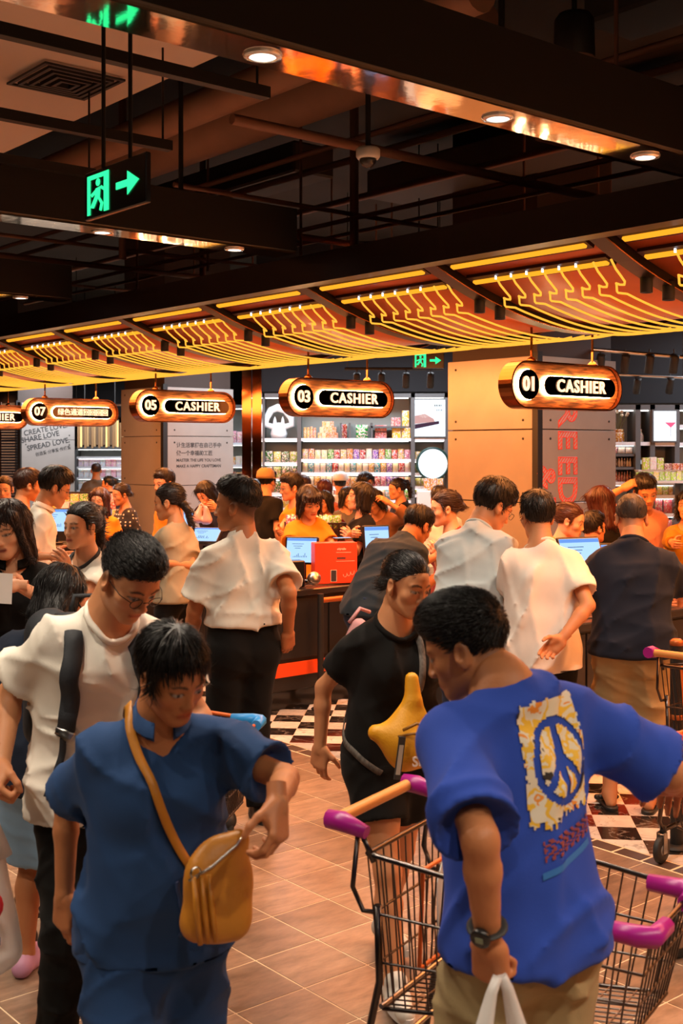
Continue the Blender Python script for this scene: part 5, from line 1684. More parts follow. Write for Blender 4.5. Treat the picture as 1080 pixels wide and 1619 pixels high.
def person(label, loc, yaw=0, H=1.70, sex='m', g=1.0, lean=0, side=0, twist=0, head=(0, 0, 0), rh=None, lh=None, feet=None, drop=0, pel=(0, 0),
           top=None, bottom=None, shoes=None, hair=None, skin='mid', res='mid', hs=1.0, lips=None, group=None, glasses=None, chin=1.0, jaw=1.0,
           belly=0, bust=None, fade=0, neck_r=None, pad_head=0, brow=1.0, name='person', sw=1.0, neckfwd=0.0, headoff=(0, 0, 0)):
    hb, hc, hhd, hhn = RES[res]
    root = thing(name, label, 'person', (loc[0], loc[1], loc[2] if len(loc) > 2 else 0), rad(yaw), group)
    Rw = rotz(rad(yaw)); base = np.array([loc[0], loc[1], loc[2] if len(loc) > 2 else 0.0])
    toL = lambda w: Rw.T @ (np.array(w, float) - base)
    s = H / 1.72
    fem = sex == 'f'
    lean, side, twist = rad(lean), rad(side), rad(twist)
    hz = .525 * H - drop
    R1 = rotz(twist * .5) @ rotx(-lean * .55) @ roty(side * .5)
    R2 = rotz(twist) @ rotx(-lean) @ roty(side)
    P0 = np.array([pel[0], pel[1], hz])
    W = P0 + R1 @ np.array([0, 0, .12 * s]); C = W + R1 @ np.array([0, .005, .18 * s]); NB = C + R2 @ np.array([0, -.01, .22 * s])
    shw = (.138 if fem else .157) * s * sw
    SH = {1: NB + R2 @ np.array([shw, 0, -.078 * s]), -1: NB + R2 @ np.array([-shw, 0, -.078 * s])}
    # head
    hy, hp, hr = (rad(a) for a in head)
    Rh = rotz(twist * .7 + hy) @ rotx(-hp - lean * .5) @ roty(hr)
    hsc = s * hs * (.97 if fem else 1.0)
    HP = NB + R2 @ np.array([0, .018 + neckfwd, .070 * s]) + np.array(headoff)
    HO = HP + Rh @ (np.array([0, .020, .100]) * hsc)
    # arms
    l1, l2 = .280 * s, .245 * s
    J = dict(NB=NB, C=C, W=W, P=P0, HO=HO, Rh=Rh, R2=R2, SH=SH, hsc=hsc, root=root, Rw=Rw, base=base, s=s)
    arms = {}
    for q, sp in ((1, rh), (-1, lh)):
        sp = sp or {}
        if 'to' in sp: T_ = toL(sp['to'])
        elif 'loc' in sp: T_ = np.array(sp['loc'], float)
        else: T_ = SH[q] + np.array([q * (.055 + .10 * (g - 1)), sp.get('fwd', .02), -.505 * s])
        pole = Rw.T @ np.array(sp['pole'], float) if 'pole' in sp else np.array(sp.get('lpole', (q * .25, -1, -.25)))
        E, T_ = ik(SH[q], T_, l1, l2, pole)
        f = nrm(T_ - E)
        bend = sp.get('fdir')
        if bend is not None: f = nrm(Rw.T @ np.array(bend, float))
        pn = Rw.T @ np.array(sp['palm'], float) if 'palm' in sp else np.array(sp.get('lpalm', (-q, .15, 0)), float)
        pn = nrm(pn - f * (pn @ f))
        th = np.cross(f, pn) * q
        arms[q] = (SH[q], E, T_, f, pn, th, sp.get('pose', 'relax'), sp.get('hide', False))
    # legs
    legs = {}
    feet = feet or {}
    for q in (1, -1):
        fx, fy, fyaw = feet.get(q, (q * .10, 0.0, q * -8))[:3]
        lift = feet[q][3] if q in feet and len(feet[q]) > 3 else 0
        hip = P0 + np.array([q * .080 * s, 0, -.03 * s])
        ank = np.array([fx, fy, .078 * s + lift])
        K, ank = ik(hip, ank, .412 * s, .402 * s, (0, 1, .1))
        fd = np.array([-math.sin(rad(fyaw)), math.cos(rad(fyaw)), 0])
        legs[q] = (hip, K, ank, fd)
    J['arms'] = arms; J['legs'] = legs
    skinc = np.array(SKIN[skin] if isinstance(skin, str) else skin)
    lips = lips if lips is not None else skinc * np.array([.95, .52, .48])
    hst = hair or {}
    hcol = hexc(hst.get('c', '#120c0a'))
    nr = neck_r or (.052 if fem else .060) * s
    sh = .93      # body under cloth is a little slimmer than the cloth
    # ---------------- body
    pts = [P0, W, C, NB, HO] + [a for v in arms.values() for a in v[:3]] + [a for v in legs.values() for a in v[:3]]
    lo = np.min(pts, 0) - np.array([.24, .26, .12]); hi = np.max(pts, 0) + np.array([.24, .26, .1])
    lo[2] = max(lo[2], -.02)
    F = Field(lo, hi, hb)
    wg = s * g
    for q in (1, -1):
        F.cap(C + R2 @ np.array([q * .054 * wg, 0, .05 * s]), W + R1 @ np.array([q * .048 * wg, 0, 0]), .096 * wg * sh, .090 * wg * sh, k=.05)
        F.cap(W + R1 @ np.array([q * .048 * wg, 0, 0]), P0 + np.array([q * .062 * wg, 0, -.02]), .090 * wg * sh, .098 * wg * sh, k=.05)
    F.cap(SH[1] * .8 + SH[-1] * .2, SH[-1] * .8 + SH[1] * .2, .050 * s, .050 * s, k=.07)
    for q in (1, -1):
        F.cap(NB + R2 @ np.array([0, -.012, .0]), SH[q] * .75 + NB * .25, .045 * s, .038 * s, k=.05)
    F.cap(C + R2 @ np.array([0, .0, .1 * s]), NB + R2 @ np.array([0, .01, .03 * s]), .07 * s, nr, k=.04)
    F.cap(NB, HP + Rh @ np.array([0, -.01, .02]), nr, nr * .94, k=.03)
    for q in (1, -1):
        S_, E, T_, f, pn, th, ps, hid = arms[q]
        ag = s * (.88 if fem else 1.0) * (.7 + .3 * g) * .95
        F.cap(S_, S_ * .55 + E * .45, .052 * ag, .047 * ag, k=.035)
        F.cap(S_ * .55 + E * .45, E, .047 * ag, .038 * ag, k=.02)
        m_ = E * .7 + T_ * .3
        F.cap(E, m_, .038 * ag, .0395 * ag, k=.02)
        F.cap(m_, T_, .0395 * ag, .0255 * s, k=.015)
        F.cap(T_, T_ + f * .02, .0255 * s, .0255 * s, k=.01)
    for q in (1, -1):
        hip, K, an, fd = legs[q]
        lg = s * (.7 + .3 * g)
        F.cap(hip, hip * .5 + K * .5, .082 * lg, .072 * lg, k=.05)
        F.cap(hip * .5 + K * .5, K, .072 * lg, .052 * lg, k=.03)
        m_ = K * .68 + an * .32 + np.array([0, -.012, 0])
        F.cap(K, m_, .049 * lg, .053 * lg, k=.025)
        F.cap(m_, an, .053 * lg, .036 * lg, k=.02)
        F.cap(an, an - fd * .03 - np.array([0, 0, .042 * s]), .036 * s, .032 * s, k=.02)
        F.cap(an + fd * .0, an + fd * .085 * s - np.array([0, 0, .045 * s]), .032 * s, .030 * s, k=.025)
        F.cap(an + fd * .085 * s - np.array([0, 0, .045 * s]), an + fd * .155 * s - np.array([0, 0, .058 * s]), .032 * s, .018 * s, k=.02)
    V, Q = F.nets()
    V[:, 2] = np.maximum(V[:, 2], .002)
    # the body grid stops inside the head; cut what lies above the mid neck and put in the finer head
    Ff, T = head_field(HO, Rh, hsc, hhd, (NB + R2 @ np.array([0, -.002, -.005]), nr), fem, chin, jaw)
    Vh, Qh = Ff.nets()
    Ch = head_colors(Vh, T, HO, Rh, hsc, skinc, hcol, lips, fade=fade, brow=brow)
    Cb = np.tile(skinc, (len(V), 1))
    VV, QQ, CC = [V, Vh], [Q, Qh + len(V)], [Cb, Ch]
    n = len(V) + len(Vh)
    for q in (1, -1):
        S_, E, T_, f, pn, th, ps, hid = arms[q]
        if hid: continue
        v, qd = hand_mesh(ps, hhn)
        k = s * (.92 if fem else 1.0)
        Vn = T_ + k * (v[:, :1] * th + v[:, 1:2] * f - v[:, 2:] * pn)
        qq = qd if q == 1 else qd[:, ::-1]
        VV.append(Vn); QQ.append(qq + n); CC.append(np.tile(skinc * np.array([1.0, .94, .92]), (len(Vn), 1))); n += len(Vn)
    me = mesh_quads('body', np.vstack(VV), np.vstack(QQ))
    set_tone(me, np.vstack(CC))
    body = link('body', me, root, skin_mat())
    # ---------------- hair
    if hst.get('type') != 'none' and hair is not None:
        Fh = hair_field(T, Rh, HO, hsc, hhd * 1.1, hst)
        if hst.get('rough', 0) and res != 'far':
            Fh.folds(hst['rough'], 3, [(90, 20, 60), (-50, 90, 40), (30, -60, 110)])
        Vr, Qr = Fh.nets()
        if len(Qr):
            if hst.get('locks'):
                Nn = vnormals(Vr, Qr)
                crown = T(*hst.get('whorl', (0, -.05, .12)))
                df = Rh @ np.array(hst['comb']) * .12 if 'comb' in hst else None
                vl, ql = lock_mesh(Vr, Nn, crown, hst['locks'], hst.get('lock_l', .035) * hsc, hst.get('lock_h', .006), hst.get('lock_r', .0022), 7, df)
                Qr = np.vstack([Qr, ql + len(Vr)]); Vr = np.vstack([Vr, vl])
            link('hair', mesh_quads('hair', Vr, Qr), root, hair_mat(hst.get('c', '#120c0a')))
    J['T'] = T
    # ---------------- trousers, shorts, skirt
    if bottom:
        b = bottom; e = b.get('e', .014); tz = b.get('waist', hz + .10 * s)
        F = Field(lo, np.array([hi[0], hi[1], tz + .06]), hc)
        for q in (1, -1):
            F.cap(P0 + np.array([q * .052 * wg, 0, .14 * s]), P0 + np.array([q * .064 * wg, 0, -.02]), .092 * wg + e * .6, .100 * wg + e, k=.05)
        pl = []
        for q in (1, -1):
            hip, K, an, fd = legs[q]
            lg = s * (.7 + .3 * g)
            if b['type'] == 'skirt':
                continue
            ln_ = b.get('len', 2.0)         # 1 = to the knee, 2 = to the ankle
            u1 = nrm(K - hip)
            if ln_ <= 1.001:
                end = hip + (K - hip) * ln_
                F.cap(hip, end + u1 * .03, .086 * lg + e, .060 * lg + e * b.get('flare', 1.8), k=.05, clip=(end, u1))
                pl.append((end, u1, .2, .060 * lg + e * b.get('flare', 1.8)))
            else:
                u2 = nrm(an - K); end = K + (an - K) * (ln_ - 1)
                F.cap(hip, K, .086 * lg + e, .058 * lg + e, k=.05)
                F.cap(K, end + u2 * .03, .058 * lg + e, .042 * lg + e * b.get('flare', 1.6), k=.03, clip=(end, u2))
                pl.append((end, u2, .2, .042 * lg + e * b.get('flare', 1.6)))
        if b['type'] == 'skirt':
            zb = b['hemz']
            for q in (1, -1):
                F.cap(P0 + np.array([q * .06, 0, .05]), np.array([P0[0] + q * .09, P0[1], zb - .06]), .11 * wg, .13 * wg, k=.08, clip=((0, 0, zb), (0, 0, -1)))
            pl.append(((P0[0], P0[1], zb), (0, 0, -1), .5))
        F.clipall((0, 0, tz), (0, 0, 1))
        F.planes = pl
        if b.get('folds', .004):
            F.folds(b.get('folds', .004) * 1.5, b.get('seed', 5), [(34, 10, 12), (-12, 30, -18), (22, -20, 30), (8, 6, 60)])
        V, Q = F.nets()
        Q = drop_caps(V, Q, pl, hc)
        link(b.get('name', 'trousers'), mesh_quads('trousers', V, Q), root, b['m'])
    # ---------------- shirt
    if top:
        t = top; e = t.get('e', .016)
        hem = t.get('hem', hz - .10 * s)
        F = Field(np.array([lo[0], lo[1], hem - .06]), hi, hc)
        dn = (np.array([0, 0, hem]), np.array([0, 0, -1.0]))
        for q in (1, -1):
            A = C + R2 @ np.array([q * .056 * wg, 0, .05 * s]); B = W + R1 @ np.array([q * .050 * wg, 0, 0]); G = np.array([P0[0] + q * .072 * wg, P0[1], min(hz - .02, hem + .02)])
            ra, rb_, rg_ = .100 * wg + e, .094 * wg + e * 1.15, .102 * wg + e * t.get('flare', 1.25)
            F.cap(A, B, ra, rb_, k=.06, clip=dn)
            F.cap(B, P0 + np.array([q * .062 * wg, 0, -.01]), rb_, rg_, k=.06, clip=dn)
            if hem < hz:
                F.cap(P0 + np.array([q * .062 * wg, 0, -.01]), np.array([P0[0] + q * .063 * wg, P0[1], hem - .03]), rg_, rg_ + .01 * t.get('flare', 1), k=.05, clip=dn)
        F.cap(SH[1] * .80 + SH[-1] * .20, SH[-1] * .80 + SH[1] * .20, .050 * s + e * .7, .050 * s + e * .7, k=.07, clip=dn)
        for q in (1, -1):
            F.cap(NB + R2 @ np.array([0, -.015, -.005]), SH[q] * .85 + NB * .15, .050 * s + e * .3, .036 * s + e * .4, k=.05)
        if belly or t.get('belly'):
            bl = belly or t.get('belly')
            F.ell(W + R1 @ np.array([0, .05 * wg, .0]), (.15 * wg, .10 * wg + bl, .16 * s), R1, k=.05, clip=dn)
        if fem and (bust if bust is not None else .045) > 0:
            bu = bust if bust is not None else .045
            for q in (1, -1):
                F.ell(C + R2 @ np.array([q * .068 * wg, .075 * wg, .035 * s]), (.062, .045 + bu * .5, .065), R2, k=.05)
        pl = [(dn[0] + np.array([P0[0], P0[1], 0]), dn[1], .6)]
        fs = t.get('sleeve', .55); er = t.get('es', e + .006)
        for q in (1, -1):
            S_, E, T_, f, pn, th, ps, hid = arms[q]
            ag = s * (.9 if fem else 1.0) * (.7 + .3 * g) * .95
            if fs <= 0: continue
            u = nrm(E - S_)
            if fs <= 1:
                end = S_ + (E - S_) * fs
                F.cap(S_, end + u * .02, .048 * ag + er * .7, .050 * ag + er * t.get('sflare', 1.4), k=.05, clip=(end, u))
                pl.append((end, u, .14, .050 * ag + er * t.get('sflare', 1.4)))
            else:
                u2 = nrm(T_ - E); end = E + (T_ - E) * (fs - 1)
                F.cap(S_, E, .056 * ag + er * .8, .044 * ag + er, k=.04)
                F.cap(E, end + u2 * .02, .044 * ag + er, .034 * ag + er, k=.02, clip=(end, u2))
                pl.append((end, u2, .1, .034 * ag + er))
        F.planes = pl
        if t.get('folds', .006):
            F.folds(t.get('folds', .006) * 1.7, t.get('seed', 1), t.get('waves', [(28, 8, 10), (-14, 26, 14), (20, -12, -26), (10, 8, 40), (36, 14, -6)]))
        nk = t.get('neck', .068) * s
        F.cap(NB + R2 @ np.array([0, .02, .0]), NB + R2 @ np.array([0, .035, .12]), nk, nk * 1.1, k=.006, cut=True)
        if t.get('vneck'):
            F.cap(NB + R2 @ np.array([0, .07, .02]), NB + R2 @ np.array([0, .12, -t['vneck']]), .045, .012, k=.01, cut=True)
        V, Q = F.nets()
        Q = drop_caps(V, Q, pl, hc)
        V = smooth_mesh(V, Q, 2, .5)
        so = link(t.get('name', 'shirt'), mesh_quads('shirt', V, Q), root, t['m'])
        J['bvh'] = BVHTree.FromPolygons([tuple(v) for v in V], [tuple(map(int, q_)) for q_ in Q])
        J['shirt'] = so
        if t.get('rib') is not None:          # neck band
            mb = MB(); ring = []
            for i in range(22):
                a = 2 * math.pi * i / 22
                p_ = NB + R2 @ np.array([math.cos(a) * nk * 1.20, .026 + math.sin(a) * nk * 1.26, .012 - .045 * math.sin(a)])
                r_ = J['bvh'].find_nearest(Vector(p_)); ring.append(np.array(r_[0]) + np.array(r_[1]) * .004)
            for _ in range(2): ring = [.25 * ring[i - 1] + .5 * ring[i] + .25 * ring[(i + 1) % 22] for i in range(22)]
            mb.tube(ring, .0105, n=8, closed=True)
            mb.obj('neckband', t['rib'], root)
        if t.get('collar') is not None:
            mb = MB(); n_ = 18; rows = []
            for zz, rr in ((-.012, 1.06), (.030, 1.0), (.034, 1.05), (.000, 1.28)):
                for i in range(n_):
                    a = rad(112) + rad(316) * i / (n_ - 1)
                    rows.append(NB + R2 @ np.array([math.cos(a) * nk * rr, .018 + math.sin(a) * nk * rr, zz + .012 - .022 * math.sin(a)]))
            Fq = [(r_ * n_ + i, r_ * n_ + i + 1, (r_ + 1) * n_ + i + 1, (r_ + 1) * n_ + i) for r_ in range(3) for i in range(n_ - 1)]
            mb._add(rows, Fq, True)
            mb.obj('collar', t['collar'], root)
    # ---------------- shoes
    if shoes:
        for q in (1, -1):
            hip, K, an, fd = legs[q]
            key = ('shoe', shoes.get('type', 'sneaker'), round(s, 2))
            if key not in _hands:
                Fs = Field((-.07, -.11, -.01), (.07, .24, .16), .0075)
                if shoes.get('type') == 'sandal':
                    Fs.cap((0, -.05, .012), (0, .15, .012), .036, .044, k=.01, clip=((0, 0, .022), (0, 0, 1)))
                    Fs.cap((-.05, .095, .03), (.05, .095, .03), .016, .016, k=.01)
                    Fs.cap((-.045, .03, .05), (.045, .03, .05), .014, .014, k=.01)
                else:
                    Fs.cap((0, -.045, .035), (0, .05, .035), .040, .042, k=.02)
                    Fs.cap((0, .05, .035), (.004, .160, .030), .044, .034, k=.03)
                    Fs.cap((0, -.03, .05), (0, .02, .09), .040, .044, k=.02)
                    if shoes.get('type') == 'boot':
                        Fs.cap((0, -.01, .08), (0, -.005, .15), .047, .050, k=.02)
                    Fs.clipall((0, 0, .004), (0, 0, -1))
                _hands[key] = Fs.nets()
            v, qd = _hands[key]
            sd = np.array([fd[1], -fd[0], 0])
            ox = an - np.array([0, 0, an[2]]); lf = an[2] - .078 * s
            Vn = ox + v[:, :1] * sd * s + v[:, 1:2] * fd * s + v[:, 2:] * np.array([0, 0, 1.0]) * s + np.array([0, 0, max(lf, 0)])
            so = link('shoe', mesh_quads('shoe', Vn, qd), root, shoes['m'])
            if shoes.get('sole') is not None:
                mb = MB(); ring = []
                for i in range(24):
                    a = 2 * math.pi * i / 24
                    y = .058 + math.cos(a) * .142; x = math.sin(a) * (.046 if math.cos(a) > -.2 else .042)
                    ring.append(ox + x * sd * s + y * fd * s + np.array([0, 0, .001 + max(lf, 0)]))
                mb.prism(ring, (0, 0, .024)); link('sole', mb.mesh('sole'), so, shoes['sole'])
    if glasses:
        gm = mat('glasses_frame', (.02, .018, .016), rough=.3, metal=.6)
        mb = MB()
        for q in (-1, 1):
            mb.tube([T(q * .034 + .021 * math.cos(a), .108 - .004 * abs(math.cos(a)), -.002 + .017 * math.sin(a)) for a in np.linspace(0, 2 * math.pi, 18)[:-1]], .0014, n=5, closed=True)
            mb.tube([T(q * .055, .106, .004), T(q * .076, .07, .004), T(q * .081, .0, .004)], .0013, n=5)
        mb.tube([T(-.013, .109, .001), T(0, .112, .004), T(.013, .109, .001)], .0013, n=5)
        gl = mb.obj('glasses', gm, root)
    PEOPLE.append(J)
    return J

def strap(J, pts, w, th, m, name='strap', off=.006, steps=8, snap=True, n=8, parent=None):
    """a flat band laid over the clothes; pts in the person's own frame"""
    P = [np.array(p, float) for p in pts]
    out = []; nn = []
    dense = []
    for i in range(len(P) - 1):
        for k in range(steps):
            t = k / steps
            p0 = P[max(i - 1, 0)]; p3 = P[min(i + 2, len(P) - 1)]
            a, b = P[i], P[i + 1]
            dense.append(.5 * ((2 * a) + (-p0 + b) * t + (2 * p0 - 5 * a + 4 * b - p3) * t * t + (-p0 + 3 * a - 3 * b + p3) * t ** 3))
    dense.append(P[-1])
    for p in dense:
        if snap:
            r = J['bvh'].find_nearest(Vector(p))
            out.append(np.array(r[0]) + np.array(r[1]) * off); nn.append(np.array(r[1]))
        else:
            out.append(p); nn.append(np.array([0, 1.0, 0]))
    for _ in range(2):
        out = [out[0]] + [.25 * out[i - 1] + .5 * out[i] + .25 * out[i + 1] for i in range(1, len(out) - 1)] + [out[-1]]
        nn = [nn[0]] + [nrm(nn[i - 1] + nn[i] + nn[i + 1]) for i in range(1, len(nn) - 1)] + [nn[-1]]
    V = []; m_ = len(out)
    for i in range(m_):
        t = nrm(out[min(i + 1, m_ - 1)] - out[max(i - 1, 0)])
        u = nrm(nn[i] - t * (nn[i] @ t)); sd = np.cross(t, u)
        for (a, b) in ((-1, 0), (-.9, 1), (.9, 1), (1, 0), (.9, -.6), (-.9, -.6)):
            V.append(out[i] + sd * a * w / 2 + u * b * th)
    Fq = [(i * 6 + k, i * 6 + (k + 1) % 6, (i + 1) * 6 + (k + 1) % 6, (i + 1) * 6 + k) for i in range(m_ - 1) for k in range(6)]
    Fq += [tuple(range(6))[::-1], tuple(range((m_ - 1) * 6, m_ * 6))]
    mb = MB(); mb._add(V, Fq, True)
    return mb.obj(name, m, parent or J['root']), out

# ------------------------------------------------------------------ the people
def fabric(c, name=None, rough=.85, bump=.12, bscale=420, var=.06):
    return mat(name or 'cloth_' + c, hexc(c), rough=rough, bump=bump, bscale=bscale, var=var, vscale=5, sheen=.03, spec=.2)
def dots_mat():
    m = bpy.data.materials.new('polka_dots'); m.use_nodes = True
    N, L = m.node_tree.nodes, m.node_tree.links; b = N['Principled BSDF']; b.inputs['Roughness'].default_value = .85
    tc = N.new('ShaderNodeTexCoord'); v = N.new('ShaderNodeTexVoronoi'); v.inputs['Scale'].default_value = 26; v.inputs['Randomness'].default_value = .15
    L.new(tc.outputs['Object'], v.inputs['Vector'])
    t = N.new('ShaderNodeMath'); t.operation = 'LESS_THAN'; t.inputs[1].default_value = .26; L.new(v.outputs['Distance'], t.inputs[0])
    mx = N.new('ShaderNodeMix'); mx.data_type = 'RGBA'; L.new(t.outputs[0], mx.inputs[0]); mx.inputs[6].default_value = (.02, .016, .015, 1); mx.inputs[7].default_value = (.75, .62, .45, 1)
    L.new(mx.outputs[2], b.inputs['Base Color']); return m
WT = fabric('#e6dfd2', 'white_cotton'); BK = fabric('#0f0d0c', 'black_cotton', rough=.85); NV = fabric('#1c2434', 'navy_cotton')
BLUEC = fabric('#26436f', 'blue_linen'); ROYAL = fabric('#2c48a6', 'royal_jersey'); KHAKI = fabric('#a08a63', 'khaki_twill', bump=.2)
DENIM = fabric('#22304a', 'dark_denim'); LDENIM = fabric('#86a9c9', 'light_denim'); YEL = fabric('#d9851a', 'amber_polo'); BEIGE = fabric('#a89a80', 'beige_linen'); GREYT = fabric('#5a5650', 'grey_cotton')
PINK = fabric('#d99478', 'pink_cotton'); MAROON = fabric('#4a1016', 'maroon_cotton'); PURP = fabric('#3a1f5a', 'purple_cotton'); PALEB = fabric('#c8d3d6', 'pale_blue_cotton'); LAV = fabric('#7d6f96', 'lavender_cotton')
SH_W = dict(m=mat('shoe_white', hexc('#cfcac0'), rough=.6), sole=mat('sole_white', (.6, .58, .55), rough=.7))
SH_B = dict(m=mat('shoe_black', (.02, .02, .02), rough=.5), sole=mat('sole_black', (.03, .03, .03), rough=.7))
SH_BOOT = dict(type='boot', m=SH_B['m'], sole=SH_B['sole']); SH_S = dict(type='sandal', m=SH_B['m']); SH_P = dict(m=mat('clog_pink', hexc('#c08aa8'), rough=.5))
MEN = dict(t=.006, lift=.012, taper=.02, locks=900, lock_l=.03, lock_r=.002, lock_h=.005)
def at(px, Y): return ((px - 540) / FPX * Y, Y)
def ztop(py, Y): return CH - (py - HOR) / FPX * Y
def decal(J, origin, u, v, ray, nu, nv, mask, m, name, off=.003, parent=None):
    """flat print that follows the cloth: points of a u,v grid are cast along ray onto the shirt"""
    o, u, v, ray = (np.array(x, float) for x in (origin, u, v, ray))
    idx = {}; V = []; Fq = []
    for j in range(nv + 1):
        for i in range(nu + 1):
            p = o + u * (i / nu) + v * (j / nv)
            h = J['bvh'].ray_cast(Vector(p), Vector(ray))
            if h[0] is not None:
                idx[i, j] = len(V); V.append(np.array(h[0]) + np.array(h[1]) * off)
    for j in range(nv):
        for i in range(nu):
            ks = [(i, j), (i + 1, j), (i + 1, j + 1), (i, j + 1)]
            if all(k in idx for k in ks) and mask((i + .5) / nu, (j + .5) / nv):
                Fq.append([idx[k] for k in ks])
    if not Fq: return None
    mb = MB(); mb._add(V, Fq, True)
    me = bpy.data.meshes.new(name); me.from_pydata(mb.v, [], mb.f); me.polygons.foreach_set('use_smooth', np.ones(len(me.polygons), bool))
    return link(name, me, parent or J['root'], m)

# --- woman in blue, nearest on the left
Y = 2.88
J = person('woman in a blue tunic and trousers with a tan crossbody bag walking past', at(246, Y), yaw=198, H=1.555, sex='f', g=1.04, lean=9, res='near', head=(24, 24, 4), hs=1.0,
    skin='tan', rh=dict(to=PX(102, 1415, 2.93), pole=(-.6, .8, 0), pose='relax', palm=(.6, .7, 0)), lh=dict(to=PX(438, 1268, 2.50), pole=(.25, 1, -.1), pose='hold', palm=(-.8, .3, -.2), fdir=(.05, -.45, -.75)),
    feet={1: (.10, .16, -5), -1: (-.10, -.16, 5)}, bust=.03,
    top=dict(m=BLUEC, e=.020, hem=.735, sleeve=.84, es=.030, sflare=1.25, flare=1.6, folds=.009, seed=4, neck=.062, vneck=.10, collar=BLUEC, name='tunic'),
    bottom=dict(type='p', m=BLUEC, e=.034, flare=2.2, folds=.008), shoes=SH_B,
    hair=dict(t=.011, front=(.086, .066), nape=(-.086, -.058), locks=2600, lock_l=.05, lock_r=.0017, lock_h=.004, c='#100b09', whorl=(.0, -.03, .13), ears=True), belly=.02, jaw=1.08)
BW = J
TAN = mat('tan_leather', hexc('#b8761f'), rough=.45, bump=.15, bscale=60)
s_, out = strap(J, [(.06, -.10, 1.30), (.085, .0, 1.345), (.075, .10, 1.28), (.03, .15, 1.14), (-.05, .17, .98), (-.115, .17, .90)], .022, .003, TAN, 'bag_strap', off=.012)
w0 = J['base'] + J['Rw'] @ np.array(out[-1])
bag = thing('crossbody_bag', 'tan leather crossbody bag with tassels at the hip of the woman in blue', 'bag', tuple(PX(340, 1390, 2.62)), rad(28))
bag.scale = (.86, .86, .9)
Fb = Field((-.14, -.09, -.16), (.14, .09, .16), .007)
Fb.ell((.01, 0, -.02), (.095, .050, .125), None, .0); Fb.cap((-.05, 0, -.10), (.05, 0, -.11), .042, .045, k=.04); Fb.cap((-.03, 0, .02), (.07, 0, .09), .030, .022, k=.04)
V, Q = Fb.nets(); link('pouch', mesh_quads('pouch', V, Q), bag, TAN)
MB().tube([(-.085, -.035, .02), (-.03, -.052, .05), (.04, -.046, .09), (.075, -.028, .115)], .0035, n=6).obj('zip', STEEL, bag)
for x in (-.075, -.055, -.035):
    MB().tube([(x, -.045, .03), (x + .004, -.056, -.05), (x + .014, -.054, -.13)], [.006, .009, .007], n=6).obj('tassel', TAN, bag)
MB().lathe([(.012, -.004), (.016, 0), (.012, .004)], (-.07, -.045, .04), n=12, R=rotx(rad(90)), cap=False).obj('ring', STEEL, bag)
DRAW = mat('drawstring_blue', hexc('#27406f'), rough=.8)
strap(J, [(-.02, .20, .95), (-.03, .205, .90), (-.045, .205, .84), (-.03, .205, .80)], .010, .003, DRAW, 'drawstring', off=.010)

# --- man in a white T-shirt with a backpack
Y = 3.72
J = person('man in a white T-shirt with glasses and a dark backpack looking down', at(146, Y), yaw=206, H=1.735, g=1.02, lean=16, side=-4, res='near', head=(20, 32, 0), glasses=True, skin='mid', fade=.75,
    rh=dict(to=PX(2, 1210, 3.55), pole=(-.5, .8, 0), pose='grip', palm=(.5, .3, 0)), lh=dict(to=PX(262, 1190, 3.45), pole=(.5, .8, -.2), pose='relax'),
    feet={1: (.12, .02, -8), -1: (-.10, .10, 8)},
    top=dict(m=WT, e=.026, hem=.80, sleeve=.74, es=.026, folds=.011, seed=8, rib=WT, flare=1.3), bottom=dict(type='p', m=fabric('#0e0d0c', 'black_denim'), e=.016, flare=1.4, folds=.007), shoes=SH_BOOT,
    hair=dict(t=.004, lift=.012, taper=.02, front=(.080, .070), nape=(-.088, -.048), locks=3000, lock_l=.028, lock_r=.0015, lock_h=.005, c='#0d0a09', comb=(.1, 1, .4), burn=False))
PK = mat('backpack_nylon', hexc('#24282e'), rough=.7, bump=.2, bscale=300)
zc = J['NB'][2]
for q, nm in ((1, 'backpack_strap'), (-1, 'backpack_strap')):
    strap(J, [(q * .085, -.13, zc - .06), (q * .088, -.03, zc + .02), (q * .095, .08, zc - .04), (q * .105, .16, zc - .16), (q * .112, .17, zc - .26), (q * .122, .15, zc - .34)], .058, .007, PK, nm, off=.008)
for q in (1, -1):
    strap(J, [(q * .122, .15, zc - .33), (q * .135, .14, zc - .42), (q * .150, .10, zc - .52)], .022, .003, PK, 'webbing', off=.008)
    strap(J, [(q * .120, .155, zc - .325), (q * .123, .150, zc - .345)], .064, .006, STEEL, 'buckle', off=.012, steps=3)
bp_ = thing('backpack', 'dark backpack worn by the man in the white T-shirt', 'bag', tuple(J['base'] + J['Rw'] @ (J['C'] + np.array([0, -.25, .0]))), rad(204))
Fb = Field((-.2, -.14, -.27), (.2, .14, .27), .014)
Fb.cap((-.10, 0, -.17), (-.10, .0, .13), .085, .08, k=.03); Fb.cap((.10, 0, -.17), (.10, 0, .13), .085, .08, k=.03); Fb.cap((-.06, -.05, -.14), (.06, -.05, -.14), .07, .07, k=.03)
V, Q = Fb.nets(); link('pack_body', mesh_quads('pack', V, Q), bp_, PK)
MB().tube([(-.04, .05, .20), (-.03, .05, .25), (.03, .05, .25), (.04, .05, .20)], .008, n=6).obj('grab_loop', PK, bp_)
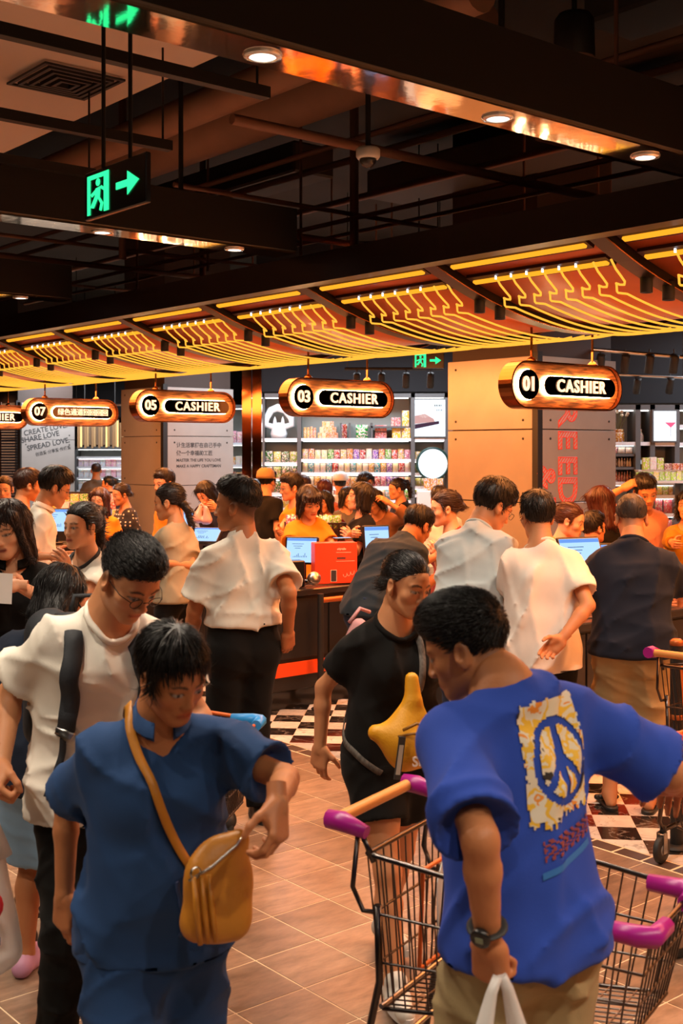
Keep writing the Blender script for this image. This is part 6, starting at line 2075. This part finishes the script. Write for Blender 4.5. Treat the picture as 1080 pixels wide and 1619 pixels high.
# carrier bag in his hand, cut by the left edge
def carrier(c, yaw, label, w, h, d, mark=None):
    root = thing('carrier_bag', label, 'bag', tuple(c), rad(yaw))
    PLA = mat('white_film', (.78, .74, .72), rough=.35, trans=.25, alpha=.86)
    F = Field((-w, -d, -h - .05), (w, d, .16), .011)
    F.cap((-w * .42, 0, -h + .05), (-w * .35, 0, -.06), d * .55, d * .25, k=.08); F.cap((w * .42, 0, -h + .05), (w * .35, 0, -.06), d * .55, d * .25, k=.08)
    F.cap((0, 0, -h + .05), (0, 0, -.08), d * .62, d * .2, k=.08)
    F.folds(.012, 3, [(40, 20, 12), (-26, 40, 10), (60, -10, 20)])
    V, Q = F.nets(); link('bag_body', mesh_quads('bag', V, Q), root, PLA)
    for q in (-1, 1):
        MB().tube([(q * w * .45, 0, -.07), (q * w * .25, 0, .02), (q * .02, 0, .10), (q * .005, 0, .13)], [.03, .02, .012, .010], n=8).obj('handle', PLA, root)
    if mark:
        me = MB()
        me.tube([(.055 * math.cos(a), -d * .67, -h * .48 + .05 * math.sin(a)) for a in np.linspace(-1.9, 1.7, 12)], .007, n=5)
        me.obj('red_mark', mat('red_print', hexc('#c01f30'), rough=.5), root)
        for i in range(4): slab('blue_mark', (-.04 + i * .028, -d * .67, -h * .74), (.016, .004, .022), mat('blue_print', hexc('#34509a'), rough=.5), root)
        MB().lathe([(.03, 0), (0, .004)], (.0, -d * .67, -h * .86), n=12, R=rotx(rad(90))).obj('red_mark', MATS['red_print'], root)
    return root
wr_ = J['base'] + J['Rw'] @ J['arms'][1][2]
carrier(wr_ + np.array([-.05, -.02, -.20]), 15, 'white plastic carrier bag with red print at the left edge', .13, .40, .10, True)

# --- boy in a royal blue oversized T-shirt, back to us on the right
Y = 2.60
J = person('boy in an oversized royal blue T-shirt with a back print, seen from behind', at(832, Y), yaw=30, H=1.69, g=.93, lean=6, side=-5, res='near', head=(40, 20, 0), hs=.92, headoff=(0, .025, -.05), skin='tan', fade=.55,
    lh=dict(to=PX(772, 1488, 2.36), pole=(.1, -.9, -.1), pose='grip', palm=(.6, .7, 0)), rh=dict(to=PX(1064, 1240, 2.92), pole=(.9, -.1, -.5), pose='relax', palm=(0, .3, -1)), sw=1.08,
    feet={1: (.12, -.04, -8), -1: (-.12, .05, 10)},
    top=dict(m=ROYAL, e=.030, hem=.850, sleeve=.92, es=.040, sflare=1.15, flare=1.3, folds=.010, seed=21, neck=.060, waves=[(22, 8, 6), (-10, 20, 10), (16, -12, -14), (26, 10, -4)]),
    bottom=dict(type='p', len=.98, m=KHAKI, e=.020, flare=2.6, name='shorts', folds=.008), shoes=SH_W,
    hair=dict(t=.005, lift=.016, taper=.02, front=(.082, .060), nape=(-.086, -.056), locks=4600, lock_l=.030, lock_r=.0014, lock_h=.006, comb=(.1, .8, .2), c='#0c0908', burn=False))
BOY = J
def patch_mat():
    m = bpy.data.materials.new('patchwork_print'); m.use_nodes = True
    N, L = m.node_tree.nodes, m.node_tree.links; b = N['Principled BSDF']; b.inputs['Roughness'].default_value = .7
    tc = N.new('ShaderNodeTexCoord'); v = N.new('ShaderNodeTexNoise'); v.inputs['Scale'].default_value = 16; v.inputs['Detail'].default_value = 3; v.inputs['Distortion'].default_value = .8
    L.new(tc.outputs['Object'], v.inputs['Vector'])
    r = N.new('ShaderNodeValToRGB'); L.new(v.outputs['Fac'], r.inputs[0]); r.color_ramp.interpolation = 'CONSTANT'
    cols = [(0, '#2a2018'), (.36, '#d8c8ac'), (.46, '#e0b030'), (.54, '#d8cdb8'), (.62, '#e08a2a'), (.68, '#cfc2b0')]
    els = r.color_ramp.elements
    els[0].position = 0; els[0].color = (*hexc(cols[0][1]), 1); els[1].position = cols[1][0]; els[1].color = (*hexc(cols[1][1]), 1)
    for p, c in cols[2:]:
        e = els.new(p); e.color = (*hexc(c), 1)
    L.new(r.outputs[0], b.inputs['Base Color']); return m
nbz = J['NB'][2]
R2b = J['R2']
def bk_(x, z): return J['C'] + R2b @ np.array([x, -.45, z - J['C'][2]])
o_ = bk_(-.075, 1.125); u_ = R2b @ np.array([.185, 0, 0]); v_ = np.array([0, 0, .265]); ry = R2b @ np.array([0, 1.0, 0])
rgd = np.random.RandomState(3); edge_ = rgd.rand(64)
def ragged(u, v):
    a = .05 * edge_[int(v * 31)] + .01; b = .05 * edge_[31 + int(v * 31)] + .01; c = .09 * edge_[int(u * 30)]; d = .03 * edge_[int(u * 20) + 30]
    return a < u < 1 - b and c + (.06 if u > .45 else 0) < v < 1 - d
def peace(u, v):
    x, z = (u - .55) / .40, (v - .50) / .33
    r = math.hypot(x, z)
    if .84 < r < 1.04: return True
    if r < 1 and abs(x) < .14 + .10 * max(0, .5 - abs(z - .2)): return True
    if r < 1 and z < .15 and abs(abs(x) - (.15 - z) * .85) < .15: return True
    return False
PATCH = patch_mat()
pr = decal(J, o_, u_, v_, ry, 45, 64, lambda u, v: ragged(u, v) and not peace(u, v), PATCH, 'back_print')
def dabs(u, v): return abs(math.sin(u * 23 + 2 * math.sin(v * 9))) > .72 and .1 < v < .9
o2 = bk_(-.05, 1.06); decal(J, o2, R2b @ np.array([.16, 0, .02]), np.array([0, 0, .05]), ry, 40, 12, dabs, mat('rust_print', hexc('#8a3a3a'), rough=.7), 'brush_lettering')
o3 = bk_(-.06, 1.03); decal(J, o3, R2b @ np.array([.16, 0, .03]), np.array([0, 0, .014]), ry, 30, 5, lambda u, v: True, mat('teal_print', hexc('#2a6ab0'), rough=.7), 'brush_line')
# watch
S1, E1, T1 = J['arms'][-1][:3]; f1_ = J['arms'][-1][3]
wa = T1 - f1_ * .035
ring = []
a1 = nrm(np.cross(f1_, [0, 0, 1.0] if abs(f1_[2]) < .9 else [1.0, 0, 0])); a2 = np.cross(f1_, a1)
MB().tube([wa + (a1 * math.cos(a) + a2 * math.sin(a)) * .0315 for a in np.linspace(0, 2 * math.pi, 19)[:-1]], .010, n=8, closed=True, flat=(.011, .004)).obj('watch_band', RUB, J['root'])
outw = nrm(np.array([-.45, -.85, .1]) @ np.eye(3)); outw = J['Rw'].T @ outw; outw = nrm(outw - f1_ * (outw @ f1_)); sdw = np.cross(f1_, outw)
Rm = np.stack([sdw, f1_, outw], 1)
wf = MB().lathe([(.021, -.004), (.021, .006), (.017, .009), (0, .009)], wa + outw * .033, n=20, R=Rm).obj('watch_case', BLACKG, J['root'])
link('watch_face', MB().box(wa + outw * .0425, (.016, .012, .001), R=Rm).mesh('watch_face'), wf, mat('watch_lcd', hexc('#7d8870'), rough=.3))
wr_ = J['base'] + J['Rw'] @ T1
carrier(wr_ + np.array([.02, -.02, -.19]), 30, 'white plastic carrier bag hanging from the hand of the boy in blue', .17, .38, .12)

# --- woman in black with a yellow sling bag
Y = 4.34
J = person('woman in black T-shirt and shorts with a yellow sling bag striding right', at(620, Y), yaw=200, H=1.575, sex='f', g=1.0, lean=4, res='near', head=(22, 14, -4), skin='mid', hs=1.03,
    rh=dict(to=PX(506, 1180, 4.42), pole=(-.8, .7, .1), pose='relax', palm=(.4, .6, 0)), lh=dict(to=PX(735, 1090, 4.2), pole=(.6, .2, -.7), pose='hold'),
    feet={1: (.08, .22, -6), -1: (-.08, -.26, 6, .03)},
    top=dict(m=BK, e=.020, hem=.80, sleeve=.62, es=.022, folds=.007, seed=12, neck=.072, rib=BK), bottom=dict(type='p', len=.56, m=BK, e=.03, flare=1.6, name='shorts'), shoes=SH_W,
    hair=dict(t=.008, front=(.082, .074), nape=(-.088, -.050), taper=.02, comb=(0, -1, .2), locks=1500, lock_l=.04, lock_r=.0014, lock_h=.002, bun=(-.115, -.03, .034), c='#0f0a08', burn=False), chin=1.02)
STRP = mat('logo_webbing', hexc('#5d5650'), rough=.7, var=.5, vscale=90, stretch=(1, 1, .5))
zc = J['NB'][2]
strap(J, [(.02, -.10, zc - .10), (-.06, -.03, zc + .01), (-.070, .08, zc - .05), (-.05, .16, zc - .18), (-.035, .17, zc - .24)], .026, .003, STRP, 'sling_strap', off=.007)
strap(J, [(.10, .17, zc - .52), (.15, .08, zc - .46), (.17, -.02, zc - .40), (.12, -.14, zc - .28)], .024, .003, STRP, 'sling_strap', off=.007)
YB = mat('yellow_nylon', hexc('#d9970f'), rough=.55, bump=.15, bscale=120)
bag = thing('sling_bag', 'mustard yellow sling bag with white lettering on the woman in black', 'bag', tuple(PX(634, 1152, 4.06)), rad(200 + 180))
bag.scale = (1.12, 1.1, 1.1)
Fb = Field((-.17, -.09, -.17), (.17, .09, .19), .0065)
Fb.cap((.040, .01, .15), (.040, 0, .09), .021, .027, k=.015); Fb.ell((.025, 0, -.02), (.068, .048, .105), roty(rad(8)), k=.03); Fb.cap((.02, -.005, -.07), (.06, -.005, -.08), .055, .042, k=.04); Fb.cap((-.01, 0, -.03), (-.075, .015, -.01), .058, .026, k=.04)
Fb.ell((.035, -.045, -.055), (.055, .032, .055), None, .015)
V, Q = Fb.nets(); V[:, 1] = np.minimum(V[:, 1], .045); link('pouch', mesh_quads('pouch', V, Q), bag, YB)
MB().tube([(-.02, -.062, .01), (.02, -.075, .03), (.06, -.070, .02), (.085, -.055, -.02)], .005, n=6).obj('zip', mat('zip_brown', hexc('#8a5a10'), rough=.5), bag)
MB().tube([(-.03, -.05, -.01), (.01, -.075, .000), (.055, -.078, -.005), (.09, -.06, -.05)], .004, n=6).obj('zip', MATS['zip_brown'], bag)
tagm = MB().box((-.035, -.075, -.07), (.022, .004, .13), .001, R=roty(rad(8))).obj('zip_pull', mat('pull_black', (.03, .03, .03), rough=.5), bag)
link('pull_print', MB().box((-.036, -.0775, -.075), (.014, .001, .09), R=roty(rad(8))).mesh('pull_print'), tagm, mat('pull_print', hexc('#b9b4a8'), rough=.6))
link('lettering', text_mesh('lettering', 'SILO', .042, .001, bold=.001), bag, mat('white_print', (.85, .8, .75), rough=.6), mtx=Matrix.Translation((.045, -.083, -.085)) @ Matrix.Rotation(rad(90), 4, 'X'))
# pink shopping bag on her far shoulder
sb = thing('shoulder_bag', 'pale pink bag edge behind the shoulder of the woman in black', 'bag', tuple(PX(560, 1000, 4.62)), .3)
Fb = Field((-.1, -.08, -.2), (.1, .08, .1), .012); Fb.cap((-.03, 0, -.12), (.02, 0, .02), .05, .035, k=.02); V, Q = Fb.nets()
link('bag_body', mesh_quads('b', V, Q), sb, fabric('#c98f90', 'pink_canvas')); MB().tube([(-.02, 0, .04), (.03, .02, .09), (.08, .05, .07)], .008, n=6).obj('handle', MATS['pink_canvas'], sb)

# --- white shirt man, back to us, centre
Y = 6.15
J = person('heavy-set man in a white dress shirt and black trousers seen from behind', at(384, Y), yaw=24, H=1.765, g=1.10, res='mid', head=(52, 2, 0), skin='tan', fade=.85, hs=1.08,
    rh=dict(to=PX(456, 1000, 6.12), pole=(.3, -1, 0), pose='relax', palm=(-.5, .5, 0)), lh=dict(to=PX(303, 1020, 6.25), pole=(-.3, -1, 0), pose='relax'), sw=1.06,
    top=dict(m=WT, e=.024, hem=1.045, sleeve=.80, es=.034, folds=.011, seed=15, neck=.066, collar=WT, flare=1.1, name='dress_shirt'), bottom=dict(type='p', m=fabric('#0b0a0a', 'black_wool'), e=.02, waist=1.075, flare=1.6), shoes=SH_B,
    hair=dict(t=.007, lift=.018, front=(.084, .070), nape=(-.085, .0), locks=1200, lock_l=.02, lock_r=.0018, lock_h=.004, c='#120d0b', burn=False))
# --- navy polo man bending over the counter
Y = 7.55
J = person('man in a dark grey blue polo bending over the counter', at(588, Y), yaw=-48, H=1.74, g=1.10, lean=52, res='mid', head=(0, 10, 0), skin='tan', hs=1.05, twist=8,
    rh=dict(to=PX(700, 905, 7.6), pole=(.2, -.4, -1), pose='hold'), lh=dict(to=PX(690, 880, 8.1), pole=(-.3, .2, -1), pose='hold'),
    top=dict(m=fabric('#2b343c', 'slate_polo'), e=.026, hem=.90, sleeve=.75, es=.03, folds=.008, seed=2, collar=fabric('#2b343c', 'slate_polo')), bottom=dict(type='p', m=DENIM, e=.02), shoes=SH_B, hair=dict(MEN, c='#140e0b'))
# --- customers at lane 01
Y = 6.55
J = person('man in a pale T-shirt and glasses leaning over lane 01', at(734, Y), yaw=-38, H=1.80, g=1.06, lean=20, res='mid', head=(-30, 22, 0), glasses=True, skin='mid', hs=1.06,
    rh=dict(to=PX(800, 960, 6.95), pole=(.3, -.6, -1)), lh=dict(to=PX(775, 930, 7.2), pole=(-.3, 0, -1)),
    top=dict(m=PALEB, e=.034, hem=.86, sleeve=.85, es=.045, folds=.011, seed=6, rib=PALEB, flare=1.2), bottom=dict(type='p', m=DENIM, e=.02), shoes=SH_B, hair=dict(MEN, lift=.02, t=.015, rough=.003, c='#0e0b0a'))
Y = 6.34
J = person('young man in a white T-shirt holding an arm behind his back', at(857, Y), yaw=6, H=1.70, g=1.05, lean=3, res='mid', head=(6, 10, 0), skin='mid', hs=1.04,
    rh=dict(to=PX(888, 1010, 6.10), pole=(1, -.25, -.1), pose='relax', palm=(0, -1, 0), fdir=(-.75, -.15, -.65)), lh=dict(to=PX(805, 985, 6.75), pole=(-.6, -.6, -.4)),
    top=dict(m=fabric('#e9dfd6', 'white_jersey'), e=.030, hem=.775, sleeve=.72, es=.026, folds=.012, seed=31, rib=WT, waves=[(30, 8, 4), (-14, 26, 6), (24, -12, -8), (40, 10, 4)]), bottom=dict(type='p', len=.95, m=BK, e=.03, name='shorts'), shoes=SH_B,
    hair=dict(MEN, t=.012, lift=.014, c='#15100d'))
Y = 6.38
J = person('older man in a navy T-shirt and khaki shorts with grey cropped hair', at(1000, Y), yaw=-14, H=1.70, g=1.16, lean=7, res='mid', head=(6, 20, 0), skin='mid', fade=.6, hs=1.05,
    rh=dict(to=PX(1078, 945, 6.75), pole=(.8, -.3, -.6), pose='hold'), lh=dict(to=PX(940, 930, 6.75), pole=(-.8, -.3, -.6), pose='hold'), feet={1: (.09, .0, -12), -1: (-.12, .02, 14)},
    top=dict(m=NV, e=.030, hem=.845, sleeve=.80, es=.038, folds=.009, seed=41, rib=NV), bottom=dict(type='p', len=.98, m=KHAKI, e=.032, flare=1.8, folds=.009, name='shorts'), shoes=SH_S,
    hair=dict(t=.006, front=(.080, .080), nape=(-.09, -.05), locks=700, lock_l=.015, lock_r=.0016, lock_h=.002, c='#3a3432'))

# --- left group
Y = 5.45
J = person('woman in a black collared blouse with dark shoulder-length hair at the left edge', at(22, Y), yaw=188, H=1.70, sex='f', g=1.06, res='mid', head=(-16, 14, 6), skin='light', hs=1.06, lips=hexc('#8a2028'),
    rh=dict(to=PX(-8, 935, 5.2), pole=(-.7, .3, -.7), pose='hold'), lh=dict(to=PX(28, 925, 5.12), pole=(.8, .4, -.6), pose='pinch', palm=(0, .3, -.5), fdir=(-1, -.1, .05)),
    top=dict(m=BK, e=.020, hem=.78, sleeve=.66, es=.026, neck=.066, vneck=.10, collar=BK, seed=3, folds=.006, name='blouse'), bottom=dict(type='p', len=.75, m=PURP, e=.03, name='shorts'), shoes=SH_S,
    hair=dict(t=.018, front=(.088, .062), nape=(-.085, -.085), curtain=(.13, .082, False), ears=False, drop=.12, locks=1300, lock_l=.06, lock_r=.0018, lock_h=.003, c='#241009'))
Y = 6.35
J = person('girl in a white T-shirt with black neckband and a high ponytail smiling left', at(137, Y), yaw=142, H=1.645, sex='f', g=.98, res='mid', head=(4, 2, 0), skin='light', hs=1.06, lips=hexc('#b04a40'),
    lh=dict(to=PX(108, 905, 5.9), pole=(0, .5, -1)), top=dict(m=WT, e=.018, hem=.85, sleeve=.6, rib=mat('black_rib', (.015, .014, .014), rough=.8), neck=.075, seed=9), bottom=dict(type='p', m=DENIM), shoes=SH_W,
    hair=dict(t=.012, front=(.086, .072), nape=(-.088, -.055), tail=[(0, -.085, .085), (.0, -.125, .07), (.01, -.15, .0), (.015, -.15, -.10), (.02, -.13, -.19)], tail_r=.036, drop=.16, comb=(0, -1, .3), locks=900, lock_l=.05, lock_r=.0018, lock_h=.003, c='#120c0b'))
Y = 4.3
J = person('teen in light denim shorts and pink clogs hidden behind the white T-shirt man', at(66, Y), yaw=-10, H=1.53, g=.96, lean=10, res='mid', head=(-10, 30, 0), skin='tan',
    feet={1: (.08, -.04, -8), -1: (-.10, .08, 6)}, top=dict(m=NV, e=.025, hem=.72, sleeve=.6, seed=5), bottom=dict(type='p', len=.98, m=LDENIM, e=.03, flare=1.5, name='shorts'), shoes=SH_P,
    hair=dict(t=.016, nape=(-.085, -.085), front=(.086, .055), locks=900, lock_l=.06, lock_h=.003, ears=False, curtain=(.10, .075, True), drop=.08, c='#0c0808'))

# --- people at and behind the counters
BOB = dict(locks=420, lock_l=.06, lock_r=.003, lock_h=.003, t=.016, front=(.088, .060), nape=(-.085, -.085), curtain=(.10, .078, False), ears=False, drop=.10)
LONG = dict(locks=420, lock_l=.07, lock_r=.003, lock_h=.003, t=.014, front=(.088, .062), nape=(-.085, -.085), curtain=(.20, .080, False), ears=False, drop=.2)
TIED = dict(comb=(0, -1, .1), locks=350, lock_l=.05, lock_r=.0028, lock_h=.002, t=.010, front=(.086, .070), nape=(-.088, -.058), bun=(-.115, .0, .036))
PONY = dict(comb=(0, -1, .3), locks=350, lock_l=.05, lock_r=.0028, lock_h=.002, t=.011, front=(.086, .072), nape=(-.088, -.055), tail=[(0, -.09, .07), (0, -.13, .06), (0, -.155, -.02), (0, -.15, -.12)], tail_r=.034, drop=.10)
SHORT = dict(t=.011, lift=.012, locks=420, lock_l=.03, lock_r=.003, lock_h=.004)
def crowd(label, px, ptop, Y, yaw, sex, topm, hair, head=(0, 0, 0), bottom=None, loc=None, hd=.0, **k):
    x = at(px, Y) if loc is None else (loc[0], loc[1])
    Y = x[1]
    H_ = min(max(ztop(ptop, Y) + hd, 1.35), 1.85)
    t = dict(m=topm, e=k.pop('e', .022), sleeve=k.pop('sleeve', .7), seed=int(px) % 17, hem=k.pop('hem', .50 * H_), folds=.007)
    t.update(k.pop('top', {}))
    return person(label, x, yaw=yaw, H=H_, sex=sex, top=t, bottom=bottom or dict(type='p', m=DENIM), shoes=SH_B, hair=hair, head=head, res=k.pop('res', 'far'), **k)
c = lane_at(486, 2, .92)
crowd('young cashier with a fringe in an amber polo behind the tilted screen', 482, 775, c[1], 200, 'f', YEL, dict(BOB, fringe=.035, c='#1d0f0a'), (6, 24, 6), loc=c, hs=1.16, skin='light', lips=hexc('#b03028'), res='mid', hd=.03,
      rh=dict(to=on_counter(455, 2, .55, .05), pole=(-.6, .3, -1)), lh=dict(to=on_counter(545, 2, .45, .06), pole=(.7, .3, -.6)))
crowd('cashier with glasses in an amber polo facing left before the snack wall', 468, 751, 11.6, 112, 'm', YEL, dict(SHORT, c='#160f0c'), (0, 8, 0), glasses=True, hs=1.08, rh=dict(to=PX(440, 842, 11.2), pole=(0, .5, -1)))
crowd('woman with hair tied back in a beige short-sleeved shirt serving herself', 278, 772, 8.7, 64, 'f', BEIGE, dict(TIED, t=.012, bun=None, tail=[(0, -.095, -.03), (0, -.12, -.08), (0, -.12, -.18)], tail_r=.03, drop=.12, c='#1a1210'), (20, 12, 0), hs=1.12, res='mid', hd=.02,
      lh=dict(to=PX(243, 872, 9.1), pole=(-.3, -.3, -1)), rh=dict(to=PX(262, 890, 8.5), pole=(.4, -.5, -1)), bottom=dict(type='p', m=BK))
c = lane_at(264, 3, 1.0)
crowd('man in amber polo standing behind the woman in beige', 266, 748, c[1], 120, 'm', YEL, dict(SHORT, c='#1a0e08'), (20, 10, 0), hs=1.1, hd=.02)
crowd('black-haired woman bending over a pink plastic bag by the second column', 343, 763, 12.7, 160, 'f', fabric('#2c2c38', 'dusk_cotton'), dict(LONG, c='#0c0909'), (-14, 26, 10), lean=16, hd=.05, hs=1.1, skin='light',
      rh=dict(to=PX(312, 800, 11.7), pole=(-.6, .3, -1)), lh=dict(to=PX(328, 795, 11.7), pole=(.6, .3, -1)))
crowd('person in a beige cap and black T-shirt seen from behind', 420, 743, 13.1, -34, 'm', BK, dict(SHORT, c='#16100d'), (0, 6, 0))
crowd('dark-haired person half hidden beside the beige cap', 403, 757, 14.0, 20, 'f', BK, dict(BOB, c='#120d0b'), (0, 0, 0))
crowd('brown-haired person just left of the snack wall crowd', 482, 752, 15.2, 60, 'f', fabric('#8a5a3a', 'brown_cotton'), dict(SHORT, c='#3a2215'))
crowd('person with black hair and maroon top behind the young cashier', 516, 775, 11.9, 150, 'f', MAROON, dict(BOB, c='#0d0909'), (0, 10, 0), lh=dict(to=PX(546, 838, 10.8), pole=(.5, .5, -1)), g=1.1)
crowd('woman with long chestnut hair before the snack wall', 514, 757, 14.0, 20, 'f', fabric('#b5603a', 'rust_cotton'), dict(LONG, c='#4a1d0e'))
crowd('person in a white baseball cap and white top', 538, 750, 15.6, 10, 'm', WT, dict(SHORT, c='#16100d'))
crowd('woman with straight black hair looking down before the shelves', 573, 744, 14.8, 200, 'f', BK, dict(LONG, c='#0e0a0a'), (30, 20, 0))
crowd('dark-haired child peeking between the shoppers', 547, 769, 13.0, 190, 'f', GREYT, dict(BOB, c='#120c0b'), (20, 10, 0))
crowd('woman in a black vest over lavender looking left with a phone', 573, 769, 10.4, 108, 'f', BK, dict(BOB, c='#140e0c'), (-4, -6, 0), hs=1.1, res='mid', hd=.02, skin='light',
      lh=dict(to=PX(552, 852, 10.0), pole=(0, .5, -1), pose='hold'), rh=dict(to=PX(556, 850, 9.8), pole=(0, .5, -1), pose='hold'))
crowd('woman raising a hand to her dark hair', 606, 775, 11.4, 150, 'f', fabric('#7a5030', 'camel_knit'), dict(BOB, c='#120d0c'), (0, 24, 12), lean=12, hd=.05, sleeve=1.6, lh=dict(to=PX(615, 795, 11.1), pole=(.8, 0, -.6)))
crowd('woman with a high ponytail in a black shirt facing left', 634, 755, 13.0, 106, 'f', BK, dict(PONY, c='#1a100d'), (0, 10, 0))
crowd('man with glasses in a pale shirt half behind the big column', 694, 767, 11.0, 165, 'm', PALEB, dict(SHORT, c='#141010'), (20, 20, 0), glasses=True)
crowd('woman with a small bun facing left beside the leaning man', 714, 786, 8.6, 96, 'f', fabric('#8f2f24', 'brick_cotton'), dict(TIED, c='#2a140c'), (0, 8, 0), hs=1.14, skin='light', res='mid', hd=.03, lh=dict(to=PX(690, 880, 8.3), pole=(0, .4, -1), pose='hold'))
c = lane_at(888, 1, .95)
crowd('cashier with tied brown hair facing right behind lane 01', 888, 803, c[1], -112, 'f', YEL, dict(TIED, c='#4a2412', bun=(-.11, .05, .034)), (0, 16, 0), loc=c, hs=1.16, skin='light', res='mid', hd=.02)
crowd('woman with long auburn hair in a black top at the right', 958, 775, 9.4, 40, 'f', BK, dict(LONG, c='#3a140a'), (0, 18, 0), hs=1.12, hd=.02)
crowd('short-haired child near the auburn-haired woman', 935, 815, 9.0, -20, 'm', YEL, dict(SHORT, t=.012, c='#17100d'), (-40, 0, 0), hs=1.12)
crowd('man in a pink T-shirt resting an arm on his head', 1016, 757, 9.8, 196, 'm', PINK, dict(SHORT, c='#15100e'), (-8, 22, 6), hs=1.1, g=1.1, hd=.03, rh=dict(to=PX(985, 772, 9.7), pole=(-1, 0, .5), pose='relax'), res='mid')
crowd('person in a mustard patterned blouse at the right edge', 1088, 775, 9.4, 150, 'f', fabric('#a8741a', 'mustard_print', var=.3), dict(BOB, c='#140d0a'), g=1.1, sleeve=1.5, rh=dict(to=PX(1068, 880, 8.4), pole=(-.5, .3, -1)))
crowd('man in a grey T-shirt far off, seen from behind', 152, 731, 19.0, 8, 'm', fabric('#6a6254', 'olive_grey'), dict(t=.005, c='#3a2a22'), g=1.15)
crowd('woman with dark tied hair far off between the left columns', 174, 752, 17.0, 80, 'f', NV, dict(PONY, c='#12161a'))
crowd('woman in a black polka-dot blouse at the left counters', 198, 765, 13.0, 128, 'f', dots_mat(), dict(TIED, c='#1c100c', bun=(-.12, -.02, .03)), (0, 12, 0), hs=1.08, bottom=dict(type='p', m=BK))
crowd('cashier with brown hair in an amber polo left of the polka-dot blouse', 160, 773, 11.7, 170, 'f', YEL, dict(LONG, c='#3a1c0e'), (0, 10, 0), hs=1.12, skin='light')
crowd('young man with glasses in a white polo reaching right at the left edge', 55, 747, 9.0, -70, 'm', WT, dict(SHORT, lift=.02, c='#0f0c0b'), (0, 20, 0), glasses=True, hs=1.1, lean=8, hd=.03, res='mid', rh=dict(to=PX(82, 880, 8.7), pole=(-.5, -.3, -1)), top=dict(collar=WT))
crowd('dark-haired person behind the young man in the white polo', 34, 745, 10.4, -60, 'm', YEL, dict(SHORT, c='#2a120a'), (0, 10, 0), hs=1.08)
crowd('cashier in amber facing us at the far left edge', 10, 754, 12.2, 180, 'f', YEL, dict(TIED, c='#2a1a12'), (0, 10, 0), hs=1.08, skin='light')
# small things they hold or wear
cap = thing('baseball_cap', 'beige baseball cap worn by the shopper in black', 'cap', tuple(PX(420, 752, 13.1)), rad(-80))
CAPM = fabric('#9a7a52', 'cap_beige')
MB().lathe([(.103, -.03), (.104, .0), (.094, .05), (.06, .082), (.0, .092)], n=18).obj('crown', CAPM, cap)
MB().prism([(.07 * math.cos(a) * 1.3, .06 + .13 * math.sin(a), -.03) for a in np.linspace(.1, math.pi - .1, 12)], (0, 0, .008)).obj('brim', CAPM, cap)
cap = thing('baseball_cap', 'white baseball cap worn by the shopper in white', 'cap', tuple(PX(538, 756, 15.6)), 0)
MB().lathe([(.103, -.03), (.104, .0), (.094, .05), (.06, .082), (.0, .092)], n=18).obj('crown', WHITE, cap)
MB().prism([(.07 * math.cos(a) * 1.3, .06 + .13 * math.sin(a), -.03) for a in np.linspace(.1, math.pi - .1, 12)], (0, 0, .008)).obj('brim', WHITE, cap)
ph = thing('smartphone', 'pale blue smartphone in the hand of the woman in the vest', 'phone', tuple(PX(541, 851, 9.85)), .4)
slab('case', (0, 0, 0), (.15, .075, .009), BLACKG, ph, bev=.003); slab('screen', (0, 0, .0052), (.14, .066, .001), SCREEN, ph)
pb = thing('plastic_bag', 'crumpled pink plastic bag held over the far screen', 'bag', tuple(PX(320, 812, 11.6)))
Fb = Field((-.14, -.09, -.14), (.14, .09, .14), .012); Fb.cap((-.05, 0, -.05), (-.02, 0, .06), .05, .02, k=.03); Fb.cap((.05, 0, -.06), (.03, 0, .06), .05, .02, k=.03); Fb.folds(.01, 2, [(60, 20, 30), (-40, 50, 20)])
V, Q = Fb.nets(); link('bag_body', mesh_quads('b', V, Q), pb, mat('pink_film', hexc('#d9a090'), rough=.3, trans=.2))
MB().tube([(-.03, 0, .05), (-.01, 0, .10), (.02, 0, .05)], .008, n=6).obj('handle', MATS['pink_film'], pb)
tk = thing('receipt', 'white paper slip in the hand of the woman in black blouse', 'paper', tuple(PX(3, 930, 5.05)), .3)
MB().prism([(-.05, 0, -.06), (.04, .005, -.07), (.045, 0, .06), (-.045, -.006, .07)], (0, .002, 0)).obj('sheet', WHITE, tk)
tk = thing('receipt', 'white leaflet held by the woman in black beside the boy', 'paper', tuple(PX(738, 1100, 4.05)), .5)
MB()._add([(-.06, 0, -.03), (.06, .02, 0), (.05, .03, .03), (-.07, .01, .0)], [(0, 1, 2, 3)]).prism([(-.06, 0, -.03), (.06, .02, 0), (.05, .03, .03), (-.07, .01, .0)], (0, .003, .002)).obj('sheet', WHITE, tk)
